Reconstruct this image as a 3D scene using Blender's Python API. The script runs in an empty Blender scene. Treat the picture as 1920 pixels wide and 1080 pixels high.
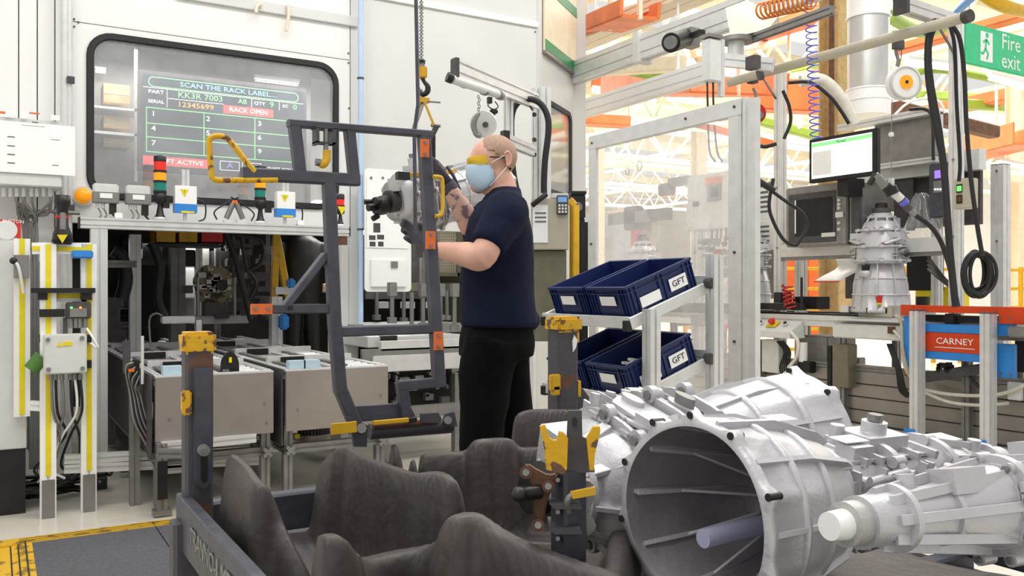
import bpy, bmesh, math, random
from mathutils import Vector, Matrix
random.seed(7)
S = bpy.context.scene
C = S.collection
PI = math.pi
# ------------------------------------------------------------------ camera, world, lamps, exposure
FPX = 1630.0
YAW = math.radians(30.75)
SY, CY = math.sin(YAW), math.cos(YAW)
EYE = 1.2
cam_d = bpy.data.cameras.new('camera'); cam_d.sensor_width = 36; cam_d.lens = 36 * FPX / 1920
cam_d.clip_start = 0.05; cam_d.clip_end = 200
cam = bpy.data.objects.new('camera', cam_d); C.objects.link(cam)
cam.location = (0, 0, EYE); cam.rotation_euler = (PI / 2, 0, -YAW)
S.camera = cam
w = bpy.data.worlds.new('world'); S.world = w; w.use_nodes = True
bg = w.node_tree.nodes['Background']; bg.inputs[0].default_value = (1.0, 0.99, 0.97, 1); bg.inputs[1].default_value = .72
def area(name, loc, size, power, rot=(0, 0, 0), col=(1, 0.98, 0.95), sy=None):
    l = bpy.data.lights.new(name, 'AREA'); l.energy = power; l.size = size; l.color = col
    if sy: l.shape = 'RECTANGLE'; l.size_y = sy
    o = bpy.data.objects.new(name, l); C.objects.link(o); o.location = loc; o.rotation_euler = rot
    return o
area('hall_lamp', (1.0, 3.4, 5.8), 4.0, 105, sy=.8)
area('hall_lamp', (-1.5, 0.3, 5.8), 5.0, 110, sy=.8)
area('hall_lamp', (5.2, 2.5, 6.0), 5.0, 170, sy=.8)
for i_ in range(3):
    for j_ in range(3): area('hall_lamp', (11 + 10 * i_, 9 + 13 * j_, 7.1), 7.0, 1000, sy=6.0)
area('cell_lamp', (1.6, 6.7, 2.95), 2.2, 42, sy=0.4)
area('machine_fill', (1.0, 8.6, 1.6), 1.8, 26, sy=0.5)  # unseen fill lights added to brighten the machinery, here and next line
area('machine_fill', (3.0, 7.6, 2.0), 1.0, 24, sy=0.5)
S.view_settings.view_transform = 'Standard'; S.view_settings.look = 'None'
S.view_settings.gamma = 1.0; S.view_settings.use_curve_mapping = False
S.view_settings.exposure = 0.12
# ------------------------------------------------------------------ from photograph pixels to places in the hall (u = X runs along the cell wall, v = Y away from it)
def ray(px, py):
    r = (px - 960) / FPX
    return Vector((SY + CY * r, CY - SY * r, (540 - py) / FPX))
O = Vector((0, 0, EYE))
def D_(px, py, d): return O + ray(px, py) * d
def V_(px, py, v): r = ray(px, py); return O + r * (v / r.y)
def U_(px, py, u): r = ray(px, py); return O + r * (u / r.x)
def Z_(px, py, z): r = ray(px, py); return O + r * ((z - EYE) / r.z)
# ------------------------------------------------------------------ materials
M = {}
def hx(h): 
    c = [int(h[i:i + 2], 16) / 255 for i in (0, 2, 4)]
    return tuple((x / 12.92 if x < .04045 else ((x + .055) / 1.055) ** 2.4) for x in c)
def mat(n, h, rough=.5, metal=0, var=.06, scale=12, bump=0, bscale=60, emit=0, trans=0, alpha=1, second=None, thresh=.6, stretch=None, spec=.5):
    m = bpy.data.materials.new(n); m.use_nodes = True; nt = m.node_tree; b = nt.nodes['Principled BSDF']
    c = hx(h)
    b.inputs['Roughness'].default_value = rough; b.inputs['Metallic'].default_value = metal
    b.inputs['Specular IOR Level'].default_value = spec
    tc = nt.nodes.new('ShaderNodeTexCoord'); co = tc.outputs['Object']
    if stretch:
        mp = nt.nodes.new('ShaderNodeMapping'); mp.inputs['Scale'].default_value = stretch
        nt.links.new(co, mp.inputs[0]); co = mp.outputs[0]
    nz = nt.nodes.new('ShaderNodeTexNoise'); nz.inputs['Scale'].default_value = scale; nz.inputs['Detail'].default_value = 4
    nt.links.new(co, nz.inputs['Vector'])
    rp = nt.nodes.new('ShaderNodeValToRGB')
    if second:
        s = hx(second)
        rp.color_ramp.elements[0].position = thresh; rp.color_ramp.elements[1].position = min(1, thresh + .06)
        rp.color_ramp.elements[0].color = (*c, 1); rp.color_ramp.elements[1].color = (*s, 1)
    else:
        rp.color_ramp.elements[0].position = .3; rp.color_ramp.elements[1].position = .7
        rp.color_ramp.elements[0].color = (*[max(0, x * (1 - var * 2)) for x in c], 1)
        rp.color_ramp.elements[1].color = (*[min(1, x * (1 + var)) for x in c], 1)
    nt.links.new(nz.outputs['Fac'], rp.inputs[0]); nt.links.new(rp.outputs[0], b.inputs['Base Color'])
    if bump:
        n2 = nt.nodes.new('ShaderNodeTexNoise'); n2.inputs['Scale'].default_value = bscale
        nt.links.new(tc.outputs['Object'], n2.inputs['Vector'])
        bp = nt.nodes.new('ShaderNodeBump'); bp.inputs['Strength'].default_value = bump; bp.inputs['Distance'].default_value = .01
        nt.links.new(n2.outputs['Fac'], bp.inputs['Height']); nt.links.new(bp.outputs[0], b.inputs['Normal'])
    if emit:
        b.inputs['Emission Color'].default_value = (*c, 1); b.inputs['Emission Strength'].default_value = emit
    if trans: b.inputs['Transmission Weight'].default_value = trans
    if alpha < 1: b.inputs['Alpha'].default_value = alpha
    M[n] = m
    return m
def glassmat(n, h, base=.12, haze=.0, rough=.05):
    m = bpy.data.materials.new(n); m.use_nodes = True; nt = m.node_tree; nt.nodes.clear()
    o = nt.nodes.new('ShaderNodeOutputMaterial'); t = nt.nodes.new('ShaderNodeBsdfTransparent'); g = nt.nodes.new('ShaderNodeBsdfGlossy')
    d = nt.nodes.new('ShaderNodeBsdfDiffuse'); d.inputs[0].default_value = (*hx(h), 1)
    g.inputs['Roughness'].default_value = rough; g.inputs[0].default_value = (*hx(h), 1)
    fr = nt.nodes.new('ShaderNodeMath'); fr.operation = 'POWER'; fr.inputs[1].default_value = 4
    lw = nt.nodes.new('ShaderNodeLayerWeight'); nt.links.new(lw.outputs['Facing'], fr.inputs[0])
    ad = nt.nodes.new('ShaderNodeMath'); ad.operation = 'ADD'; ad.inputs[1].default_value = base
    nt.links.new(fr.outputs[0], ad.inputs[0])
    mx = nt.nodes.new('ShaderNodeMixShader'); nt.links.new(ad.outputs[0], mx.inputs[0])
    m2 = nt.nodes.new('ShaderNodeMixShader'); tl = nt.nodes.new('ShaderNodeBsdfTranslucent'); tl.inputs[0].default_value = (*hx(h), 1)
    ds = nt.nodes.new('ShaderNodeMixShader'); nt.links.new(d.outputs[0], ds.inputs[1]); nt.links.new(tl.outputs[0], ds.inputs[2])
    nz = nt.nodes.new('ShaderNodeTexNoise'); nz.inputs['Scale'].default_value = 2.5; nz.inputs['Detail'].default_value = 5
    tc = nt.nodes.new('ShaderNodeTexCoord'); nt.links.new(tc.outputs['Object'], nz.inputs['Vector'])
    mu = nt.nodes.new('ShaderNodeMath'); mu.operation = 'MULTIPLY'; mu.inputs[1].default_value = haze * 2
    nt.links.new(nz.outputs['Fac'], mu.inputs[0]); nt.links.new(mu.outputs[0], m2.inputs[0])
    nt.links.new(t.outputs[0], m2.inputs[1]); nt.links.new(ds.outputs[0], m2.inputs[2])
    nt.links.new(m2.outputs[0], mx.inputs[1]); nt.links.new(g.outputs[0], mx.inputs[2])
    nt.links.new(mx.outputs[0], o.inputs[0])
    M[n] = m
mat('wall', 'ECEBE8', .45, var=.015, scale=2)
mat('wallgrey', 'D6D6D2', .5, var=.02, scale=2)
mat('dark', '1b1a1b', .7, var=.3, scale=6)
mat('darkgrey', '4a4748', .6, var=.15)
mat('steel', '9c9792', .38, .75, var=.07, scale=3, bump=.04, bscale=30)
mat('sheet', 'a39a92', .42, .6, var=.07, scale=2.5, bump=.03, bscale=20)
mat('alu', 'd8d8d6', .4, .3, var=.04)
mat('alud', '8d8b88', .45, .5, var=.08)
mat('cast', 'c9c8cb', .42, .45, var=.05, scale=9, bump=.1, bscale=120)
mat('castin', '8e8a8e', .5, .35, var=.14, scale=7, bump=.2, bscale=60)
mat('castfar', 'b9b7b5', .5, .3, var=.12, scale=9, bump=.2)
mat('castdirty', '8a7d60', .6, .4, second='3a352c', scale=14, thresh=.5)
mat('black', '151515', .45, var=.2)
mat('rubber', '1d1d1f', .6, var=.1)
mat('frame', '4b4c56', .48, .2, var=.12, scale=18, bump=.15, bscale=40)
mat('framerust', '4d4c50', .55, .2, second='6b4a35', scale=9, thresh=.62, bump=.2, bscale=40)
mat('dunnage', '443d3a', .5, var=.16, scale=7, bump=.35, bscale=25)
mat('yellow', 'd9a81a', .45, var=.08)
mat('yellowworn', 'd9a70c', .5, second='6a4a38', scale=38, thresh=.55, bump=.2)
mat('tape', 'e6d316', .5, var=.05)
mat('white', 'f2f2f0', .4, var=.01)
mat('paper', 'f6f6f4', .7, var=.01)
mat('boxgrey', 'd5d6d2', .45, var=.03)
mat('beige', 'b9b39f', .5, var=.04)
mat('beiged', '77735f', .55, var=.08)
mat('cream', 'e9dcc0', .5, var=.04)
mat('red', 'cf2a20', .4, var=.05)
mat('redlens', 'd8281c', .25, emit=.25)
mat('amberlens', 'f09a12', .25, emit=.35)
mat('greenlens', '0c7d6c', .25, emit=.08)
mat('orangered', 'd2420f', .4, var=.04)
mat('orange', 'e8702a', .45, var=.05)
mat('orangeduct', 'ee8048', .5, var=.12, scale=3)
mat('blue', '2f86d6', .45, var=.05)
mat('bluelight', '7fb0e8', .45, var=.05)
mat('paleblue', 'b4ccd6', .5, var=.03)
mat('pipeblue', 'b9d0ea', .35, var=.03)
mat('navybin', '16275a', .42, var=.10, scale=5)
mat('green', '2f8a5c', .5, var=.04)
mat('greenpipe', '8fae3a', .5)
mat('exitgreen', '35b27a', .4, emit=.25)
mat('floor', 'd8d2c4', .22, var=.05, scale=2.2, bump=.02)
mat('mat', '55555a', .75, var=.12, scale=60, bump=.5, bscale=180)
mat('matedge', 'd2a51c', .6, second='8a6a20', scale=14, thresh=.55)
mat('skin', 'd9a893', .5, var=.06, scale=10)
mat('hair', 'ab8b78', .8, var=.1, scale=120)
mat('tattoo', 'c9a191', .5, second='7a6468', scale=34, thresh=.55)
mat('shirt', '141a31', .9, spec=.2, var=.12, scale=8, bump=.3, bscale=14)
mat('trouser', '0b0b0c', .95, spec=.15, var=.15, scale=8, bump=.3, bscale=12)
mat('glove', '4c4852', .8, second='7b5560', scale=18, thresh=.6)
mat('mask', 'b6d0e2', .7, var=.03, bump=.1)
mat('lens', 'e8c20a', .15, alpha=.85)
mat('sleeve', 'c4c6e4', .25, alpha=.8, var=.02)
mat('chain', '8a8a88', .4, .7)
mat('screen', '33414a', .3, var=.25, scale=3, emit=.18)
mat('screenlit', 'f3f6f3', .4, emit=.9)
mat('glowgreen', '86e08a', .4, emit=.7)
mat('glowgreen2', '6df06a', .4, emit=.8)
mat('glowblue', '7fc8f2', .4, emit=.7)
mat('gloworange', 'f2a54a', .4, emit=.7)
mat('glowred', 'e2544c', .4, emit=.5)
mat('glowwhite', 'ffffff', .4, emit=1.0)
mat('glowpurple', '9a7be0', .4, emit=.7)
mat('lamp', 'ffffff', .4, emit=3)
mat('wood', 'c9ab78', .6, var=.1)
mat('redcoil', 'c0201c', .4)
mat('bluecoil', '5a62c8', .4)
mat('orangecoil', 'c8701c', .45)
mat('hosewhite', 'd9d5c8', .5)
mat('olive', '4e7a32', .6)
mat('duct', 'c9c9c6', .35, .5, var=.12, scale=4, stretch=(1, 1, .3))
mat('roofdeck', 'efe6d2', .6, var=.05)
mat('rust', '6a4a36', .7, .2, var=.2)
mat('printgrey', '6b6b6b', .6); mat('printdark', '2b2b2b', .6); mat('printblue', '2444c8', .5)
glassmat('glass', 'f0f2f4', .08, .11)
glassmat('plexi', 'ffffff', .03, .24, .02)
glassmat('clear', 'e8eaf0', .15, .15)
# ------------------------------------------------------------------ mesh builder
def basis(d, up=None):
    d = d.normalized(); up = Vector(up) if up is not None else (Vector((0, 0, 1)) if abs(d.z) < .95 else Vector((0, 1, 0)))
    x = up.cross(d)
    if x.length < 1e-5: x = Vector((1, 0, 0)).cross(d)
    x.normalize(); y = d.cross(x).normalized()
    return x, y, d
def smooth_path(pts, n=6):
    pts = [Vector(p) for p in pts]
    if len(pts) < 3: return pts
    P = [pts[0] * 2 - pts[1]] + pts + [pts[-1] * 2 - pts[-2]]
    out = []
    for i in range(1, len(P) - 2):
        for k in range(n):
            t = k / n; a, b, c, d = P[i - 1], P[i], P[i + 1], P[i + 2]
            out.append(.5 * ((2 * b) + (c - a) * t + (2 * a - 5 * b + 4 * c - d) * t * t + (3 * b - a - 3 * c + d) * t ** 3))
    out.append(pts[-1]); return out
class MB:
    def __init__(s): s.v = []; s.f = []; s.sm = []
    def add(s, vs, fs, sm=False):
        n = len(s.v); s.v += [tuple(p) for p in vs]
        for f in fs: s.f.append([i + n for i in f]); s.sm.append(sm)
        return s
    def box2(s, a, b):
        x0, x1 = sorted((a[0], b[0])); y0, y1 = sorted((a[1], b[1])); z0, z1 = sorted((a[2], b[2]))
        return s.add([(x0,y0,z0),(x1,y0,z0),(x1,y1,z0),(x0,y1,z0),(x0,y0,z1),(x1,y0,z1),(x1,y1,z1),(x0,y1,z1)],
              [(0,3,2,1),(4,5,6,7),(0,1,5,4),(1,2,6,5),(2,3,7,6),(3,0,4,7)])
    def box(s, c, d): return s.box2([c[i] - d[i] / 2 for i in range(3)], [c[i] + d[i] / 2 for i in range(3)])
    def ext(s, a, b, poly, up=None, cap=True):
        a = Vector(a); b = Vector(b); x, y, d = basis(b - a, up); n = len(poly)
        vs = [a + x * p[0] + y * p[1] for p in poly] + [b + x * p[0] + y * p[1] for p in poly]
        fs = [(i, (i + 1) % n, n + (i + 1) % n, n + i) for i in range(n)]
        if cap: fs += [tuple(range(n))[::-1], tuple(range(n, 2 * n))]
        return s.add(vs, fs)
    def bar(s, a, b, w, h=None, up=None, ch=.12):
        h = h or w; c = ch * min(w, h); W, H = w / 2, h / 2
        return s.ext(a, b, [(-W+c,-H),(W-c,-H),(W,-H+c),(W,H-c),(W-c,H),(-W+c,H),(-W,H-c),(-W,-H+c)], up)
    def prof(s, a, b, w=.045, h=None, up=None, slots=(1, 1)):
        h = h or w; W, H = w / 2, h / 2; g = .006; dp = .008; P = []
        def side(p, q, k):
            p = Vector(p); q = Vector(q); t = (q - p).normalized(); nrm = Vector((-t.y, t.x)); L = (q - p).length
            P.append(p)
            for i in range(k):
                m = p + t * (L * (i + .5) / k)
                P.extend([m - t * g, m - t * g + nrm * dp, m + t * g + nrm * dp, m + t * g])
        side((-W, -H), (W, -H), slots[0]); side((W, -H), (W, H), slots[1]); side((W, H), (-W, H), slots[0]); side((-W, H), (-W, -H), slots[1])
        return s.ext(a, b, [(p.x, p.y) for p in P], up)
    def cyl(s, a, b, r, n=16, r2=None, cap=True):
        a = Vector(a); b = Vector(b); x, y, d = basis(b - a); r2 = r if r2 is None else r2
        vs = []
        for c, rr in ((a, r), (b, r2)):
            vs += [c + (x * math.cos(2*PI*i/n) + y * math.sin(2*PI*i/n)) * rr for i in range(n)]
        s.add(vs, [(i, (i + 1) % n, n + (i + 1) % n, n + i) for i in range(n)], True)
        if cap: s.add(vs, [tuple(range(n))[::-1], tuple(range(n, 2 * n))])
        return s
    def tube(s, pts, r, n=8, sm=6):
        pts = smooth_path(pts, sm) if sm else [Vector(p) for p in pts]
        rs = r if isinstance(r, (list, tuple)) else None
        vs = []; x = None
        for i, p in enumerate(pts):
            d = (pts[min(i + 1, len(pts) - 1)] - pts[max(i - 1, 0)])
            if d.length < 1e-9: d = Vector((0, 0, 1))
            d.normalize()
            if x is None: x, y, _ = basis(d)
            else:
                x = (x - d * x.dot(d))
                x = x.normalized() if x.length > 1e-6 else basis(d)[0]
                y = d.cross(x)
            if rs:
                t = i / (len(pts) - 1) * (len(rs) - 1); k = min(int(t), len(rs) - 2); rr = rs[k] + (rs[k + 1] - rs[k]) * (t - k)
            else: rr = r
            vs += [p + (x * math.cos(2*PI*j/n) + y * math.sin(2*PI*j/n)) * rr for j in range(n)]
        m = len(pts); fs = [(i*n+j, i*n+(j+1) % n, (i+1)*n+(j+1) % n, (i+1)*n+j) for i in range(m-1) for j in range(n)]
        s.add(vs, fs, True); s.add(vs[:n], [tuple(range(n))[::-1]]); s.add(vs[-n:], [tuple(range(n))])
        return s
    def lathe(s, prof, o, ax=(0, 0, 1), n=24, sm=True):
        o = Vector(o); x, y, d = basis(Vector(ax)); vs = []
        for r, h in prof: vs += [o + d * h + (x * math.cos(2*PI*j/n) + y * math.sin(2*PI*j/n)) * r for j in range(n)]
        m = len(prof); return s.add(vs, [(i*n+j, i*n+(j+1) % n, (i+1)*n+(j+1) % n, (i+1)*n+j) for i in range(m-1) for j in range(n)], sm)
    def prism(s, pts, vec):
        pts = [Vector(p) for p in pts]; vec = Vector(vec); n = len(pts)
        return s.add(pts + [p + vec for p in pts], [tuple(range(n))[::-1], tuple(range(n, 2*n))] + [(i, (i+1) % n, n+(i+1) % n, n+i) for i in range(n)])
    def ring(s, outer, inner, vec):
        n = len(outer); vec = Vector(vec); o = [Vector(p) for p in outer]; i_ = [Vector(p) for p in inner]
        vs = o + i_ + [p + vec for p in o] + [p + vec for p in i_]; fs = []
        for k in range(n):
            j = (k + 1) % n
            fs += [(k, j, n+j, n+k), (2*n+k, 3*n+k, 3*n+j, 2*n+j), (k, 2*n+k, 2*n+j, j), (n+k, n+j, 3*n+j, 3*n+k)]
        return s.add(vs, fs)
    def ball(s, c, r, n=12, m=8, sc=(1, 1, 1)):
        c = Vector(c); vs = []; 
        for i in range(m + 1):
            a = PI * i / m
            vs += [c + Vector((math.sin(a)*math.cos(2*PI*j/n)*sc[0], math.sin(a)*math.sin(2*PI*j/n)*sc[1], math.cos(a)*sc[2])) * r for j in range(n)]
        return s.add(vs, [(i*n+j, (i+1)*n+j, (i+1)*n+(j+1) % n, i*n+(j+1) % n) for i in range(m) for j in range(n)], True)
    def loft(s, secs, cap=True, sm=True):
        n = len(secs[0]); vs = [p for q in secs for p in q]; m = len(secs)
        s.add(vs, [(i*n+j, i*n+(j+1) % n, (i+1)*n+(j+1) % n, (i+1)*n+j) for i in range(m-1) for j in range(n)], sm)
        if cap: s.add(secs[0], [tuple(range(n))[::-1]]); s.add(secs[-1], [tuple(range(n))])
        return s
    def bu(s, x0, y0, x1, y1, u, t):     # a box whose front faces -u, from its upper left and lower right corners in view
        a = U_(x0, y0, u); b = U_(x1, y1, u); return s.box2((u, a.y, a.z), (u + t, b.y, b.z))
    def bv(s, x0, y0, x1, y1, v, t):
        a = V_(x0, y0, v); b = V_(x1, y1, v); return s.box2((a.x, v, a.z), (b.x, v + t, b.z))
    def build(s, name, m, parent=None, loc=None, bev=0):
        me = bpy.data.meshes.new(name); me.from_pydata(s.v, [], s.f); me.validate()
        if len(me.polygons) == len(s.sm): me.polygons.foreach_set('use_smooth', s.sm)
        bm = bmesh.new(); bm.from_mesh(me); bmesh.ops.recalc_face_normals(bm, faces=bm.faces)
        if bev:
            bmesh.ops.remove_doubles(bm, verts=bm.verts, dist=1e-5)
            bmesh.ops.bevel(bm, geom=[e for e in bm.edges if len(e.link_faces) == 2 and e.calc_face_angle(0) > .6], offset=bev, segments=2, affect='EDGES', clamp_overlap=True)
        bm.to_mesh(me); bm.free()
        me.materials.append(M[m] if isinstance(m, str) else m)
        o = bpy.data.objects.new(name, me); C.objects.link(o)
        if parent: o.parent = parent; o.matrix_parent_inverse = parent.matrix_basis.inverted()
        return o
def remesh(o, vox=.01, it=3, disp=0, dscale=.1):
    r = o.modifiers.new('r', 'REMESH'); r.mode = 'VOXEL'; r.voxel_size = vox; r.use_smooth_shade = True
    if it:
        sm = o.modifiers.new('s', 'SMOOTH'); sm.factor = .5; sm.iterations = it
    if disp:
        t = bpy.data.textures.new('fold', 'CLOUDS'); t.noise_scale = dscale
        d = o.modifiers.new('d', 'DISPLACE'); d.texture = t; d.strength = disp; d.texture_coords = 'LOCAL'
    bpy.context.view_layer.update()
    dg = bpy.context.evaluated_depsgraph_get(); me = bpy.data.meshes.new_from_object(o.evaluated_get(dg))
    mt = o.data.materials[0]; o.modifiers.clear(); o.data = me
    if not me.materials: me.materials.append(mt)
    return o
def tag(o, label=None, cat=None, group=None, kind=None):
    if label: o['label'] = label
    if cat: o['category'] = cat
    if group: o['group'] = group
    if kind: o['kind'] = kind
    return o
def thing(name, label, cat, loc=(0, 0, 0), group=None):
    o = bpy.data.objects.new(name, None); o.empty_display_size = .1; C.objects.link(o); o.location = loc
    return tag(o, label, cat, group)
def struct(o): o['kind'] = 'structure'; return o
def sroot(name, loc=(0, 0, 0)):
    o = bpy.data.objects.new(name, None); C.objects.link(o); o.location = loc; o['kind'] = 'structure'; return o
def copy_tree(o, parent=None):
    c = o.copy(); C.objects.link(c)
    if parent: c.parent = parent
    for ch in [x for x in bpy.data.objects if x.parent == o]: copy_tree(ch, c)
    return c
def text(s, loc, xd, yd, size, m, parent, name='lettering', sx=1, al='CENTER', depth=.0008):
    cu = bpy.data.curves.new(name, 'FONT'); cu.body = s; cu.size = size; cu.align_x = al; cu.align_y = 'CENTER'; cu.extrude = depth; cu.resolution_u = 2
    t = bpy.data.objects.new('t', cu); C.objects.link(t)
    bpy.context.view_layer.update()
    me = bpy.data.meshes.new_from_object(t.evaluated_get(bpy.context.evaluated_depsgraph_get())); bpy.data.objects.remove(t)
    xd = Vector(xd).normalized(); yd = Vector(yd).normalized(); n = xd.cross(yd)
    mt = Matrix((xd, yd, n)).transposed().to_4x4(); mt.translation = Vector(loc)
    me.transform(mt @ Matrix.Diagonal((sx, 1, 1, 1)))
    me.materials.clear(); me.materials.append(M[m])
    o = bpy.data.objects.new(name, me); C.objects.link(o)
    if parent: o.parent = parent; o.matrix_parent_inverse = parent.matrix_basis.inverted()
    return o
def rrect(x0, x1, z0, z1, r, n=6):
    P = []
    for cx, cz, a in ((x1 - r, z1 - r, 0), (x0 + r, z1 - r, 90), (x0 + r, z0 + r, 180), (x1 - r, z0 + r, 270)):
        for k in range(n + 1):
            t = math.radians(a + 90 * k / n); P.append((cx + r * math.cos(t), cz + r * math.sin(t)))
    return P
def wiggle(a, b, sag=.1, n=4, j=.02):
    a = Vector(a); b = Vector(b); P = []
    for i in range(n + 1):
        t = i / n; p = a.lerp(b, t); p.z -= sag * 4 * t * (1 - t)
        if 0 < i < n: p += Vector((random.uniform(-j, j), random.uniform(-j, j), random.uniform(-j, j)))
        P.append(p)
    return P
def coil(a, b, r, turns, wr, m=None, n=10):
    m = m or MB(); a = Vector(a); b = Vector(b); x, y, d = basis(b - a); L = (b - a).length; P = []
    for i in range(int(turns * n) + 1):
        t = i / (turns * n); P.append(a + d * L * t + (x * math.cos(2*PI*i/n) + y * math.sin(2*PI*i/n)) * r)
    return m.tube(P, wr, 5, 0)
# ================================================================== THE SETTING
WV = 6.07
HI = 4.6
fl = struct(MB().box2((-6, -3, -.1), (45, 60, 0)).build('floor', 'floor'))
# left wall: tall flat panels
wl = sroot('wall_left', (-1, WV, 0))
xs = [V_(p, 300, WV).x for p in (35, 70, 103, 134)]
prev = -4.0
for x in xs:
    MB().box2((prev + .003, WV, 0), (x - .003, WV + .06, HI)).build('panel', 'wall', wl, bev=.002); prev = x
MB().box2((-4, WV + .06, 0), (xs[-1], WV + .09, HI)).build('backing', 'darkgrey', wl)
# cell wall
UA = xs[-1]; UB = V_(672, 300, WV).x; UC = V_(1012, 300, WV).x
wb = sroot('wall_back', (UA, WV, 0))
w0 = V_(169, 200, WV).x; w1 = V_(629, 250, WV).x; wz1 = V_(205, 69, WV).z; wz0 = V_(240, 370, WV).z
zs = V_(150, 42, WV).z; zb = V_(160, 418, WV).z; zt2 = V_(690, 428, WV).z
MB().box2((UA + .003, WV, zs + .003), (UB - .06, WV + .06, HI)).build('panel', 'wall', wb, bev=.002)
R = rrect(w0, w1, wz0, wz1, .13); Rin = rrect(w0 + .02, w1 - .02, wz0 + .02, wz1 - .02, .11)
pa, pb, pc, pd = UA + .003, UB - .062, zb, zs - .003
def clampout(p, cx, cz):
    # the point of the panel's edge in the same direction
    dx, dz = p[0] - cx, p[1] - cz
    ts = []
    if dx > 1e-6: ts.append((pb - cx) / dx)
    if dx < -1e-6: ts.append((pa - cx) / dx)
    if dz > 1e-6: ts.append((pd - cz) / dz)
    if dz < -1e-6: ts.append((pc - cz) / dz)
    t = min(ts); return (cx + dx * t, cz + dz * t)
cxw, czw = (w0 + w1) / 2, (wz0 + wz1) / 2
Rn = []
for k in range(len(R)):
    a, b = R[k], R[(k + 1) % len(R)]
    d = math.hypot(a[0] - b[0], a[1] - b[1]); m_ = max(1, int(d / .05))
    for q in range(m_): Rn.append((a[0] + (b[0] - a[0]) * q / m_, a[1] + (b[1] - a[1]) * q / m_))
corners = [(pa, pc), (pb, pc), (pb, pd), (pa, pd)]
outer = [clampout(p, cxw, czw) for p in Rn]
for c in corners:
    k = min(range(len(outer)), key=lambda i: (outer[i][0] - c[0]) ** 2 + (outer[i][1] - c[1]) ** 2); outer[k] = c
MB().ring([(x, WV, z) for x, z in outer], [(x, WV, z) for x, z in Rn], (0, .06, 0)).build('window_panel', 'wall', wb)
MB().box2((V_(655, 300, WV).x, WV, 0), (UB, WV + .06, HI)).build('pillar', 'wallgrey', wb, bev=.003)
MB().box2((V_(640, 500, WV).x, WV + .01, 0), (V_(655, 500, WV).x, WV + .3, zb)).build('jamb', 'wallgrey', wb, bev=.003)
# upper panels and trim of the right bay
zr = V_(690, 0, WV).z
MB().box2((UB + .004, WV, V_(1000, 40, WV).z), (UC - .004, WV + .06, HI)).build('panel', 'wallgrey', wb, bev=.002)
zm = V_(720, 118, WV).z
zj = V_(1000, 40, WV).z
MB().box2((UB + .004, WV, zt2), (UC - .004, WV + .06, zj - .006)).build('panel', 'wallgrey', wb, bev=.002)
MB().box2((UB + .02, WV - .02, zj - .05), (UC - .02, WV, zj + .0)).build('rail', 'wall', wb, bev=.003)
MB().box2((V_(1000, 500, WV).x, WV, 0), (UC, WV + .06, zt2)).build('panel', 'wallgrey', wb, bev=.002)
MB().box2((V_(330, 2, WV).x, WV - .025, V_(420, -8, WV).z), (UB - .01, WV, V_(420, 12, WV).z)).build('rail', 'wallgrey', wb, bev=.003)
t = MB()
for px, py in ((139, 36), (139, 50), (147, 42), (653, 100), (653, 118), (654, 203), (1003, 45), (1003, 60)):
    p = V_(px, py, WV); t.cyl((p.x, WV - .008, p.z), (p.x, WV + .002, p.z), .006, 8)
t.build('rivet', 'darkgrey', wb)['kind'] = 'stuff'
# corner wall turned away
wc = sroot('wall_corner', (UC, WV, 0))
E0 = Vector((UC, WV, 0)); dc = Vector((.793, .608, 0)); nc = Vector((.608, -.793, 0)); LC = .93
def cpt(t, z, o=0): p = E0 + dc * t + nc * o; return Vector((p.x, p.y, z))
def csolve(px, py):
    r = ray(px, py); # intersect with plane through E0, normal nc
    k = (E0 - O).dot(nc) / r.dot(nc); p = O + r * k
    return (p - E0).dot(dc), p.z
ww = [csolve(1021, 185), csolve(1070, 216), csolve(1021, 350), csolve(1070, 362)]
cu0, cu1 = ww[0][0], ww[1][0]; cz1 = (ww[0][1] + ww[1][1]) / 2; cz0 = csolve(1045, 364)[1]
def cbox(m, t0, t1, z0, z1, o0, o1):
    P = [cpt(t0, z0, o0), cpt(t1, z0, o0), cpt(t1, z0, o1), cpt(t0, z0, o1)]; return m.prism(P, (0, 0, z1 - z0))
for a in ((0.01, cu0, 0, HI), (cu1, LC, 0, HI), (cu0, cu1, cz1, HI), (cu0, cu1, 0, cz0)):
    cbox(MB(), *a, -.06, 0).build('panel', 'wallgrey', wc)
cbox(MB(), -.03, .03, 0, HI, -.03, .01).build('corner_strip', 'wallgrey', wc)
w2 = sroot('window_2', cpt(cu0, cz0))
def crr(ins, r): return [cpt(x, z, .0) for x, z in rrect(cu0 + ins, cu1 - ins, cz0 + ins, cz1 - ins, r)]
MB().ring([p + nc * .012 for p in crr(-.015, .09)], [p + nc * .012 for p in crr(.025, .06)], -nc * .05).build('window_frame', 'rubber', w2)
MB().prism(crr(.02, .06), -nc * .006).build('pane', 'glass', w2)
cbox(MB(), .0, LC - .2, 1.2, 3.0, -.6, -.55).build('lining', 'wallgrey', w2)
# side return of the cell beyond the corner
struct(MB().box2((E0 + dc * LC).to_tuple(), (4.75, 10.5, HI)).build('wall_right', 'wallgrey'))
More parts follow.
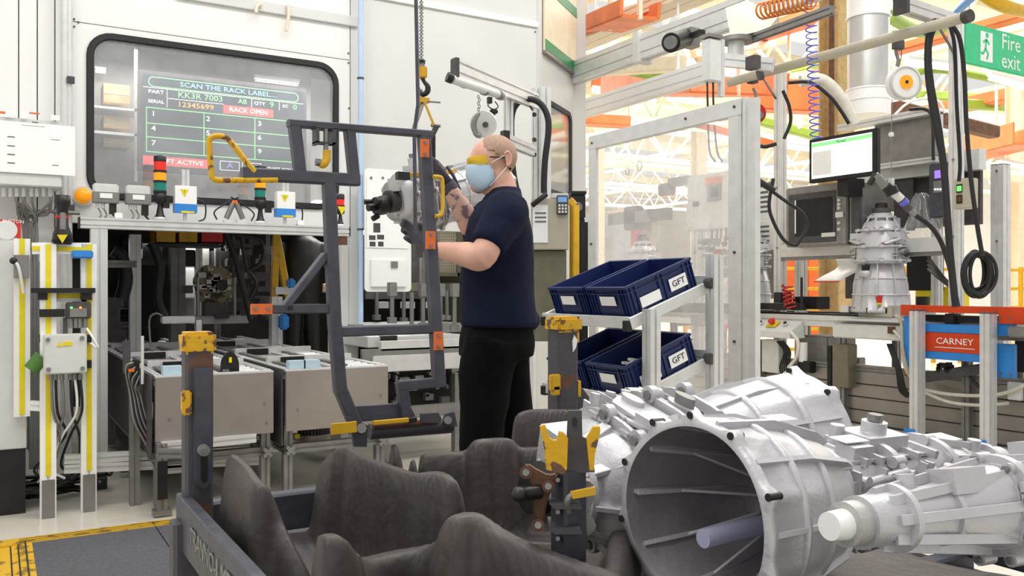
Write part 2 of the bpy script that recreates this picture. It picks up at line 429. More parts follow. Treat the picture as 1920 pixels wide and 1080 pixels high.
# green and white sign board on the corner
g = thing('sign_board', 'white board with green stripes at top and bottom high on the cell corner', 'board', cpt(.1, 2.8))
a1 = csolve(1016, 92); b1 = csolve(1074, 136); a2 = csolve(1016, -35)
def skew(m, t0, t1, za, zb_, dz0, dz1, o, th):
    m.prism([cpt(t0, za + dz0, o), cpt(t1, zb_ + dz0, o), cpt(t1, zb_ + dz1, o), cpt(t0, za + dz1, o)], nc * th)
zz = a1[1]
def cb2(z0, z1, o, th, m): skew(m, a1[0], b1[0] + .02, zz, zz, z0, z1, o, th)
m_ = MB(); cb2(-.01, .75, .01, .02, m_); m_.build('board', 'cream', g)
m_ = MB(); cb2(.0, .085, .03, .004, m_); m_.build('stripe', 'green', g)
m_ = MB(); cb2(.5, .59, .03, .004, m_); m_.build('stripe', 'green', g)
m_ = MB(); cb2(-.035, -.01, .005, .035, m_); m_.build('edge_trim', 'alud', g)
# big window
w1o = sroot('window_1', (w0, WV, wz0))
ro = rrect(w0 - .022, w1 + .022, wz0 - .022, wz1 + .022, .15); ri = rrect(w0 + .022, w1 - .022, wz0 + .022, wz1 - .022, .108)
MB().ring([(x, WV - .018, z) for x, z in ro], [(x, WV - .018, z) for x, z in ri], (0, .03, 0)).build('window_frame', 'rubber', w1o, bev=.006)
MB().prism([(x, WV + .02, z) for x, z in rrect(w0, w1, wz0, wz1, .13)], (0, .006, 0)).build('pane', 'glass', w1o)
# inside of the cell
ci = sroot('wall_cell', (0, 9.8, 0))
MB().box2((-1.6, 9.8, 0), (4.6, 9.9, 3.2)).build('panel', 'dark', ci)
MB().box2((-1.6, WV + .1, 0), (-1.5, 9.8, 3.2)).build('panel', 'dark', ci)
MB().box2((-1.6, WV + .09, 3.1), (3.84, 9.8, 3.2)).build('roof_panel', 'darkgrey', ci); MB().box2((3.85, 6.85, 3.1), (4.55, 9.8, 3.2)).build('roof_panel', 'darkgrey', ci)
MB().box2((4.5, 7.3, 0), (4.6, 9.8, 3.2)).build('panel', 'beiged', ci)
MB().box2((w0 - .3, 7.35, 1.76), (UB + .05, 7.4, 3.1)).build('upper_backdrop', 'alud', ci)  # grey backdrop standing in for the pale reflection in the window glass
MB().box2((w0 - .3, WV + .3, 1.72), (UB + .05, 7.4, 1.75)).build('shade_deck', 'dark', ci)  # deck added below the window to keep light off the lower cell
MB().box2((UB + .12, 7.7, 1.7), (4.4, 7.75, 3.1)).build('upper_backdrop', 'wallgrey', ci)
# black skirting below the left wall
struct(MB().box2((-4, WV - .03, 0), (V_(48, 900, 6.0).x, WV - .0, .3)).build('baseboard_left', 'dark'))
# ------------------------------------------------------------------ the hall behind
hc = sroot('ceiling', (8, 10, 8))
for k in range(9):
    y0 = 6 + k * 5.5
    MB().box2((5.5, y0, 7.6), (44, y0 + 3.6, 7.7)).build('roof_panel', 'roofdeck', hc)
for k in range(10):
    y0 = 5.3 + k * 5.5
    m_ = MB(); m_.bar((5.5, y0, 7.3), (44, y0, 7.3), .2, .35)
    m_.build('roof_beam', 'cream', hc)
tr = sroot('trim_1', (7, 6, 5))
for k, u0 in enumerate((7.2, 10.4, 14.5, 19, 25, 32)):
    m_ = MB(); z0 = 5.3 + .1 * k
    m_.bar((u0, 4, z0), (u0, 55, z0), .12, .14); m_.bar((u0, 4, z0 + 1.0), (u0, 55, z0 + 1.0), .12, .14)
    y = 4.5
    while y < 50: m_.bar((u0, y, z0), (u0, y + .8, z0 + 1), .06); m_.bar((u0, y + .8, z0 + 1), (u0, y + 1.6, z0), .06); y += 1.6
    m_.build('truss', 'cream', tr)
for k, (v0, z0) in enumerate(((11, 4.9), (15.5, 5.0), (21, 5.2), (28, 5.4), (37, 5.6))):
    m_ = MB(); m_.bar((6, v0, z0), (44, v0, z0), .12, .16); m_.bar((6, v0, z0 + .9), (44, v0, z0 + .9), .12, .16)
    x = 6.2
    while x < 42: m_.bar((x, v0, z0), (x + 1, v0, z0 + .9), .06); m_.bar((x + 1, v0, z0 + .9), (x + 2, v0, z0), .06); x += 2
    m_.build('truss', 'white', tr)
struct(MB().box2((4, 58, 0), (45, 58.2, 8)).build('wall_far', 'white'))
struct(MB().box2((44.5, 0, 0), (44.7, 58, 8)).build('wall_east', 'white'))
# columns
for i, (px, D, w_) in enumerate(((1568, 10.5, .28), (1120, 26, .3), (1310, 24, .3), (1905, 16, .25))):
    p = D_(px, 540, D); m_ = MB()
    m_.box((p.x, p.y - w_ / 2, 3.8), (w_, .02, 7.6)); m_.box((p.x, p.y + w_ / 2, 3.8), (w_, .02, 7.6)); m_.box((p.x, p.y, 3.8), (.02, w_, 7.6))
    o = struct(m_.build('trim_%d' % (i + 2), 'wood' if i == 0 else 'cream'))
# overhead orange conveyors, each a thing
def cam_path(pts): return [D_(*p) for p in pts]
def beam3(px0, py0, d0, px1, py1, d1, w_, h_, m, name, label, cat, group=None, wk=''):
    o = MB().bar(D_(px0, py0, d0), D_(px1, py1, d1), w_, h_, ch=.05).build(name, m); return tag(o, label, cat, group)
def gutter(a, b, w_, h_, name, label, cat, m='orangeduct'):
    o = thing(name, label, cat, a); d = (b - a); x, y, dd = basis(d)
    MB().bar(a, b, w_, .03).build('trough', m, o)
    for s_ in (-1, 1): MB().bar(a + x * s_ * w_ / 2 + y * h_ / 2, b + x * s_ * w_ / 2 + y * h_ / 2, .03, h_).build('side_rail', m, o)
    n = max(2, int(d.length / 1.5))
    for i in range(n + 1):
        p = a.lerp(b, i / n); MB().bar(p - y * .02, p + Vector((0, 0, 1.6)), .04).build('hanger', 'cream', o)
    return o
gutter(D_(1195, 178, 15), D_(1385, 176, 11), 1.3, .28, 'overhead_conveyor', 'wide orange overhead conveyor above the clear screen', 'conveyor')
gutter(D_(1098, 70, 9), D_(1200, 32, 7.6), .35, .14, 'overhead_conveyor', 'short orange overhead track piece beside the green striped board', 'conveyor')
gutter(D_(1080, 232, 19), D_(1180, 238, 19), .4, .2, 'overhead_conveyor', 'thin orange overhead track low beside the corner window', 'conveyor')
gutter(D_(1405, 205, 14), D_(1560, 212, 13), .5, .45, 'overhead_conveyor', 'orange overhead track crossing behind the red tool reel', 'conveyor')
gutter(D_(1810, 300, 16), D_(1935, 270, 14), .6, .35, 'overhead_conveyor', 'orange overhead track below the exit sign at the right edge', 'conveyor')
gutter(D_(1680, 100, 13), D_(1935, 30, 12), .25, .1, 'overhead_conveyor', 'orange overhead track rising to the right above the exit sign', 'conveyor')
gutter(D_(1120, 165, 17), D_(1290, 150, 15), .3, .2, 'overhead_conveyor', 'orange overhead track above the slanted white beam by the corner', 'conveyor')
gutter(D_(1680, 232, 18), D_(1935, 180, 16), .4, .2, 'overhead_conveyor', 'orange overhead track glimpsed behind the black hoses', 'conveyor')
gutter(D_(1420, 75, 14), D_(1600, 20, 12), .3, .15, 'overhead_conveyor', 'orange overhead track above the coiled orange hose', 'conveyor')
rr_ = random.Random(5)
for i in range(26):
    d0 = rr_.uniform(11, 26); x0 = rr_.choice((1085, 1300, 1420, 1680, 1800)); y0 = rr_.uniform(150, 330) if x0 > 1600 else rr_.uniform(100, 250)
    x1 = x0 + rr_.uniform(120, 260); y1 = y0 + rr_.uniform(-45, 45); d1 = d0 + rr_.uniform(-2, 2)
    m = rr_.choice(('cream', 'white', 'white', 'orangeduct', 'cream', 'greenpipe', 'roofdeck', 'rust'))
    a, b = D_(x0, y0, d0), D_(x1, y1, d1)
    MB().bar(a, b, .09 + .1 * rr_.random()).build('tie', m, tr)
def pipe(name, pts, r, m, label, cat, group=None, n=10, sm=6):
    return tag(MB().tube(pts, r, n, sm).build(name, m), label, cat, group)
pipe('service_pipe', cam_path([(1665, 30, 9), (1730, 60, 10), (1800, 50, 11), (1935, 90, 13)]), .07, 'greenpipe', 'green pipe running high behind the tool boom', 'pipe')
pipe('service_pipe', cam_path([(1690, 150, 13), (1760, 130, 13), (1920, 160, 14)]), .06, 'greenpipe', 'thin green pipe behind the white tool balancer', 'pipe')
pipe('service_pipe', cam_path([(1830, -20, 9), (1880, 10, 9), (1935, 25, 9.5)]), .07, 'yellow', 'yellow pipe in the top right corner', 'pipe')
pipe('service_pipe', cam_path([(1795, 22, 9), (1812, 5, 8.6), (1830, -10, 8.2)]), .04, 'blue', 'short blue pipe beside the yellow pipe at the top right', 'pipe')
# hall lamps
for i, (x0, y0, x1, y1, d) in enumerate(((1845, 60, 1790, 110, 12), (1700, 118, 1785, 128, 11), (1855, 146, 1930, 166, 12), (1110, 170, 1180, 178, 16), (1250, 185, 1320, 195, 18), (1180, 175, 1230, 190, 14), (1870, 305, 1935, 318, 15), (1530, 55, 1555, 62, 11), (1480, 165, 1500, 240, 15))):
    lab = ['strip lamp crossing in front of the exit sign', 'glowing strip lamp behind the white tool balancer', 'glowing strip lamp just under the exit sign', 'glowing strip lamp by the cell corner under the white beam', 'glowing strip lamp under the orange conveyor', 'glowing strip lamp between the slanted beams above the clear screen', 'glowing strip lamp low at the right edge', 'small glowing lamp beside the blue coiled hose', 'slanted white lamp behind the blue coiled hose'][i]
    if i == 0: continue
    o = thing('strip_lamp', lab, 'lamp', D_(x0, y0, d)); a, b = D_(x0, y0, d), D_(x1, y1, d)
    MB().bar(a + Vector((0, 0, .06)), b + Vector((0, 0, .06)), .14, .05).build('lamp_housing', 'white', o)
    MB().cyl(a, b, .035, 10).build('lamp_tube', 'lamp', o)
# overhead rail system near the cell corner (runs away from us)
def vrail(name, u, z, v0, v1, w_, h_, m, label, joints=()):
    o = thing(name, label, 'rail', (u, v0, z))
    MB().prof((u, v0, z), (u, v1, z), w_, h_, slots=(1, 2)).build('rail_profile', m, o)
    for j in (v0 + .4, v1 - .4): MB().cyl((u, j, z), (u, j, 7.2), .012, 8).build('hanger_rod', 'white', o)
    for j in joints: MB().box((u, j, z), (w_ + .06, .07, h_ + .05)).build('joint_plate', 'alu', o)
    return o
vrail('crane_rail', 4.6, 3.18, 2.5, 7.6, .1, .2, 'alu', 'upper silver overhead crane rail with joint brackets', (6.9, 5.62, 4.35))
vrail('crane_rail', 5.1, 3.0, 5.35, 9.2, .12, .16, 'white', 'plain white overhead beam slanting below the crane rail')
vrail('crane_rail', 5.2, 3.75, 2.5, 7.5, .3, .12, 'cream', 'cream overhead trunking above the crane rail', ())
o = thing('extractor_duct', 'thick white vertical ventilation duct with a grey band', 'duct', D_(1628, 215, 8.6))
a = D_(1628, -60, 8.6); b = D_(1628, 218, 8.6)
def dz(y): return D_(1628, y, 8.6)
MB().cyl(a, dz(32), .2, 32).build('duct_section', 'white', o)
MB().cyl(dz(30), dz(170), .195, 32).build('duct_section', 'duct', o)['label'] = 'bare grey metal duct section'
MB().cyl(dz(168), dz(218), .205, 32).build('duct_section', 'white', o)
for y in (33, 168, 188): MB().cyl(dz(y), dz(y + 3), .212, 32).build('band', 'white', o)
pipe('red_pipe', cam_path([(1559, -30, 10.2), (1559, 280, 10.2)]), .035, 'rust', 'dark red vertical pipe on the tan column', 'pipe', sm=0)
# ceiling stations: white box, motor, dark track
o = thing('junction_box', 'white junction box hanging above the clear screen', 'box', D_(1334, 150, 5.2))
a = D_(1334, 115, 5.2); MB().box(a, (.1, .07, .25)).build('box_body', 'boxgrey', o, bev=.006)
MB().box(D_(1334, 70, 5.2) , (.11, .08, .02)).build('lid_rim', 'alud', o)
for x0, x1 in ((1326, 1327), (1337, 1341)):
    MB().tube(cam_path([(x0, 155, 5.2), (x0 + 1, 200, 5.2), (x1 + 3, 280, 5.25), (x1 + 14, 304, 5.25)]), .006).build('cable', 'black', o)
MB().bar(D_(1352, 75, 5.25), D_(1352, 182, 5.25), .035).build('support_post', 'alu', o)
o = thing('rail_motor', 'black round drive motor hanging under the crane rail', 'motor', D_(1270, 75, 6.3))
MB().cyl(D_(1258, 80, 6.2), D_(1285, 72, 6.5), .07, 20).build('motor_body', 'black', o)
MB().cyl(D_(1256, 80, 6.15), D_(1260, 79, 6.2), .045, 20).build('motor_cap', 'chain', o)
MB().box(D_(1296, 72, 6.5), (.09, .09, .14)).build('bracket', 'alud', o); MB().box(D_(1300, 66, 6.4), (.05, .2, .03)).build('clamp', 'black', o)
o = thing('slewing_head', 'grey and white slewing head with pivot above the tool boom', 'crane', D_(1385, 90, 5.8))
MB().cyl(D_(1380, 68, 5.8), D_(1380, 112, 5.8), .055, 20).build('pivot', 'alu', o)
MB().cyl(D_(1380, 72, 5.8), D_(1380, 80, 5.8), .11, 20).build('collar', 'alud', o)
MB().prism([D_(1360, 15, 5.9), D_(1400, 0, 5.9), D_(1460, 30, 5.7), D_(1440, 55, 5.7), D_(1370, 70, 5.8)], (.12, .1, 0)).build('gusset', 'cream', o)
MB().prof(D_(1352, 112, 5.6), D_(1450, 122, 5.4), .05, .08).build('cross_arm', 'alu', o)
MB().box(D_(1412, 118, 5.35), (.05, .08, .08)).build('clamp_plate', 'darkgrey', o)
MB().prof(D_(1395, 78, 5.9), D_(1560, 18, 5.0), .05, .05).build('track', 'alud', o)
# orange coiled hose and blue coiled hose
o = tag(coil(D_(1425, 22, 5.6), D_(1520, 0, 5.2), .05, 11, .007, n=12).build('coiled_hose', 'orangecoil'), 'orange brown coiled air hose bunched along the ceiling track', 'hose')
o = tag(coil(D_(1518, -20, 5.6), D_(1530, 262, 5.6), .035, 23, .0045, n=14).build('coiled_hose', 'bluecoil'), 'long blue coiled air line hanging down to the monitor', 'hose')
# boom pipe
o = thing('tool_boom', 'long beige pipe boom slanting up to the right with clamps', 'boom', D_(1370, 155, 6.4))
MB().cyl(D_(1366, 155, 6.6), D_(1818, 30, 5.3), .034, 20).build('boom_pipe', 'beige', o)
MB().cyl(D_(1808, 33, 5.32), D_(1820, 29, 5.28), .04, 20).build('end_cap', 'darkgrey', o)
for x, y in ((1680, 69), (1735, 54), (1425, 139)): MB().cyl(D_(x - 3, y + 1, 5.7), D_(x + 3, y - 1, 5.7), .042, 16).build('clamp', 'darkgrey', o)
MB().prof(D_(1688, 8, 5.5), D_(1790, 42, 5.9), .07, .09).build('support_arm', 'alu', o)
MB().box(D_(1690, 8, 5.48), (.03, .1, .12)).build('end_plate', 'darkgrey', o)
# exit sign
o = thing('exit_sign', 'green hanging fire exit sign with running figure at the top right', 'sign', V_(1812, 40, 5.2))
v_ = 5.2
a = V_(1810, 39, v_); b = V_(1990, 139 + 12, v_); za, zb2 = V_(1810, 39, v_).z, V_(1824, 121, v_).z
MB().box2((a.x, v_, zb2), (b.x, v_ + .04, za)).build('board', 'exitgreen', o, bev=.01)
xx = V_(1848, 80, v_).x; h_ = za - zb2
MB().box2((xx - .09, v_ - .004, zb2 + .06), (xx + .12, v_, za - .06)).build('pictogram_field', 'white', o)
m_ = MB(); zc = zb2 + h_ * .5
m_.cyl((xx + .02, v_ - .006, zc + .12), (xx + .02, v_ - .004, zc + .12), .028, 12)
for p, q in (((.01, .08), (-.01, -.02)), ((-.01, -.02), (.04, -.07)), ((.04, -.07), (.01, -.13)), ((-.01, -.02), (-.05, -.08)), ((-.05, -.08), (-.09, -.07)), ((.01, .07), (.06, .03)), ((.01, .07), (-.05, .04))):
    m_.bar((xx + p[0], v_ - .005, zc + p[1]), (xx + q[0], v_ - .005, zc + q[1]), .026, .003, up=(0, 1, 0))
m_.build('running_figure', 'exitgreen', o)
x2 = V_(1877, 80, v_).x
text('Fire', (x2, v_ - .003, zb2 + h_ * .72), (1, 0, 0), (0, 0, 1), .23, 'white', o, al='LEFT')
text('exit', (x2, v_ - .003, zb2 + h_ * .26), (1, 0, 0), (0, 0, 1), .23, 'white', o, al='LEFT')
for q in (a.x + .1, b.x - .1): MB().cyl((q, v_ + .02, za), (q, v_ + .02, 6.4), .006, 6).build('wire', 'alud', o)
# safety fence far behind the assembly line
def fence(px0, px1, D, label, z1=1.35):
    o = thing('safety_fence', label, 'fence', D_(px0, 600, D)); a = D_(px0, 540, D); b = D_(px1, 540, D)
    n = 5
    for i in range(n):
        z = .25 + i * (z1 - .25) / (n - 1); MB().bar((a.x, a.y, z), (b.x, b.y, z), .04, .05).build('rail', 'yellow', o)
    for i in range(3):
        p = a.lerp(b, i / 2); MB().bar((p.x, p.y, 0), (p.x, p.y, z1 + .05), .06).build('post', 'yellow', o)
fence(1285, 1378, 14, 'yellow railed fence seen under the white cabinet behind the clear screen', 1.5)
fence(1470, 1545, 13.5, 'yellow railed fence seen between the silver posts left of the upright gearbox', 1.5)
fence(1700, 1800, 14, 'yellow railed fence behind the yellow bin', 1.5)
fence(1868, 1960, 14.5, 'yellow railed fence at the far right behind the silver post', 1.5)
o = tag(MB().box(D_(1512, 540, 14), (.5, .5, 1.6)).build('cabinet', 'orange', bev=.02), 'orange cabinet behind the fence left of the upright gearbox', 'cabinet')
o = tag(MB().box(D_(1905, 500, 20), (.8, .8, 1.7)).build('cabinet', 'boxgrey', bev=.02), 'pale far cabinet at the right edge', 'cabinet')
# ================================================================== LEFT SIDE, ON AND BEFORE THE CELL WALL
def lid(m_, pts, vec): return m_.prism(pts, vec)
def prints(lines, v, parent, m='printgrey', t=.0012):     # printed bars of text too small to read: (x0,y0,x1,y1) in view
    m_ = MB()
    for x0, y0, x1, y1 in lines:
        a = V_(x0, y0, v); b = V_(x1, y1, v); m_.box2((a.x, v - t, b.z), (b.x, v, a.z))
    return m_.build('print', m, parent)
# white control cabinet with paper sheet
v = 5.75
o = thing('control_cabinet', 'white wall cabinet at the left edge with paper sheet taped over it', 'cabinet', V_(60, 357, v))
MB().bv(-40, 215, 116, 352, v, .25).build('cabinet_body', 'boxgrey', o, bev=.006)
s = MB().bv(-40, 222, 141, 330, v - .012, .004).build('sheet', 'paper', o)
prints([(40, 234, 84, 238), (60, 228, 72, 231)] + [(14, y, 28, y + 3) for y in (255, 272, 288, 304)] + [(96, 261, 112, 263), (98, 309, 110, 311)], v - .0125, s, 'printgrey')
for a_ in ((-5, 208, 25, 214), (55, 210, 74, 214)): MB().bv(*a_, v - .01, .02).build('tab', 'orange', o)
for a_ in ((10, 206, 30, 218), (40, 208, 52, 222), (95, 215, 112, 226)): MB().bv(*a_, v - .018, .006).build('tape', 'white', o)
for i, x in enumerate((8, 32, 45, 60, 83, 95, 20, 70)):
    p = V_(x, 357, v); z0 = p.z; gl = MB().cyl((p.x, v + .08, z0 + .02), (p.x, v + .08, z0 - .03), .014, 10).build('cable_gland', 'alu', o)
for i in range(12):
    x = random.choice((8, 32, 45, 60, 83, 95)); p = V_(x, 362, v + .08); q = V_(48 + random.uniform(-6, 22), 425 + random.uniform(-5, 10), v + .15)
    e = V_(56 + random.uniform(-5, 8), 800 + random.uniform(-40, 60), v + .2)
    MB().tube([p, p + Vector((0, 0, -.05)), p.lerp(q, .6) + Vector((random.uniform(-.04, .04), 0, -.01)), q, q.lerp(e, .35) + Vector((random.uniform(-.03, .03), 0, 0)), q.lerp(e, .7) + Vector((random.uniform(-.03, .03), 0, 0)), e], .007 if i % 3 else .01, 6).build('cable', 'chain' if i % 2 else 'alud', o)
# call button sign
o = thing('call_button_sign', 'red sign with pale round button field at the left edge', 'sign', V_(18, 428, 5.7))
s = MB().bv(-40, 410, 39, 446, 5.7, .015).build('plate', 'red', o)
p = V_(12, 431, 5.69); MB().cyl((p.x, 5.697, p.z), (p.x, 5.7, p.z), .055, 24).build('button_disc', 'wallgrey', o)
p = V_(12, 415, 5.69); text('CALL BUTTON', (p.x, 5.697, p.z), (1, 0, 0), (0, 0, 1), .026, 'white', o)
# pipes along the wall
o = thing('conduit', 'thin silver vertical conduit running up the wall left of the big window', 'pipe', V_(126, 900, 5.98))
for x, r in ((121, .022), (130, .018)):
    p = V_(x, 300, 5.98); MB().cyl((p.x, 5.99, .1), (p.x, 5.99, HI), r, 12).build('tube', 'alu', o)
for y in (150, 390): p = V_(133, y, 5.97); MB().box(p, (.04, .03, .04)).build('clip', 'darkgrey', o)
o = thing('air_pipe', 'pale blue vertical air pipe on the pillar right of the big window', 'pipe', V_(676, 610, 5.98))
p = V_(676, 300, 5.97); MB().cyl((p.x, 5.97, .95), (p.x, 5.97, HI), .02, 16).build('tube', 'pipeblue', o)
for y in (147, 430, 610): q = V_(676, y, 5.97); MB().cyl((p.x, 5.97, q.z - .006), (p.x, 5.97, q.z + .006), .025, 16).build('clip', 'darkgrey', o)
# dangling tapes at the top
o = thing('hanging_strap', 'frayed pale strap hanging from the wall rail above the big window', 'strap', V_(538, 20, 6.02))
MB().tube([V_(540, 10, 6.03), V_(541, 30, 6.02), V_(536, 58, 6.02)], .012, 6).build('tail', 'cream', o)
MB().tube([V_(490, 8, 6.03), V_(482, 12, 6.02), V_(480, 24, 6.01)], .012, 6).build('tail', 'cream', o)
# left cabinet
o = thing('side_cabinet', 'tall plain white cabinet at the left edge with dark plinth', 'cabinet', V_(20, 905, 5.35))
MB().bv(-120, 447, 50, 840, 5.3, .5).build('cabinet_body', 'boxgrey', o, bev=.004)
a = V_(-120, 843, 5.31); b = V_(48, 912, 5.31); MB().box2((a.x, 5.31, 0), (b.x, 5.8, a.z)).build('plinth', 'dark', o)
m_ = MB()
for i in range(14):
    m_.bar(V_(58 + i * 2.2, 470 + 20 * (i % 3), 5.75), V_(56 + i * 2.5, 880, 5.7), .009)
tag(m_.build('cable_bundle', 'chain'), 'bundle of grey cables running down behind the yellow striped posts', 'cable')
# striped posts: white profiles with a yellow strip in the slot
def striped(m_parent, x, y0, y1, v, w_=.075, foot=False, nm='upright'):
    p = V_(x, y1, v); q = V_(x, y0, v); z0 = 0 if foot else p.z
    if foot: q = Vector((p.x, v, q.z))
    c = MB().prof((p.x, v, z0), (p.x, v, q.z), w_, .06, up=(0, 1, 0)).build(nm, 'white', m_parent)
    MB().box2((p.x - w_ * .17, v - .033, z0 + (.22 if foot else .01)), (p.x + w_ * .17, v - .029, q.z)).build('yellow_strip', 'tape', c)
    if foot: MB().box((p.x, v - .035, .1), (w_ * .8, .012, .2)).build('foot_bracket', 'chain', c)
    return p.x
o = thing('striped_post', 'short white post with yellow strip mounted beside the side cabinet', 'post', V_(44, 780, 5.2))
striped(o, 41, 448, 780, 5.25)
MB().box(V_(40, 500, 5.2), (.07, .07, .12)).build('latch', 'alud', o)
MB().tube([V_(28, 490, 5.16), V_(36, 505, 5.15), V_(44, 550, 5.15)], .008).build('lever', 'alu', o); MB().ball(V_(25, 489, 5.16), .018).build('knob', 'black', o)
fr = thing('light_frame', 'white aluminium frame with yellow strips and black shelf bar on the floor', 'frame', (V_(130, 900, 5.2).x, 5.2, 0))
xa = striped(fr, 90, 458, 916, 5.16, foot=True); xb = striped(fr, 166, 458, 908, 5.2, foot=True)
for y in (466,):
    a = V_(60, y, 5.2); b = V_(172, y, 5.2); c = MB().prof(a, b, .06, .06, up=(0, 0, 1)).build('crossbar', 'white', fr)
    MB().box2((a.x, a.y - .034, a.z - .012), (b.x, a.y - .03, a.z + .012)).build('yellow_strip', 'tape', c)
a = V_(56, 760, 5.22); b = V_(90, 762, 5.22); MB().prof(a, b, .05, .05).build('crossbar', 'white', fr)
a = V_(80, 555, 5.2); b = V_(172, 555, 5.2); c = MB().prof(a, b, .06, .06, up=(0, 0, 1)).build('crossbar', 'white', fr)
MB().box2((a.x, a.y - .034, a.z - .012), (b.x, a.y - .03, a.z + .012)).build('yellow_strip', 'tape', c)
MB().bv(58, 540, 179, 549, 5.1, .08).build('shelf_bar', 'black', fr)
MB().bv(71, 546, 89, 562, 5.12, .08).build('corner_block', 'black', fr); MB().bv(152, 546, 172, 562, 5.12, .08).build('corner_block', 'black', fr)
for y in (628, 676): MB().bv(74, y, 82, y + 14, 5.13, .06).build('clip', 'black', fr); MB().bv(163, y, 172, y + 14, 5.13, .06).build('clip', 'black', fr)
o = thing('scanner_head', 'black and red scanner with yellow warning triangle above the striped frame', 'scanner', V_(117, 455, 5.1))
v = 5.12
MB().bv(98, 445, 138, 458, v, .1).build('base', 'black', o, bev=.01)
MB().lathe([(.0, 0), (.05, 0), (.045, .04), (.03, .08), (.028, .16), (.04, .2), (.04, .24), (0, .24)], V_(117, 452, v + .03), n=14).build('scanner_body', 'black', o)
MB().bv(104, 402, 130, 412, v, .06).build('red_cap', 'red', o, bev=.008)
MB().bv(112, 398, 124, 432, v - .01, .04).build('grip', 'alud', o, bev=.005)
MB().prism([V_(107, 440, v - .02), V_(127, 440, v - .02), V_(117, 456, v - .02)], (0, .008, 0)).build('warning_triangle', 'tape', o)
o = tag(MB().bv(136, 469, 175, 484, 5.08, .1).build('blue_sensor', 'blue', bev=.006), 'light blue sensor box on the right of the striped frame', 'sensor')
o = thing('lamp_box', 'grey clear-lidded terminal box with small green and amber lights', 'box', V_(147, 597, 5.1))
MB().bv(124, 567, 171, 597, 5.1, .06).build('box_body', 'darkgrey', o, bev=.005)
MB().bv(131, 578, 163, 594, 5.093, .01).build('label_plate', 'alud', o)
for x, m in ((134, 'glowgreen2'), (151, 'gloworange')): p = V_(x, 577, 5.09); MB().ball(p, .007, 8, 6).build('indicator_light', m, o)
for x in (133, 142, 150, 160): p = V_(x, 597, 5.12); MB().cyl(p, p - Vector((0, 0, .05)), .012, 8).build('cable_gland', 'alud', o)
MB().bv(74, 580, 122, 594, 5.1, .05).build('arm', 'black', o)
MB().tube([V_(160, 612, 5.12), V_(172, 630, 5.1), V_(183, 650, 5.1), V_(180, 652, 5.12), V_(166, 640, 5.14)], .006).build('cable', 'white', o)
MB().bv(119, 596, 127, 626, 5.12, .04).build('stem', 'darkgrey', o)
o = thing('terminal_box', 'pale square terminal box with small yellow warning label', 'box', V_(122, 700, 5.05))
MB().bv(82, 628, 163, 699, 5.04, .1).build('box_body', 'boxgrey', o, bev=.006)
m_ = MB()
for x, y in ((90, 637), (154, 634), (91, 693), (155, 691)):
    p = V_(x, y, 5.03); m_.cyl((p.x, 5.032, p.z), (p.x, 5.04, p.z), .012, 12)
    MB().cyl((p.x, 5.03, p.z), (p.x, 5.04, p.z), .011, 12).build('screw', 'alud', o)
MB().bv(119, 641, 136, 648, 5.037, .003).build('warning_label', 'tape', o)
q = V_(112, 645, 5.037); MB().prism([q + Vector((-.014, 0, -.012)), q + Vector((.014, 0, -.012)), q + Vector((0, 0, .014))], (0, .002, 0)).build('warning_triangle', 'tape', o)
for i, x in enumerate((96, 104, 116, 132, 140, 150)):
    p = V_(x, 701, 5.09); MB().cyl(p, p - Vector((0, 0, .03)), .012, 8).build('cable_gland', 'alud', o)
    e = V_(70 + i * 13, 905 - 8 * (i % 3), 5.25 + .1 * (i % 2)); e.z = max(.02, e.z)
    MB().tube([p, p + Vector((.01, .02, -.2)), p.lerp(e, .6) + Vector((random.uniform(-.06, .1), 0, 0)), e + Vector((random.uniform(-.1, .1), 0, .06)), e], .007, 6).build('cable', 'white' if i == 4 else ('black' if i % 2 else 'alud'), o)
o = thing('tape_roll', 'short green tube leaning beside the pale terminal box', 'tube', V_(68, 684, 5.2))
MB().cyl(V_(58, 694, 5.15), V_(78, 671, 5.15), .04, 18).build('tube_body', 'olive', o)
MB().cyl(V_(77, 672, 5.15), V_(80, 669, 5.15), .043, 18).build('rim', 'olive', o)
# heaps of cable on the floor
for k, lb in enumerate(('tangle of black cables on the floor behind the left striped post', 'loops of black cable on the floor between the striped posts', 'black cable coil lying below the conveyor sides')):
    cx = (V_(72, 890, 5.6).x, V_(125, 880, 5.7).x, .95)[k]; cy = (5.55, 5.65, 6.0)[k]; m_ = MB()
    for i in range(5):
        P = [(cx + random.uniform(-.25, .25), cy + random.uniform(-.12, .12), .015 + .02 * i + random.uniform(0, .05)) for _ in range(7)]
        m_.tube(P, .009, 6, 5)
    tag(m_.build('cable_coil', 'black'), lb, 'cable')
# loose silver post at the cell mouth
def post(x, y0, v, w_, label, name='support_post', y1=None, m='alu', foot=True, cat='post'):
    q = V_(x, y0, v); z0 = 0 if y1 is None else V_(x, y1, v).z
    o = thing(name, label, cat, (q.x, v, z0))
    MB().prof((q.x, v, z0), (q.x, v, q.z), w_, w_, up=(0, 1, 0)).build('profile', m, o)
    if foot and y1 is None:
        MB().box((q.x, v - w_ / 2 - .004, .1), (w_ * .9, .01, .2)).build('foot_bracket', 'black', o)
        for z in (.05, .14): MB().cyl((q.x, v - w_ / 2 - .016, z), (q.x, v - w_ / 2 - .008, z), .01, 8).build('bolt', 'chain', o)
    return o
post(185, 430, 5.75, .09, 'tall silver aluminium post beside the dark cell opening')
post(253, 440, 7.2, .08, 'silver post inside the dark cell left of the coloured bins')
o = tag(MB().prof(V_(195, 495, 6.4), V_(250, 495, 6.9), .05).build('cross_rail', 'alud'), 'thin silver rail joining two posts inside the dark cell', 'rail')
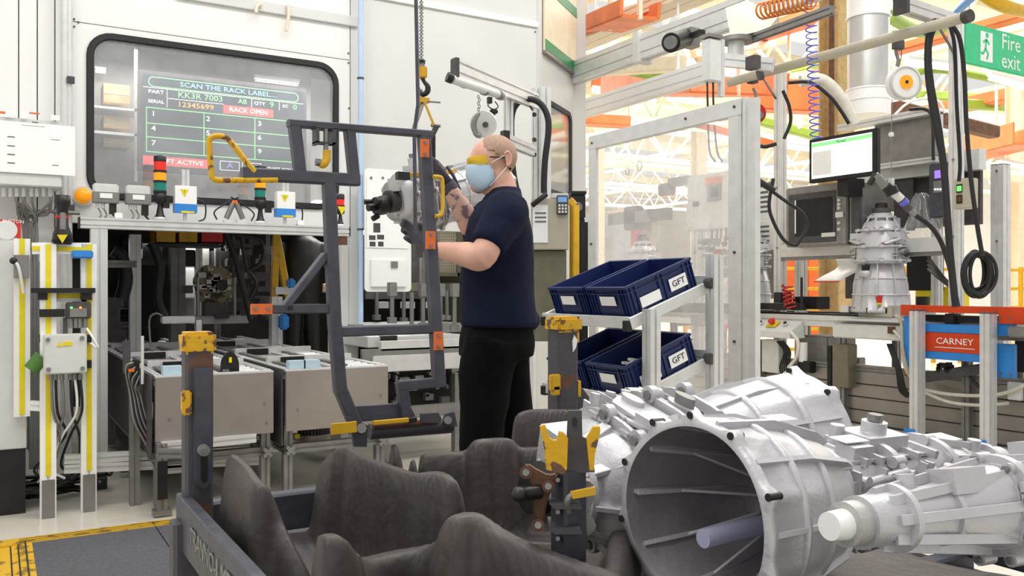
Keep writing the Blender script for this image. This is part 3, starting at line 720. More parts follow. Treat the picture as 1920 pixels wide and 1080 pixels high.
# the beam over the opening
bv_ = 5.86
o = thing('header_beam', 'long silver aluminium beam carrying the sensors below the big window', 'beam', V_(400, 425, bv_))
a = V_(148, 421, bv_); b = V_(652, 421, bv_); zB = V_(152, 408, bv_).z; zb_ = V_(152, 428, bv_).z
MB().prof((a.x, bv_, (zB + zb_) / 2), (b.x, bv_, (zB + zb_) / 2), .09, zB - zb_, up=(0, 0, 1), slots=(1, 2)).build('profile', 'alu', o)
for x in (a.x, b.x): MB().box((x, bv_, (zB + zb_) / 2), (.008, .092, zB - zb_ + .004)).build('end_cap', 'black', o)
MB().cyl((b.x - .05, bv_ - .03, zb_ - .0), (b.x - .05, bv_ - .03, zb_ - .06), .035, 16).build('foot_knob', 'rust', o)
def onbeam(px): p = V_(px, 405, bv_); return Vector((p.x, bv_, zB))
def stack(px, cols, label, sc=1, tri=False):
    p = onbeam(px); o = thing('stack_light', label, 'light', p); r = .038 * sc
    MB().lathe([(0, 0), (r * 1.05, 0), (r * 1.05, .02), (0, .02)], p, n=20).build('base', 'alu', o)
    h = .02; MB().lathe([(r * .9, 0), (r * .6, .02), (r * .4, .07 * sc), (r * .4, .085 * sc), (r, .1 * sc), (r, .16 * sc), (0, .16 * sc)], p + Vector((0, 0, h)), n=20).build('stem', 'black', o)
    h += .16 * sc
    for c in cols:
        MB().cyl(p + Vector((0, 0, h)), p + Vector((0, 0, h + .062 * sc)), r * .97, 20).build('lens_segment', c, o)
        MB().cyl(p + Vector((0, 0, h - .006)), p + Vector((0, 0, h + .008)), r * 1.06, 20).build('collar', 'black', o); h += .064 * sc
    MB().lathe([(r, 0), (r, .03), (r * .8, .038), (0, .038)], p + Vector((0, 0, h)), n=20).build('cap', 'black', o)
    if tri:
        q = p + Vector((0, -r - .004, .145 * sc)); MB().prism([q + Vector((-.03, 0, .03)), q + Vector((.03, 0, .03)), q + Vector((0, 0, -.03))], (0, .004, 0)).build('warning_triangle', 'tape', o)
stack(300, ('greenlens', 'amberlens', 'redlens'), 'red amber and green stack light standing left on the header beam', 1.0)
stack(488, ('greenlens', 'amberlens', 'redlens'), 'red amber and green stack light half hidden by the yellow rack handle', .95)
stack(638, ('redlens',), 'short black stack light with one red lens and yellow triangle', .78, True)
def lightbox(px, label, sc=1):
    p = onbeam(px); o = thing('projector_box', label, 'box', p); w_ = .066 * sc * 2
    MB().cyl(p, p + Vector((0, 0, .06)), .012, 8).build('stem', 'alu', o)
    MB().box(p + Vector((0, 0, .06)), (.08, .05, .01)).build('foot_plate', 'alud', o)
    MB().box(p + Vector((0, 0, .14)), (w_, .07, .17)).build('box_body', 'white', o, bev=.003)
    MB().box(p + Vector((0, 0, .082)), (w_ + .004, .075, .055)).build('blue_band', 'blue', o)
    MB().box(p + Vector((.01, -.038, .058)), (w_ * .6, .004, .012)).build('yellow_label', 'tape', o)
    MB().prof(p + Vector((0, 0, .225)), p + Vector((0, 0, .33)), .045).build('top_profile', 'alu', o)
    q = p + Vector((-.01, -.037, .18)); MB().prism([q + Vector((-.026, 0, .022)), q + Vector((.026, 0, .022)), q + Vector((0, 0, -.028))], (0, .003, 0)).build('warning_triangle', 'tape', o)
    text('!', q + Vector((0, -.001, .004)), (1, 0, 0), (0, 0, 1), .03, 'printdark', o)
    MB().tube([p + Vector((w_ / 2, .02, .15)), p + Vector((w_ / 2 + .06, .02, .12)), p + Vector((w_ / 2 + .06, .02, .03)), p + Vector((w_ / 2 + .02, .02, .005))], .005).build('cable', 'black', o)
    MB().box(p + Vector((-w_ / 2 - .05, 0, .12)), (.04, .03, .08)).build('side_plug', 'black', o)
lightbox(347, 'white and blue box with yellow warning triangle, left one on the beam')
lightbox(534, 'white and blue box with yellow warning triangle, right one on the beam', .95)
for px, lb in ((199, 'grey clear-lidded sensor box nearest the amber beacon'), (260, 'grey clear-lidded sensor box beside the left stack light')):
    p = onbeam(px) + Vector((0, .03, .13)); o = thing('sensor_box', lb, 'sensor', p)
    MB().box(p, (.15, .06, .07)).build('box_body', 'alud', o, bev=.005)
    MB().box(p + Vector((0, 0, .055)), (.145, .055, .06)).build('clear_lid', 'boxgrey', o, bev=.008)
    MB().box(p + Vector((0, -.033, .01)), (.07, .004, .03)).build('label_plate', 'white', o)
    for dx in (-.045, -.015): MB().cyl(p + Vector((dx, 0, -.03)), p + Vector((dx, 0, -.065)), .011, 8).build('cable_gland', 'alu', o); MB().tube([p + Vector((dx, 0, -.06)), p + Vector((dx + .02, 0, -.1)), p + Vector((dx + .01, -.02, -.125))], .005).build('cable', 'alud', o)
    MB().box(p + Vector((.04, 0, -.065)), (.04, .03, .07)).build('plug', 'black', o)
    MB().tube([p + Vector((.04, 0, -.1)), p + Vector((.055, 0, -.115)), p + Vector((.06, -.01, -.125))], .007).build('plug_cable', 'black', o)
for px, s_, lb in ((428, -1, 'left of the paired chrome photo sensors on brackets on the header beam'), (452, 1, 'right of the paired chrome photo sensors on brackets on the header beam')):
    p = onbeam(px); o = thing('photo_sensor', lb, 'sensor', p)
    MB().box(p + Vector((0, 0, .01)), (.06, .05, .02)).build('bracket', 'alu', o)
    a = p + Vector((-.01 * s_, 0, .03)); b = p + Vector((-.045 * s_, -.0, .13))
    a.x = p.x + .012 * s_; b.x = p.x - .03 * s_
    MB().cyl(a, b, .018, 12).build('sensor_barrel', 'chain', o); MB().cyl(b, b + (b - a) * .2, .012, 12).build('orange_tip', 'orange', o)
    MB().tube([b, b + Vector((-.03 * s_, 0, .04)) * -1 * -1, p + Vector((s_ * .08, .01, .08)), p + Vector((s_ * .07, .01, .02))], .005).build('cable', 'black', o)
for px, lb in ((222, 'small white clip block between the sensor boxes on the beam'), (563, 'small white clip block at the right on the beam')):
    p = onbeam(px); tag(MB().box(p + Vector((0, 0, .02)), (.045, .03, .035)).build('clip_block', 'white', bev=.004), lb, 'clip')
# amber beacon
p = V_(155, 368, WV); o = thing('amber_beacon', 'round amber beacon on the wall beside the big window', 'light', p)
MB().cyl((p.x, WV - .03, p.z), (p.x, WV, p.z), .062, 24).build('base_ring', 'boxgrey', o)
MB().ball((p.x, WV - .03, p.z), .05, 20, 12, (1, .8, 1)).build('lens', 'amberlens', o)
MB().tube([V_(60, 398, 5.95), V_(90, 396, 5.95), V_(150, 400, 5.95)], .012).build('cable', 'alud', o)
# floor mat
mz = .012
m0 = Z_(-120, 1030, 0); 
ma, mb_ = Z_(8, 1012, mz), Z_(352, 967, mz)
o = thing('floor_mat', 'dark ribbed anti-fatigue mat with a yellow border in the lower left corner', 'mat', (-1.2, 3.2, 0))
e0 = Z_(60, 1018, mz); e1 = Z_(350, 972, mz); yv = e0.y; xl = e0.x; xr = 1.4
mid = Z_(285, 978, mz).x
MB().box2((xl, 2.5, 0), (mid - .003, yv, .014)).build('mat_tile', 'mat', o); MB().box2((mid + .003, 2.5, 0), (xr, yv, .014)).build('mat_tile', 'mat', o)
bw = .16
def bevelstrip(a, b, inn, out_, name='border_strip'):
    a = Vector(a); b = Vector(b); n_ = Vector(out_)
    return MB().prism([a, a + n_ * bw, a + n_ * bw + Vector((0, 0, .002)), a + Vector((0, 0, .015))], b - a).build(name, 'matedge', o)
bevelstrip((xl - bw, yv, 0), (mid, yv, 0), 0, (0, 1, 0)); bevelstrip((mid + .004, yv, 0), (xr, yv, 0), 0, (0, 1, 0))
bevelstrip((xl, 2.5, 0), (xl, yv, 0), 0, (-1, 0, 0))
for i in range(3):
    MB().box2((xl - .03 - i * .03, 2.5, .0), (xl - .024 - i * .03, yv + .03, .017 - i * .004)).build('groove_rib', 'rubber', o)
    MB().box2((xl - .05, yv + .025 + i * .045, .0), (xr, yv + .0275 + i * .045, .0145 - i * .0035)).build('groove_rib', 'rubber', o)
# ================================================================== INSIDE THE CELL
# display behind the window
dv = 6.75
o = thing('rack_display', 'large screen behind the window reading SCAN THE RACK LABEL', 'screen', V_(415, 230, dv))
A = V_(268, 143, dv); B = V_(568, 318, dv); zt, zl = V_(268, 138, dv).z, V_(268, 311, dv).z
W_, H_ = B.x - A.x, zt - zl
def sp(x, y): return Vector((A.x + x * W_, dv - .001, zt - y * H_))   # x, y from 0 to 1 over the screen
MB().box2((A.x - .03, dv + .004, zl - .03), (B.x + .03, dv + .06, zt + .03)).build('bezel', 'darkgrey', o)
MB().box2((A.x, dv, zl), (B.x, dv + .004, zt)).build('display', 'screen', o)
def srect(x0, y0, x1, y1, m, nm='field', d=.002): a, b = sp(x0, y0), sp(x1, y1); return MB().box2((a.x, dv - d, a.z), (b.x, dv, b.z)).build(nm, m, o)
def sline(x0, y0, x1, y1, m='glowgreen', t=.003): a, b = sp(x0, y0), sp(x1, y1); return MB().bar(a, b, t * 2, .002, up=(0, 1, 0)).build('line', m, o)
R_ = rrect(A.x + .03 * W_, B.x - .03 * W_, zt - .13 * H_, zt - .02 * H_, .05 * H_ * 1.05)
R2 = rrect(A.x + .03 * W_ + .005, B.x - .03 * W_ - .005, zt - .13 * H_ + .005, zt - .02 * H_ - .005, .05 * H_)
MB().ring([(x, dv - .003, z) for x, z in R_], [(x, dv - .003, z) for x, z in R2], (0, .002, 0)).build('title_outline', 'glowgreen', o)
def st(s_, x, y, size, m, al='CENTER', sx=1.25): return text(s_, sp(x, y) + Vector((0, -.003, 0)), (1, 0, 0), (0, 0, 1), size, m, o, al=al, sx=sx)
st('SCAN THE RACK LABEL....', .52, .075, .05, 'glowblue', sx=1.25)
st('PART', .075, .185, .036, 'glowwhite'); st('SERIAL', .075, .29, .034, 'glowwhite', sx=1.1); st('KK3R 7003', .34, .19, .06, 'glowgreen', sx=1.15); st('AB', .6, .19, .05, 'glowgreen', sx=1.1)
st('QTY', .71, .19, .034, 'glowwhite'); st('9', .79, .19, .06, 'glowgreen2'); st('SC', .88, .19, .032, 'glowwhite'); st('0', .945, .19, .055, 'glowgreen2')
st('12345699', .31, .295, .052, 'gloworange')
srect(.48, .245, .80, .34, 'glowred'); st('RACK OPEN', .64, .293, .048, 'glowwhite', sx=1.1)
for a_ in ((.14, .14, .14, .34), (.66, .14, .66, .24), (.84, .14, .84, .24), (.14, .24, .48, .24), (0.0, .14, 1, .14)): sline(*a_, m='glowwhite', t=.0016)
for y in (.36, .53, .68, .84): sline(.02, y, .98, y)
for x in (.02, .36, .68, .98): sline(x, .36, x, .84)
for i in range(9): st(str(i + 1), .06 + .325 * (i % 3), .425 + .16 * (i // 3), .052, 'glowwhite')
srect(0, .885, .42, .985, 'glowred'); st('SHIFT ACTIVE', .21, .935, .045, 'glowwhite')
for a_, b_ in ((.46, .58), (.6, .72)):
    for q in ((a_, .885, b_, .885), (a_, .985, b_, .985), (a_, .885, a_, .985), (b_, .885, b_, .985)): sline(*q, m='glowwhite', t=.0016)
st('A', .52, .935, .055, 'glowpurple'); st('24', .67, .935, .05, 'glowgreen2'); st('SHIFT COUNT', .87, .935, .032, 'glowwhite')
# boxes on a rack behind the window
o = thing('box_rack', 'white shelf rack behind the left side of the window', 'shelf', V_(215, 300, 6.9))
for y in (203, 250): MB().bv(176, y - 6, 258, y + 6, 6.9, .3).build('shelf_board', 'white', o)
MB().bv(252, 90, 258, 340, 6.9, .03).build('upright', 'alu', o)
for i, (y0, y1, lb) in enumerate(((155, 196, 'tan carton on the top shelf behind the window'), (216, 243, 'tan carton on the middle shelf behind the window'), (258, 278, 'tan carton low behind the window'))):
    o = thing('carton', lb, 'box', V_(215, y1, 6.95)); MB().bv(194, y0, 244, y1, 6.95, .2).build('carton_body', 'wood', o, bev=.004)
    MB().bv(194, (y0 + y1) / 2 - 1, 244, (y0 + y1) / 2 + 1, 6.948, .003).build('tape_seam', 'beige', o)
# lamps inside, seen through the glass
for i, (x0, y0, x1, y1, lb) in enumerate(((480, 150, 560, 160, 'short strip lamp at the top right behind the window'), (180, 128, 198, 136, 'small strip lamp at the top left behind the window'))):
    o = thing('cell_strip_lamp', lb, 'lamp', V_(x0, y0, 7.2)); MB().bv(x0, y0, x1, y1, 7.2, .04).build('lamp_tube', 'lamp', o)
    MB().bv(x0 - 2, y0 - 4, x1 + 2, y0 - 1, 7.2, .05).build('lamp_housing', 'white', o)
# bin shelf
o = thing('bin_shelf', 'black shelf inside the dark cell under the coloured bins', 'shelf', V_(355, 460, 7.6))
MB().bv(288, 456, 420, 463, 7.5, .4).build('shelf_board', 'black', o)
for x in (290, 418): p = V_(x, 460, 7.8); MB().box2((p.x - .02, 7.8, p.z), (p.x + .02, 7.84, 3.1)).build('upright', 'black', o)
for i, (x0, x1, m, lb) in enumerate(((291, 331, 'yellow', 'left yellow bin on the black shelf inside the dark cell'), (334, 372, 'yellow', 'second yellow bin, touching the red bin inside the dark cell'), (376, 420, 'red', 'red bin on the black shelf inside the dark cell'))):
    o = thing('small_bin', lb, 'bin', V_((x0 + x1) / 2, 456, 7.5)); a = V_(x0, 429, 7.5); b = V_(x1, 456, 7.5)
    m_ = MB(); t_ = .008
    m_.box2((a.x, 7.5, b.z), (b.x, 7.8, b.z + t_)); m_.box2((a.x, 7.5, b.z), (a.x + t_, 7.8, a.z)); m_.box2((b.x - t_, 7.5, b.z), (b.x, 7.8, a.z)); m_.box2((a.x, 7.5, b.z), (b.x, 7.5 + t_, a.z - .02)); m_.box2((a.x, 7.8 - t_, b.z), (b.x, 7.8, a.z))
    m_.build('bin_body', m, o); MB().box2((a.x - .004, 7.49, a.z - .03), (b.x + .004, 7.5, a.z - .015)).build('rim', m, o)
# frames and panels in the dark
post(332, 462, 8.0, .12, 'wide grey post under the yellow bins inside the cell', m='alud')
post(372, 462, 8.3, .06, 'thin silver post behind the dirty gearbox', m='alu')
post(408, 455, 8.4, .05, 'thin silver post right of the dirty gearbox', m='alud')
o = thing('partition', 'pale partition with round guard behind the dirty gearbox', 'panel', V_(350, 520, 8.6))
MB().bv(338, 465, 392, 600, 8.6, .05).build('sheet', 'alud', o); MB().bv(340, 502, 366, 560, 8.55, .04).build('cover', 'wallgrey', o, bev=.01)
MB().bv(400, 470, 430, 505, 8.5, .2).build('switch_box', 'black', o)
o = tag(MB().bv(338, 468, 366, 500, 8.3, .06).build('inner_monitor', 'black', bev=.006), 'small dark monitor behind the yellow bins', 'monitor')
for k, (P, r, lb) in enumerate(([[(212, 470), (226, 480), (236, 520), (228, 560)], .05, 'thick dark hose at the left inside the cell'], [[(285, 455), (300, 500), (296, 560), (310, 600)], .035, 'dark cable loom left of the grey post inside the cell'],
    [[(425, 440), (440, 480), (456, 540), (470, 600)], .022, 'black hose slanting right of the dirty gearbox'], [[(440, 440), (488, 450), (490, 490), (462, 510)], .016, 'looped black hose behind the yellow ladder'], [[(452, 445), (462, 500), (480, 530), (470, 560)], .014, 'thin black hose crossing above the orange reflector'])):
    tag(MB().tube([V_(x, y, 7.0) for x, y in P], r, 8).build('cell_hose', 'rubber'), lb, 'hose')
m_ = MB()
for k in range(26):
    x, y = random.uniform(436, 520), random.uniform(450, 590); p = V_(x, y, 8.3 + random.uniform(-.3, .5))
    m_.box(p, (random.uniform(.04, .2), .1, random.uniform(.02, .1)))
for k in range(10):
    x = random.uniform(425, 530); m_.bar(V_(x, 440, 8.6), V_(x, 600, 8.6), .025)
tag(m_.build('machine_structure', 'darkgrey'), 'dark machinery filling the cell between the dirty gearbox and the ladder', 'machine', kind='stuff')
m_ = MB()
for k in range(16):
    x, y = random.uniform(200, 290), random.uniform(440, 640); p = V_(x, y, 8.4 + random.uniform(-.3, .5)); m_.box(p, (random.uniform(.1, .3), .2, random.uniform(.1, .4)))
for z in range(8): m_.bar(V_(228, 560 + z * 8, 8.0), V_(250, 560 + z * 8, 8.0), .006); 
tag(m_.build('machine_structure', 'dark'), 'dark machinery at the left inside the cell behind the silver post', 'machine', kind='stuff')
# worker in black deep in the cell (seen from behind, partly hidden)
wk = thing('person', 'person in black clothes inside the cell behind the rack gate, one arm bare', 'person', (V_(562, 800, 7.9).x, 7.9, 0))
px = V_(562, 500, 7.9); 
m_ = MB(); cx = px.x
m_.loft([[Vector((cx + math.cos(t) * a_, 7.9 + math.sin(t) * b_, z)) for t in [2*PI*i/16 for i in range(16)]] for z, a_, b_ in ((.95, .17, .12), (1.1, .19, .13), (1.35, .22, .13), (1.5, .2, .11), (1.56, .07, .07))])
m_.tube([(cx - .22, 7.9, 1.48), (cx - .27, 7.85, 1.2), (cx - .22, 7.75, 1.0)], [.06, .05, .04]); m_.tube([(cx + .2, 7.9, 1.48), (cx + .25, 7.85, 1.3)], [.065, .055])
remesh(m_.build('torso_clothing', 'black', wk), .02, 4)
m_ = MB()
for s_ in (-1, 1): m_.tube([(cx + s_ * .09, 7.9, .98), (cx + s_ * .11, 7.88, .5), (cx + s_ * .12, 7.92, .08)], [.105, .075, .06])
remesh(m_.build('trousers', 'black', wk), .02, 3)
m_ = MB(); m_.tube([(cx + .25, 7.85, 1.32), (cx + .3, 7.8, 1.22), (cx + .22, 7.65, 1.12)], [.045, .042, .03]); m_.tube([(cx + .22, 7.65, 1.12), (cx + .16, 7.6, 1.13)], [.03, .035])
for q in range(4): m_.tube([(cx + .17, 7.6, 1.145 - q * .02), (cx + .1, 7.57, 1.14 - q * .02)], .009, 6)
remesh(m_.build('forearm', 'skin', wk), .01, 2); m_ = MB(); m_.tube([(cx, 7.9, 1.52), (cx, 7.9, 1.6)], .055); m_.ball((cx, 7.88, 1.7), .1, 16, 12, (.8, .95, 1.15))
remesh(m_.build('head', 'skin', wk), .012, 2)
MB().ball((cx, 7.895, 1.715), .105, 16, 10, (.82, .96, 1.1)).build('hair', 'hair', wk)
for s_ in (-1, 1): MB().ball((cx + s_ * .12, 7.86, .045), .08, 12, 8, (.6, 1.5, .55)).build('shoe', 'black', wk)
wk.matrix_basis = Matrix.Translation((V_(566, 500, 7.62).x, 7.62, 0)) @ Matrix.Diagonal((.85, .9, 1.08, 1))
# yellow ladder
o = thing('step_ladder', 'yellow ladder frame inside the cell left of the person in black', 'ladder', V_(522, 560, 7.3))
MB().bar(V_(518, 432, 7.3), V_(514, 556, 7.3), .06, .04).build('side_rail', 'yellow', o); MB().bar(V_(517, 436, 7.3), V_(540, 556, 7.3), .06, .04).build('side_rail', 'yellow', o)
MB().prof(V_(517, 556, 7.2), V_(517, 680, 7.2), .09).build('post', 'alu', o); MB().prof(V_(515, 545, 7.15), V_(555, 545, 7.15), .06).build('cross_rail', 'alu', o)
o = thing('blue_canister', 'blue canister with nozzle behind the diagonal gate brace', 'canister', V_(536, 612, 7.0))
MB().bv(527, 590, 543, 618, 7.0, .1).build('canister_body', 'blue', o, bev=.015); MB().bv(541, 522, 555, 540, 7.0, .08).build('blue_cap', 'blue', o, bev=.015)
o = tag(MB().bv(543, 596, 590, 606, 7.6, .3).build('wood_shelf', 'wood'), 'brown shelf edge behind the lower gate bar', 'shelf')
# dirty gearbox fixture
def bell_front(o, c, r, m1, m2, d=.18):
    n = 40; sec = []
    for i in range(n):
        t = 2*PI*i/n; rr = r * (1 + .05 * math.sin(3*t + 1) + .035 * math.sin(7*t)); sec.append(Vector((math.cos(t) * rr, 0, math.sin(t) * rr)))
    MB().loft([[c + p * 1.02 for p in sec], [c + p * 1.02 + Vector((0, .02, 0)) for p in sec], [c + p * .9 + Vector((0, .03, 0)) for p in sec], [c + p * .7 + Vector((0, d, 0)) for p in sec]]).build('casing', m1, o)
    m_ = MB()
    for k in range(22): a_ = random.uniform(0, 6.28); q = random.uniform(.1, .85) * r; m_.box(c + Vector((math.cos(a_) * q, -.012, math.sin(a_) * q)), (random.uniform(.02, .07), .05, random.uniform(.01, .05)))
    m_.build('valve_block', m2, o)
    for k in range(10): a_ = 2*PI*k/10; p = c + Vector((math.cos(a_) * r * .95, -.005, math.sin(a_) * r * .95)); MB().cyl(p, p - Vector((0, .015, 0)), .013, 6).build('bolt', 'chain', o)
    MB().cyl(c + Vector((.05, -.03, 0)), c + Vector((.05, -.06, 0)), .045, 20).build('bearing_seat', 'black', o)
gv = 7.4
o = thing('gearbox', 'dirty brownish open gearbox held on a fixture inside the dark cell', 'gearbox', V_(402, 570, gv))
c = V_(402, 535, gv); bell_front(o, c, .165, 'castdirty', 'castfar')
o = thing('lift_fixture', 'grey lifting plate on rods carrying the dirty gearbox', 'fixture', V_(400, 600, 7.2))
MB().bv(362, 594, 466, 606, 7.0, .35).build('plate', 'alud', o); MB().bv(304, 594, 366, 606, 6.7, .1).build('arm', 'alu', o, bev=.006)
MB().bv(368, 600, 378, 640, 6.9, .06).build('column', 'alu', o); MB().bv(405, 590, 430, 597, 6.95, .1).build('pad', 'black', o)
for x in (371, 440): MB().cyl(V_(x, 520, 7.1), V_(x, 596, 7.1), .012, 10).build('guide_rod', 'chain', o)
MB().bv(344, 535, 362, 550, 7.3, .1).build('clamp', 'darkgrey', o); MB().bv(385, 568, 425, 594, 7.3, .15).build('cradle', 'darkgrey', o)
MB().tube([V_(282, 650, 6.6), V_(280, 600, 6.6), V_(292, 588, 6.6), V_(304, 592, 6.6)], .008).build('hose', 'alud', o)
# ------------------------------------------------------------------ roller conveyors coming out of the cell
cz_ = .735; cf = 4.92
def conveyor(x0, x1, label, bump_px):
    o = thing('roller_conveyor', label, 'conveyor', (x0, cf, 0))
    f_ = MB().box2((x0, cf, .38), (x1, cf + .012, cz_ - .01)).build('front_panel', 'sheet', o, bev=.003)
    MB().box2((x0, cf, cz_ - .012), (x1, cf + .06, cz_ - .003)).build('panel_lip', 'alu', o)
    for dx, dz in ((.07, .12), (x1 - x0 - .05, .17), (x1 - x0 - .04, .06)):
        MB().cyl((x0 + dx, cf - .006, .38 + dz), (x0 + dx, cf, .38 + dz), .007, 8).build('screw', 'chain', f_)
    for x in (x0 + .02, (x0 + x1) / 2, x1 - .02):
        r_ = MB().prof((x, cf + .05, cz_ - .03), (x, 8.6, cz_ - .03), .04, .06).build('side_rail', 'alu', o)
    for x in (x0 + .08, (x0 + x1) / 2 + .07):
        m_ = MB()
        y = cf + .1
        while y < 8.5: m_.box((x, y, cz_ + .002), (.035, .03, .012)); y += .045
        c_ = m_.build('chain', 'alud', o); c_['kind'] = 'stuff'
    MB().box2((x0 - .02, cf + .02, .3), (x0 - .012, 8.6, cz_)).build('side_plate', 'darkgrey', o)
    y = cf + .12; k = 0
    while y < 8.4:
        MB().cyl((x0 + .14, y, cz_ - .03), ((x0 + x1) / 2 - .03, y, cz_ - .03),   .022, 12).build('roller', 'steel', o)
        MB().cyl(((x0 + x1) / 2 + .12, y, cz_ - .03), (x1 - .05, y, cz_ - .03), .027, 12).build('roller', 'alu', o); y += .115 if y < 6.6 else .2
    MB().box2((x0 + .03, cf + .03, cz_ - .12), (x1 - .03, 8.6, cz_ - .11)).build('gap_shade_sheet', 'dark', o)  # dark sheet added so the gaps between the rollers look shaded
    for y in (5.45, 6.3, 7.3): MB().box2((x0 + .04, y, cz_ - .02), (x1 - .04, y + .05, cz_ + .035)).build('cross_rail', 'alu', o); MB().box2((x0 + .12, y - .01, cz_ - .04), (x0 + .27, y, cz_ + .03)).build('stop_block', 'black', o)
    for x in (x0 + .03, x1 - .03):
        for y in (cf + .08, 7.2): MB().prof((x, y, .02), (x, y, cz_ - .06), .05).build('leg', 'alud', o)
    MB().prof((x0 + .03, cf + .08, .27), (x1 - .03, cf + .08, .27), .05).build('lower_rail', 'alud', o)
    for x in (x0 + .03, x1 - .03): MB().prof((x, cf, .27), (x, 8, .27), .05).build('lower_rail', 'alud', o)
    return o
cx0, cx1, cx2, cx3 = V_(291, 750, cf).x, V_(513, 750, cf).x, V_(536, 750, cf).x, V_(728, 750, cf).x
c1 = conveyor(cx0, cx1, 'left roller conveyor with bare sheet metal front panel', 0)
c2 = conveyor(cx2, cx3, 'right roller conveyor behind the rack gate, sheet metal front', 0)
for px, py, lb in ((322, 690, 'small pale blue block at the left on the left conveyor'), (582, 660, 'pale blue block on the front of the right conveyor'), (555, 672, 'small pale blue block at the left of the right conveyor')):
    p = V_(px, py, cf + .06); tag(MB().box((p.x, cf + .06, cz_ + .02), (.1, .06, .05)).build('stop_pad', 'paleblue', bev=.003), lb, 'block')
p = V_(430, 675, cf + .12); o = thing('guide_dome', 'black half-round guide plate with green mark on the left conveyor', 'guide', (p.x, cf + .15, cz_))
n = 14; MB().prism([(p.x + .05 * math.cos(PI * i / n), cf + .1, cz_ + .02 + .085 * math.sin(PI * i / n)) for i in range(n + 1)] + [(p.x - .05, cf + .1, cz_ - .02), (p.x + .05, cf + .1, cz_ - .02)], (0, .02, 0)).build('plate', 'black', o)
MB().box((p.x, cf + .095, cz_ + .06), (.015, .006, .03)).build('mark', 'tape', o); MB().box((p.x, cf + .13, cz_ + .0), (.04, .03, .09)).build('bracket', 'alud', o)
o = thing('drive_motor', 'round metal motor with finned top under the right conveyor', 'motor', (V_(588, 800, cf + .25).x, cf + .25, .3))
q = V_(588, 826, cf + .25); zt_ = .37
MB().cyl((q.x, q.y, q.z - .02), (q.x, q.y, q.z + .045), .1, 28).build('end_cap', 'sheet', o)
m_ = MB(); 
for i in range(28): t = 2*PI*i/28; m_.box((q.x + .09 * math.cos(t), q.y + .09 * math.sin(t), q.z + .13), (.008, .008, .18))
m_.cyl((q.x, q.y, q.z + .04), (q.x, q.y, q.z + .22), .078, 20); m_.build('cooling_fins', 'darkgrey', o)
MB().box((q.x - .11, q.y - .02, q.z + .04), (.03, .02, .03)).build('yellow_tag', 'tape', o)
# low rails on the floor linking frame and conveyors
o = thing('floor_rail', 'pair of long silver rails low over the floor running to the conveyors', 'rail', (.3, 5.3, .1))
for (x0, y0, x1, y1) in ((120, 862, 520, 838), (120, 878, 500, 862), (300, 838, 560, 820), (300, 880, 350, 876)):
    a = V_(x0, y0, 5.25); b = V_(x1, y1, 5.25); MB().prof(a, b, .05).build('rail_profile', 'alu', o)
MB().prof(V_(295, 850, 4.75) , V_(350, 850, 4.75), .045).build('rail_profile', 'alud', o)
a = Z_(303, 966, 0); o2 = MB().prof((a.x, a.y, 0), (a.x, a.y, .38), .05).build('leg', 'alud', o)
MB().box((a.x, a.y - .03, .19), (.05, .01, .2)).build('black_bracket', 'black', o)
MB().box((a.x, a.y - .01, .02), (.09, .08, .03)).build('foot', 'chain', o)
MB().prof((a.x, a.y, .36), (a.x + .5, a.y + .05, .36), .05).build('rail_profile', 'alu', o); MB().prof((a.x, a.y, .28), (a.x, 5.3, .28), .04).build('rail_profile', 'alud', o)
o = thing('side_valve', 'cluster of hoses, black valve and orange tag left of the conveyor', 'valve', V_(258, 700, 5.1))
MB().bv(248, 676, 262, 724, 5.1, .06).build('valve_body', 'black', o, bev=.006); MB().bv(241, 692, 252, 697, 5.08, .04).build('orange_tag', 'orange', o)
MB().bv(232, 640, 245, 700, 5.2, .05).build('plate', 'darkgrey', o)
MB().cyl(V_(267, 630, 5.0), V_(267, 720, 5.0), .008, 8).build('rod', 'alu', o)
for i in range(7):
    MB().tube([V_(250 + i * 2, 680 + i * 4, 5.1), V_(236 + i * 3, 690 + i * 6, 5.1), V_(244 + i * 3, 740, 5.12), V_(252 + i * 4, 790, 5.1), V_(275 + i * 4, 835, 5.1)], .007, 6).build('hose', 'black' if i % 2 else 'alud', o)
MB().prof(V_(252, 700, 5.2), (V_(252, 700, 5.2).x, 5.2, 0), .05).build('post', 'alud', o)
# ------------------------------------------------------------------ right bay of the cell: pallet station
o = thing('wall_board', 'white hanging document board with printed sheet right of the blue pipe', 'board', V_(725, 430, 5.85))
v = 5.9; MB().prism([(x, v, z) for x, z in rrect(V_(684, 430, v).x, V_(771, 430, v).x, V_(690, 547, v).z, V_(690, 315, v).z, .03)], (0, .015, 0)).build('panel', 'white', o)
a = V_(686, 330, v); MB().bv(688, 330, 766, 466, v - .006, .004).build('sheet', 'paper', o)
MB().bv(696, 486, 762, 538, v - .02, .02).build('box_cover', 'white', o, bev=.004); MB().bv(734, 490, 746, 502, v - .03, .01).build('catch', 'alud', o)
m_ = []
for x, y, w_, h_ in ((700, 418, 13, 18), (692, 441, 12, 9), (707, 440, 13, 9), (693, 453, 11, 9), (709, 453, 10, 9)): m_.append((x, y, x + w_, y + h_))
prints(m_, v - .0065, o, 'darkgrey')
for x in (696, 718, 738): q = V_(x, 333, v - .01); MB().ball(q, .01, 8, 6).build('pin', 'chain', o)
o = thing('mesh_window', 'beige framed wire mesh window inside the right bay', 'window', V_(835, 470, 7.6))
v = 7.6
for a_ in ((815, 425, 862, 431), (815, 511, 862, 518), (812, 425, 819, 518), (858, 425, 868, 518)): MB().bv(*a_, v, .05).build('frame_bar', 'beiged', o)
MB().bv(819, 430, 858, 512, v + .03, .01).build('pane', 'cream', o)
for i in range(9): MB().bar(V_(820 + i * 4.4, 430, v), V_(820 + i * 4.4, 512, v), .004).build('mesh_wire', 'alud', o)
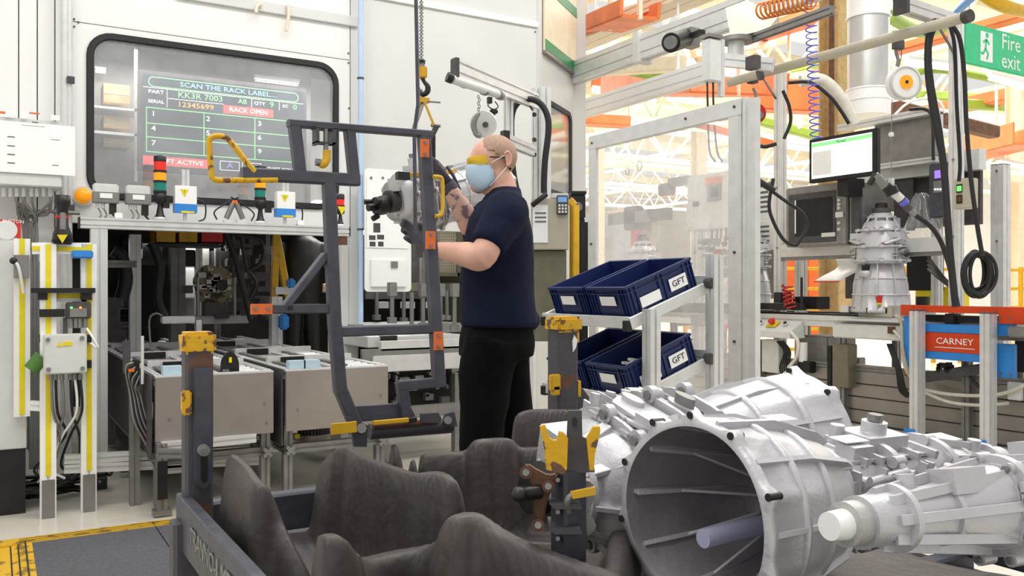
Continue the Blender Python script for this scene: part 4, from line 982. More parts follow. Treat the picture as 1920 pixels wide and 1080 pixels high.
for i in range(15): MB().bar(V_(819, 433 + i * 5.5, v), V_(858, 433 + i * 5.5, v), .004).build('mesh_wire', 'alud', o)
o = thing('inner_wall_panel', 'beige machine panel behind the worker in the right bay', 'panel', V_(920, 500, 7.7))
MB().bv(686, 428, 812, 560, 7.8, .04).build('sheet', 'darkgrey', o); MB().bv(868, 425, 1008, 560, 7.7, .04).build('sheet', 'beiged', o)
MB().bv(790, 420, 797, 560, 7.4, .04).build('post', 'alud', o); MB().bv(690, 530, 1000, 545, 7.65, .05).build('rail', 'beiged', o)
o = thing('pallet_station', 'grey pallet station with steel posts right of the blue pipe', 'machine', V_(770, 640, 5.5))
v = 5.6
a = V_(672, 628, v); b = V_(864, 628, v)
MB().bv(690, 632, 866, 646, v, .5).build('table_top', 'alu', o, bev=.004); MB().bv(668, 610, 866, 622, v + .3, .5).build('upper_rail', 'alud', o)
MB().bv(715, 640, 868, 652, v - .1, .05).build('rail', 'alu', o); MB().bv(700, 668, 868, 690, v - .12, .05).build('rail', 'alu', o, bev=.004)
MB().bv(680, 656, 868, 668, v - .1, .04).build('rail', 'alud', o)
MB().bv(715, 630, 745, 640, v - .02, .04).build('stop_block', 'black', o)
MB().bv(690, 700, 868, 770, v + .2, .3).build('drive_frame', 'dark', o); MB().bv(720, 766, 868, 776, v - .1, .05).build('lower_rail', 'alud', o)
for x in (720, 860): p = V_(x, 700, v); MB().box2((p.x - .03, v, 0), (p.x + .03, v + .06, p.z)).build('leg', 'alud', o)
def rod(x, y0, y1, v, w_, cap, m='chain'):
    MB().cyl(V_(x, y0, v), V_(x, y1, v), w_, 12).build('steel_rod', m, o)
    if cap: q = V_(x, y0, v); MB().box(q + Vector((0, 0, -.04)), (.06, .05, .1)).build('rod_head', 'alud', o, bev=.005)
    q = V_(x, y1, v); MB().cyl(q, q + Vector((0, 0, .04)), w_ * 2.2, 14).build('rod_collar', 'chain', o)
for x, y0, y1, vv, c_ in ((735, 532, 606, 5.7, 1), (772, 548, 630, 5.8, 0), (793, 534, 615, 5.9, 1), (826, 534, 600, 6.0, 1), (852, 534, 620, 5.7, 1), (706, 545, 600, 6.4, 0), (757, 545, 605, 6.5, 0), (838, 545, 600, 6.6, 0)): rod(x, y0, y1, vv, .016, c_)
for x in (711, 808, 760): MB().bv(x, 566, x + 18, 578, 6.6, .1).build('sensor_block', 'wallgrey', o)
m_ = MB()
for k in range(40): p = V_(random.uniform(700, 866), random.uniform(690, 770), 5.75); m_.box(p, (random.uniform(.01, .08), .05, random.uniform(.01, .05)))
m_.build('drive_parts', 'alud', o)['kind'] = 'stuff'
# ================================================================== GEARBOXES
def gearbox(label, group=None, tail=1.0, fine=.0055, castm='cast', seed=1, sleeve=True, name='gearbox', fat=1.0):
    rg = random.Random(seed); o = thing(name, label, 'gearbox', (0, 0, 0), group)
    n = 90; TH = [2*PI*i/n for i in range(n)]
    bosses = [math.radians(a) for a in (12, 48, 80, 112, 150, 192, 228, 262, 300, 338)]
    def outl(t, r, k):
        b = 0
        for q in bosses:
            d = abs((t - q + PI) % (2*PI) - PI); b = max(b, math.exp(-(d / .075) ** 2))
        sq = 1 + .035 * math.cos(2*t) + .02 * math.cos(3*t + .5)
        return r * sq + k * b
    def ring(x, r, k=0): return [Vector((x, outl(t, r, k) * math.cos(t), outl(t, r, k) * math.sin(t))) for t in TH]
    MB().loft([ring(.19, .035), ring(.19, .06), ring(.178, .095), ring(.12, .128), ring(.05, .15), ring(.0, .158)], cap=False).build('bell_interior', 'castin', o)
    MB().loft([ring(0, .158), ring(.0, .17, .016), ring(.014, .17, .016), ring(.016, .162, .012), ring(.06, .163, .006), ring(.12, .15), ring(.2, .122), ring(.205, .06)], cap=False).build('bell_housing', castm, o)
    m_ = MB()
    for t in bosses:
        r = .178; p = Vector((0, r * math.cos(t) * (1 + .035 * math.cos(2*t)), r * math.sin(t) * (1 + .035 * math.cos(2*t))))
        MB().cyl(p - Vector((.002, 0, 0)), p + Vector((.018, 0, 0)), .0065, 10).build('bolt_hole', 'black', o)
    for k, t in enumerate([math.radians(a) for a in (30, 65, 96, 130, 170, 210, 245, 282, 320, 355)]):
        c, s_ = math.cos(t), math.sin(t)
        def rp(x, r, off): return Vector((x, r * c - off * s_, r * s_ + off * c))
        MB().prism([rp(.188, .05, -.0025), rp(.185, .092, -.0025), rp(.12, .13, -.0025), rp(.06, .149, -.0025), rp(.1, .112, -.0025), rp(.165, .05, -.0025)], rp(0, 0, .005) - rp(0, 0, 0)).build('inner_rib', castm, o)
        MB().prism([rp(.012, .172, -.004), rp(.012, .15, -.004), rp(.2, .1, -.004), rp(.23, .115, -.004), rp(.2, .137, -.004), rp(.11, .168, -.004)], rp(0, 0, .008) - rp(0, 0, 0)).build('outer_rib', castm, o)
    m_ = MB(); 
    for x, r in ((.07, .169), (.135, .152)): m_.loft([ring(x - .004, r - .01), ring(x - .003, r), ring(x + .003, r), ring(x + .004, r - .01)], cap=False)
    m_.build('band_rib', castm, o)
    for ch in [x for x in bpy.data.objects if x.parent == o]: ch.data.transform(Matrix.Diagonal((1.45, 1, 1, 1)))
    done = set(x.name for x in bpy.data.objects if x.parent == o)
    # casing: one casting
    LW = .24 + .38 * min(1, tail + .1); L = .62; T = .3 * tail; kx = (LW - .2) / (L - .2)
    def wrp(me):
        for v_ in me.vertices: v_.co.x = v_.co.x if v_.co.x < .2 else (.2 + (v_.co.x - .2) * kx if v_.co.x < L else LW + v_.co.x - L)
    def sec(x, a, b, cz=0, e=3.2, cy=0):
        P = []
        for i in range(40):
            t = 2*PI*i/40; c, s_ = math.cos(t), math.sin(t)
            P.append(Vector((x, cy + a * math.copysign(abs(c) ** (2/e), c), cz + b * math.copysign(abs(s_) ** (2/e), s_))))
        return P
    m_ = MB()
    m_.loft([sec(.19, .105, .115), sec(.24, .1, .11), sec(.36, .098, .1, -.005), sec(.5, .09, .095, 0), sec(L, .082, .088, .01)])
    for x in (.215, .39, L - .02):
        m_.loft([sec(x - .009, .118, .125, 0, 2.8), sec(x + .009, .118, .125, 0, 2.8)]) if x < L - .1 else m_.loft([sec(x - .009, .1, .105, .01, 2.6), sec(x + .009, .1, .105, .01, 2.6)])
        for k in range(9):
            t = 2*PI*(k + .3)/9; a_, b_ = ((.12, .127) if x < L - .1 else (.1, .106)); m_.cyl((x - .016, a_ * math.cos(t), b_ * math.sin(t)), (x + .018, a_ * math.cos(t), b_ * math.sin(t)), .014, 10)
    for s_ in (-1, 1):
        for z in (-.065, -.03, .03, .06): m_.bar((.22, s_ * .098, z), (L, s_ * .088, z * .8), .007, .02)
        for x in (.27, .31, .45, .5): m_.bar((x, s_ * .096, -.09), (x + rg.uniform(-.03, .03), s_ * .094, .09), .007, .022)
        m_.cyl((.33 , s_ * .07, -.02), (.33, s_ * .118, -.02), .032, 18); m_.cyl((.47, s_ * .07, .03), (.47, s_ * .115, .03), .024, 16)
        m_.box((.52, s_ * .085, -.05), (.09, .06, .06)); m_.cyl((.42, s_ * .05, -.1), (.48, s_ * .11, -.06), .02, 14)
        for k in range(5):
            x = .24 + .075 * k; m_.bar((x, s_ * .1, -.07), (x + .04, s_ * .1, -.01), .006, .02); m_.bar((x + .04, s_ * .1, -.01), (x, s_ * .098, .05), .006, .02); m_.cyl((x + .03, s_ * .08, .065), (x + .03, s_ * .11, .07), .011, 10)
        m_.prism([(.42, s_ * .09, -.06), (.5, s_ * .09, -.07), (.56, s_ * .09, -.02), (.55, s_ * .09, .04), (.48, s_ * .09, .06), (.42, s_ * .09, .03)], (0, s_ * .018, 0))
        m_.cyl((.26, s_ * .1, .06), (.4, s_ * .1, .075), .012, 10)
    for y in (-.06, -.02, .03, .07): m_.bar((.22, y, .1), (L - .05, y * .8, .092), .022, .008)
    for x in (.29, .34, .46, .52): m_.bar((x, -.085, .1), (x + .02, .085, .1), .008, .02)
    m_.box((.42, .01, .11), (.13, .09, .05)); m_.cyl((.42, .01, .1), (.42, .01, .16), .028, 16); m_.box((.3, -.04, .11), (.06, .05, .04)); m_.cyl((.35, .05, .1), (.35, .05, .145), .016, 12)
    m_.loft([sec(L - .02, .084, .09, .01), sec(L + .04, .07, .075, .01, 2.6), sec(L + T * .5, .052, .056, .01, 2.2), sec(L + T * .9, .046, .048, .01, 2), sec(L + T, .05, .05, .01, 2)])
    for k in range(8):
        t = 2*PI*k/8; c, s_ = math.cos(t), math.sin(t)
        m_.bar((L, .085 * c, .01 + .09 * s_), (L + T * .85, .05 * c, .01 + .05 * s_), .008, .02)
    for x in (L + T * .4, L + T * .75): m_.loft([sec(x - .006, .066, .066, .01, 2), sec(x + .006, .066, .066, .01, 2)])
    m_.cyl((L + T * .35, -.03, .03), (L + T * .35, -.085, .06), .02, 14); m_.cyl((L + T * .6, .0, .04), (L + T * .6, .0, .09), .016, 14); m_.box((L + T * .3, .03, .07), (.08, .06, .05))
    ob = m_.build('casing', castm, o); ob.data.transform(Matrix.Diagonal((1, fat, fat, 1))); wrp(ob.data)
    for x, y, z, r in ((.33, -.12, -.02, .02), (.33, .12, -.02, .02), (.42, .01, .165, .017), (.47, -.117, .03, .014)):
        d = Vector((0, y, 0)).normalized() * .012 if abs(y) > .05 else Vector((0, 0, .012))
        MB().cyl(Vector((x, y, z)) - d * .3, Vector((x, y, z)) + d, r, 6 if r < .018 else 18).build('plug', 'chain', o)
    for x in (.215, .39, L - .02):
        for k in range(9):
            t = 2*PI*(k + .3)/9; a_, b_ = ((.12, .127) if x < L - .1 else (.1, .106))
            MB().cyl((x + .016, a_ * math.cos(t), b_ * math.sin(t)), (x + .025, a_ * math.cos(t), b_ * math.sin(t)), .008, 6).build('bolt', 'chain', o)
    MB().cyl((L + T, 0, .01), (L + T + .03, 0, .01), .042, 24).build('output_collar', 'darkgrey', o)
    MB().cyl((L + T + .02, 0, .01), (L + T + .06, 0, .01), .03, 24, .026).build('end_plug', 'black', o)
    for ch in [x for x in bpy.data.objects if x.parent == o and x.name not in done]: 
        if ch.name.split('.')[0] != 'casing': ch.data.transform(Matrix.Diagonal((1, fat, fat, 1))); wrp(ch.data)
        ch.data.transform(Matrix.Translation((.09, 0, 0)))
    MB().lathe([(.022, 0), (.04, 0), (.042, .01), (.036, .025), (.022, .03)], (.235, 0, -.035), (1, 0, 0), 24).build('bearing_collar', 'rust', o)
    if sleeve: MB().cyl((.04, .0, -.045), (.25, 0, -.035), .0165, 24, .018).build('shaft_sleeve', 'sleeve', o)['label'] = 'translucent lilac shaft sleeve'
    else: MB().cyl((.05, 0, 0), (.245, 0, 0), .012, 20).build('input_shaft', 'chain', o)
    MB().cyl((.2, -.05, -.11), (.27, -.05, -.11), .03, 24).build('side_port', 'black', o)
    MB().lathe([(.034, 0), (.045, .0), (.045, .04), (.034, .04)], (.2, -.05, -.11), (1, 0, 0), 24).build('port_boss', castm, o)
    MB().box((.2 + .09 + .1 * kx, -.02, .1 + .02 * fat), (.07, .04, .002)).build('sticker', 'paper', o)
    MB().box((.2, .0, .163), (.06, .035, .002)).build('sticker', 'paper', o)
    o['len'] = LW + T + .15
    return o
def place(o, loc, ax, up=(0, 0, 1), sc=1.0, rs=None):
    rs = rs or sc
    ax = Vector(ax).normalized(); up = Vector(up); y = up.cross(ax).normalized(); z = ax.cross(y)
    m = Matrix((ax, y, z)).transposed().to_4x4() @ Matrix.Diagonal((sc, rs, rs, 1)); m.translation = Vector(loc); o.matrix_basis = m
    if 'len' in o: del o['len']
    return o
GA = gearbox('silver gearbox with its open bell facing the camera, nearest in the rack', 'silver gearboxes lying in the rack', fine=.0048, fat=.86)
proto = GA
def gcopy(label, group, src=None):
    c = copy_tree(src or GA); c['label'] = label; c['group'] = group; return c
RG = 'silver gearboxes lying in the rack'
GB = gearbox('silver gearbox lying reversed behind the open bell, its ribbed bell rising at the right', RG, tail=.3, fine=.005, fat=1.35, seed=4)
GCc = gcopy('silver gearbox cropped by the lower right corner, tail end towards the open bell', RG)
place(GA, (1.02, 1.12, .81), (1, .04, -.03), (0, -.15, 1), .97, 1.0)
place(GB, (1.67, 1.46, .80), (-1, .0, -.02), (0, 1, .25), 1.2, 1.1)
place(GCc, (2.09, .80, .81), (-1, .03, .04), (0, .2, 1), 1.0, .9)
for ch in [x for x in bpy.data.objects if x.parent == GCc and x.name.split('.')[0] in ('output_collar', 'end_plug')]:
    ch.material_slots[0].link = 'OBJECT'; ch.material_slots[0].material = M['castfar' if 'collar' in ch.name else 'white']
UG = 'upright silver gearboxes on the assembly line'
G1 = gcopy('silver gearbox standing upright on the line under the hanging nutrunner', UG, GB)
G2 = gcopy('silver gearbox standing upright just right of the clear screen post', UG, GB)
G3 = gcopy('silver gearbox standing upright seen through the clear screen above the blue bins', UG, GB)
for g_, px, u_, rot, s_ in ((G1, 1651, 6.62, .3, 1.5), (G2, 1402, 6.72, .8, 1.45), (G3, 1205, 7.0, .5, 1.4)):
    q = U_(px, 540, u_); g_['pos'] = (u_, q.y); place(g_, (u_, q.y, .99), (0, 0, 1), (math.cos(rot), math.sin(rot), 0), s_, 1.35)
for g_ in (G1, G2, G3): del g_['pos']
GH = gearbox('silver gearbox hanging from the yellow hoist, black output flange at the left', None, tail=.1, fine=.006, seed=3, sleeve=False, fat=1.4)
a = D_(930, 352, 4.15); b = D_(712, 386, 3.72)
place(GH, a, b - a, (0, 0, 1), (b - a).length / .5, .82)
m_ = MB(); d = (b - a).normalized(); x_, y_, _ = basis(d)
m_.cyl(b - d * .02, b + d * .02, .04, 20); m_.cyl(b + d * .02, b + d * .06, .016, 16)
for k in range(3):
    t = 2*PI*k/3 + .5; m_.cyl(b + d * .015 + (x_ * math.cos(t) + y_ * math.sin(t)) * .04, b + d * .045 + (x_ * math.cos(t) + y_ * math.sin(t)) * .05, .012, 10)
fo = m_.build('output_flange', 'black'); fo.parent = GH; fo.matrix_parent_inverse = GH.matrix_basis.inverted()
# ================================================================== THE TRANSPORT RACK
RV = 2.3; RU = .44
rk = thing('transport_rack', 'worn grey steel transport rack with yellow capped posts in the foreground', 'rack', (1.2, 1.5, 0))
p0 = V_(370, 630, RV)
lx = V_(370, 800, RV).x
def rb(a, b, w_, h_=None, m='frame', nm='rail', up=None): return MB().bar(a, b, w_, h_, up).build(nm, m, rk, bev=0)
rb((lx, RV, .5), (lx, RV, 1.04), .068, .06, 'framerust', 'post')
MB().box((lx, RV, 1.062), (.08, .075, .055)).build('post_cap', 'yellowworn', rk, bev=.008)
MB().prism([V_(x, y, RV - .05) for x, y in ((364, 690), (398, 690), (399, 890), (396, 905), (388, 916), (379, 918), (370, 910), (366, 895))], (0, .016, 0)).build('slot_plate', 'frame', rk, bev=.002)
MB().prism([V_(x, y, RV - .053) for x, y in ((377, 856), (389, 856), (389, 898), (386, 904), (380, 904), (377, 898))], (0, .004, 0)).build('slot', 'black', rk)
q = V_(383, 845, RV - .07); MB().cyl(q, q - Vector((0, .012, 0)), .008, 8).build('bolt', 'chain', rk); MB().cyl(q + Vector((0, .018, 0)), q - Vector((0, .002, 0)), .014, 16).build('washer', 'alud', rk)
MB().box(V_(349, 755, RV - .03), (.022, .03, .06)).build('worn_tab', 'yellowworn', rk, bev=.004)
# long left rail, lettering, front and rear rails, floor frame, feet
rb((RU - .03, RV + .03, .615), (RU - .03, .5, .615), .03, .13, 'frame', 'side_rail')
tx = 'TRANNO-L METIM'
text('TRANNO-L METIM', (RU - .0485, RV - .42, .62), (0, -1, 0), (0, 0, 1), .06, 'alud', rk)
rb((RU - .03, RV - .02, .38), (RU - .03, .5, .38), .06, .06, 'framerust', 'lower_rail'); rb((RU - .03, RV - .02, .02), (RU - .03, RV - .02, .62), .07, .07, 'framerust', 'leg')
rb((RU - .03, .6, .02), (RU - .03, .6, .6), .07, .07, 'framerust', 'leg')
rb((RU, RV + .03, .6), (2.1, RV + .03, .6), .05, .1, 'frame', 'rear_rail'); rb((RU, RV + .03, .38), (2.1, RV + .03, .38), .05, .06, 'frame', 'lower_rail')
rb((2.1, RV + .03, .02), (2.1, RV + .03, .62), .07, .07, 'frame', 'leg')
rb((2.1, RV + .03, .58), (2.1, .5, .58), .05, .1, 'frame', 'side_rail')
rb((RU, 1.3, .5), (2.1, 1.3, .5), .05, .08, 'frame', 'cross_rail')
MB().box2((RU, .5, .49), (2.1, RV, .5)).build('deck', 'dark', rk)
MB().box((RU - .05, RV - .35, .45), (.05, .1, .06)).build('fork_guide', 'rust', rk)
# rear right post (the tall one with flaking cap)
q = V_(1055, 700, RV); rx = q.x
rb((rx, RV, .5), (rx, RV, 1.09), .078, .07, 'framerust', 'post')
MB().box((rx, RV - .005, 1.085), (.095, .09, .05)).build('post_cap', 'yellowworn', rk, bev=.01)
MB().box(V_(1040, 717, RV - .045), (.035, .02, .05)).build('yellow_tab', 'yellow', rk, bev=.003); MB().box(V_(1041, 732, RV - .045), (.026, .02, .03)).build('yellow_tab', 'yellow', rk, bev=.003)
MB().prism([V_(1079, 710, RV), V_(1105, 745, RV), V_(1100, 800, RV), V_(1079, 800, RV)], (0, .03, 0)).build('gusset', 'framerust', rk)
MB().box(V_(1082, 728, RV - .02), (.01, .03, .05)).build('yellow_tab', 'yellow', rk)
MB().prism([V_(1077, 628, RV - .04), V_(1083, 638, RV - .04), V_(1080, 652, RV - .04), V_(1075, 660, RV - .04), V_(1074, 640, RV - .04)], (0, .004, 0)).build('torn_label', 'paper', rk)
# near clamp post with the yellow fork
cp = thing('fork_clamp', 'yellow worn fork clamp on a dark post beside the open bell', 'clamp', D_(1066, 1080, 1.5))
d_ = 1.52; cvx = D_(1066, 900, d_)
def pr(pts, dd, th, m, nm, bev=0): return MB().prism([D_(x, y, dd) for x, y in pts], Vector((SY, CY, 0)) * th).build(nm, m, cp, bev=bev)
MB().bar(D_(1066, 880, d_), D_(1066, 1180, d_), .048, .05).build('post', 'frame', cp)
pr([(1012, 800), (1022, 797), (1031, 822), (1036, 826), (1044, 826), (1049, 810), (1057, 812), (1065, 822), (1063, 880), (1056, 890), (1024, 880), (1020, 840)], d_ - .05, .012, 'yellowworn', 'fork_plate')
pr([(1064, 800), (1066, 770), (1091, 770), (1092, 820), (1110, 826), (1115, 885), (1060, 888)], d_ - .02, .012, 'framerust', 'back_plate')
pr([(1100, 822), (1113, 801), (1125, 800), (1126, 808), (1116, 850), (1113, 882), (1106, 882)], d_ - .05, .012, 'yellowworn', 'fork_prong')
pr([(1074, 786), (1080, 783), (1083, 790), (1080, 800), (1074, 798)], d_ - .024, .003, 'black', 'slot')
pr([(982, 876), (990, 871), (1003, 880), (1028, 893), (1045, 890), (1047, 900), (1034, 920), (1026, 945), (1016, 995), (1008, 993), (1000, 960), (996, 915)], d_ - .03, .02, 'rust', 'linkage_plate', .003)
for x, y in ((986, 886), (1028, 912), (1009, 985)): MB().cyl(D_(x, y, d_ - .045), D_(x, y, d_ - .02), .006, 10).build('bolt', 'chain', cp); MB().cyl(D_(x, y, d_ - .04), D_(x, y, d_ - .02), .011, 12).build('washer', 'rust', cp)
MB().tube([D_(964, 935, d_ - .06), D_(972, 928, d_ - .06), D_(980, 926, d_ - .05), D_(1012, 922, d_ - .03)], [.008, .014, .013, .012], 12).build('rod_end', 'black', cp)
for y in (945, 992): pr([(1030, y), (1088, y), (1092, y + 10), (1040, y + 10)], d_ - .05, .08, 'framerust', 'shelf_plate')
MB().tube([D_(1066, 960, d_ - .04), D_(1064, 940, d_ - .05), D_(1075, 928, d_ - .05), D_(1112, 918, d_ - .05)], .006).build('lever', 'alud', cp)
pr([(1070, 924), (1116, 914), (1117, 928), (1074, 936)], d_ - .06, .012, 'yellow', 'lever_grip')
pr([(1090, 900), (1112, 905), (1116, 935), (1104, 960), (1120, 990), (1100, 1010), (1088, 960)], d_, .03, 'alud', 'spring_bracket', .003)
for y in (880, 900, 960, 1010): MB().cyl(D_(1046, y, d_ - .035), D_(1046, y, d_ - .02), .004, 8).build('rivet', 'chain', cp)
# ------------------------------------------------------------------ moulded dunnage trays
RIDG = [
 ([(437, 852, .80), (460, 872, .80), (480, 900, .79), (492, 912, .78), (505, 940, .74), (530, 1000, .68), (560, 1060, .62)], .022),
 ([(470, 890, .70), (540, 882, .70), (600, 872, .71), (630, 848, .79), (655, 836, .81), (684, 856, .80), (730, 872, .79), (780, 887, .79), (822, 884, .795), (845, 902, .78), (852, 935, .74), (830, 975, .69), (800, 1010, .64)], .026),
 ([(590, 1006, .79), (620, 1004, .79), (650, 1030, .75), (672, 1048, .70), (740, 1034, .68), (826, 1016, .70), (850, 975, .79), (885, 962, .80), (930, 990, .78), (990, 1020, .77), (1060, 1046, .76), (1150, 1078, .75)], .03),
 ([(590, 1006, .79), (572, 1040, .76), (566, 1100, .74)], .03),
 ([(738, 822, .77), (752, 812, .78), (800, 805, .79), (858, 798, .79), (950, 790, .79), (975, 775, .82), (1000, 767, .83), (1060, 767, .83)], .02),
 ([(780, 860, .76), (800, 850, .77), (840, 847, .77), (879, 844, .77), (895, 826, .80), (915, 822, .80), (950, 822, .80), (970, 838, .77), (1010, 838, .77), (1070, 840, .76)], .024),
 ([(738, 822, .77), (735, 838, .76), (742, 850, .74)], .02),
 ([(880, 846, .76), (890, 900, .66)], .03),
 ([(1150, 1078, .75), (1170, 960, .70), (1180, 930, .66)], .03),
]
RS = []
for pts, hw in RIDG:
    P = smooth_path([Z_(x, y, z) for x, y, z in pts], 4); RS.append((P, hw))
def hgt(x, y):
    z = .555 + .012 * math.sin(x * 9) * math.sin(y * 11)
    best = z
    for P, hw in RS:
        for i in range(len(P) - 1):
            a, b = P[i], P[i + 1]; dx, dy = b.x - a.x, b.y - a.y; L2 = dx * dx + dy * dy
            if L2 < 1e-9: continue
            if (a.x - x) ** 2 + (a.y - y) ** 2 > .05: continue
            t = max(0, min(1, ((x - a.x) * dx + (y - a.y) * dy) / L2)); d = math.hypot(a.x + dx * t - x, a.y + dy * t - y)
            if d > .15: continue
            zc = a.z + (b.z - a.z) * t; s = max(0, min(1, (d - hw * .6) / .034)); s = s * s * (3 - 2 * s)
            k = zc + (z - zc) * s - .004 * min(1, d / hw) ** 2
            if k > best: best = k
    return best
def tray(x0, x1, y0, y1, label, st=.0075):
    nx = int((x1 - x0) / st) + 1; ny = int((y1 - y0) / st) + 1; vs = []; fs = []
    for j in range(ny):
        for i in range(nx):
            x = x0 + (x1 - x0) * i / (nx - 1); y = y0 + (y1 - y0) * j / (ny - 1); vs.append((x, y, hgt(x, y)))
    for j in range(ny - 1):
        for i in range(nx - 1): a = j * nx + i; fs.append((a, a + 1, a + nx + 1, a + nx))
    n0 = len(vs); edge = [i for i in range(nx)] + [j * nx + nx - 1 for j in range(1, ny)] + [(ny - 1) * nx + i for i in range(nx - 2, -1, -1)] + [j * nx for j in range(ny - 2, 0, -1)]
    for e in edge: vs.append((vs[e][0], vs[e][1], .505))
    k = len(edge)
    for i in range(k): fs.append((edge[i], edge[(i + 1) % k], n0 + (i + 1) % k, n0 + i))
    fs.append(tuple(n0 + i for i in range(k)))
    m_ = MB(); m_.add(vs, fs, True); ob = m_.build('dunnage_tray', 'dunnage'); sm = ob.modifiers.new('s', 'SMOOTH'); sm.iterations = 3; sm.factor = .5
    bpy.context.view_layer.update(); me = bpy.data.meshes.new_from_object(ob.evaluated_get(bpy.context.evaluated_depsgraph_get())); ob.modifiers.clear(); ob.data = me
    return tag(ob, label, 'tray')
tray(.455, .935, 1.44, 2.27, 'dark grey moulded cradle tray behind the left rack post, deep empty pocket')
tray(.455, 1.95, .55, 1.43, 'dark grey moulded cradle tray nearest the camera along the bottom edge')
tray(.945, 1.95, 1.44, 2.27, 'dark grey moulded cradle tray at the rear under the gearboxes')
# ------------------------------------------------------------------ the raised gate of the rack
gt = thing('rack_gate', 'raised dark grey tubular rack gate with orange reflectors', 'gate', V_(740, 800, RV))
gk = [0]
def gb(x0, y0, x1, y1, w_=.033, h_=.033, dv=0, nm='bar', m='frame'):
    gk[0] += 1; dv += .0006 * gk[0]; h_ += .0002 * gk[0]
    return MB().bar(V_(x0, y0, RV + dv), V_(x1, y1, RV + dv), w_, h_, up=(0, 1, 0)).build(nm, m, gt)
gb(616, 336, 627, 610); gb(627, 605, 638, 736); gb(638, 730, 668, 802, .034)
gb(453, 326, 672, 338); gb(551, 230, 562, 322, .03, .03); gb(654, 238, 664, 338, .028, .03)
gb(540, 231, 808, 252, .018, .034); gb(794, 250, 808, 470); gb(808, 465, 823, 724); gb(628, 622, 818, 616, .028, .03)
gb(832, 716, 746, 723, .028, .03); gb(752, 716, 762, 788, .03, .03); gb(662, 776, 756, 770, .045, .012, .015)
gb(505, 579, 624, 579, .026, .03); gb(610, 478, 532, 578, .02, .03)
MB().prism([V_(765, 788, RV), V_(784, 792, RV), V_(768, 758, RV)], (0, .01, 0)).build('gusset', 'frame', gt)
MB().box(V_(545, 578, RV - .018), (.012, .004, .012)).build('hole', 'black', gt)
for a_, r_ in (((471, 570, 511, 589), 0), ((790, 260, 805, 295), 1), ((800, 433, 817, 467), 1), ((815, 622, 831, 656), 1)):
    c = MB().bv(*a_, RV - .024, .008).build('reflector', 'orange', gt); c['label'] = 'orange reflector plate'
    sp_ = [((a_[0] + 8), 579), ((a_[2] - 8), 579)] if not r_ else [((a_[0] + a_[2]) / 2, a_[1] + 7), ((a_[0] + a_[2]) / 2, a_[3] - 6)]
    for x, y in sp_: q = V_(x, y, RV - .025); MB().cyl(q, q - Vector((0, .003, 0)), .005, 8).build('screw', 'chain', c)
MB().tube([V_(x, y, RV - .01) for x, y in ((520, 337), (440, 338), (410, 338), (399, 334), (396, 320), (392, 268), (396, 258), (408, 255), (424, 258), (434, 268), (470, 314), (478, 322))], .0075, 10, 3).build('handle', 'yellowworn', gt)
MB().tube([V_(x, y, RV - .02) for x, y in ((812, 331), (824, 332), (829, 338), (830, 370), (829, 398), (824, 404), (816, 405))], .006, 10, 3).build('handle', 'yellow', gt)
MB().bv(594, 234, 630, 242, RV - .03, .05).build('latch_bracket', 'framerust', gt); MB().bv(594, 240, 599, 270, RV - .03, .04).build('latch_bracket', 'frame', gt); MB().bv(624, 240, 630, 270, RV - .03, .04).build('latch_bracket', 'frame', gt); MB().bv(594, 264, 630, 270, RV - .03, .04).build('latch_bracket', 'frame', gt)
MB().cyl(V_(611, 238, RV - .02), V_(611, 292, RV - .02), .007, 12).build('latch_pin', 'chain', gt)
MB().tube([V_(613, 282, RV - .02), V_(612, 300, RV - .02), V_(606, 308, RV - .02), V_(600, 306, RV - .02)], .011, 10).build('latch_knob', 'yellow', gt); MB().cyl(V_(592, 304, RV - .02), V_(601, 305, RV - .02), .01, 10).build('latch_tip', 'chain', gt)
# hinge gear at the foot
MB().prism([V_(x, y, RV - .04) for x, y in ((648, 782), (658, 782), (690, 798), (688, 838), (664, 838), (660, 812))], (0, .012, 0)).build('hinge_plate', 'frame', gt)
MB().cyl(V_(678, 803, RV - .06), V_(678, 803, RV - .03), .014, 8).build('bolt', 'chain', gt)
MB().cyl(V_(692, 810, RV), V_(845, 798, RV), .022, 14).build('hinge_tube', 'framerust', gt)
MB().cyl(V_(700, 800, RV - .03), V_(820, 790, RV - .03), .009, 10).build('tie_rod', 'rust', gt)
MB().prism([V_(x, y, RV - .05) for x, y in ((790, 776), (822, 774), (828, 784), (826, 794), (790, 792))], (0, .01, 0)).build('hinge_plate', 'framerust', gt)
MB().prism([V_(x, y, RV - .04) for x, y in ((830, 798), (836, 776), (852, 772), (858, 800))], (0, .012, 0)).build('hinge_plate', 'frame', gt)
MB().cyl(V_(840, 788, RV - .06), V_(840, 788, RV - .03), .012, 8).build('bolt', 'chain', gt)
MB().bar(V_(621, 805, RV - .06), V_(668, 800, RV - .06), .03, .008, up=(0, 1, 0)).build('flat_lever', 'yellow', gt); MB().bar(V_(700, 793, RV - .05), V_(768, 787, RV - .05), .012, .012).build('yellow_rod', 'yellow', gt)
MB().bar(V_(765, 788, RV - .05), V_(780, 786, RV - .05), .014, .014).build('rod_end', 'black', gt)
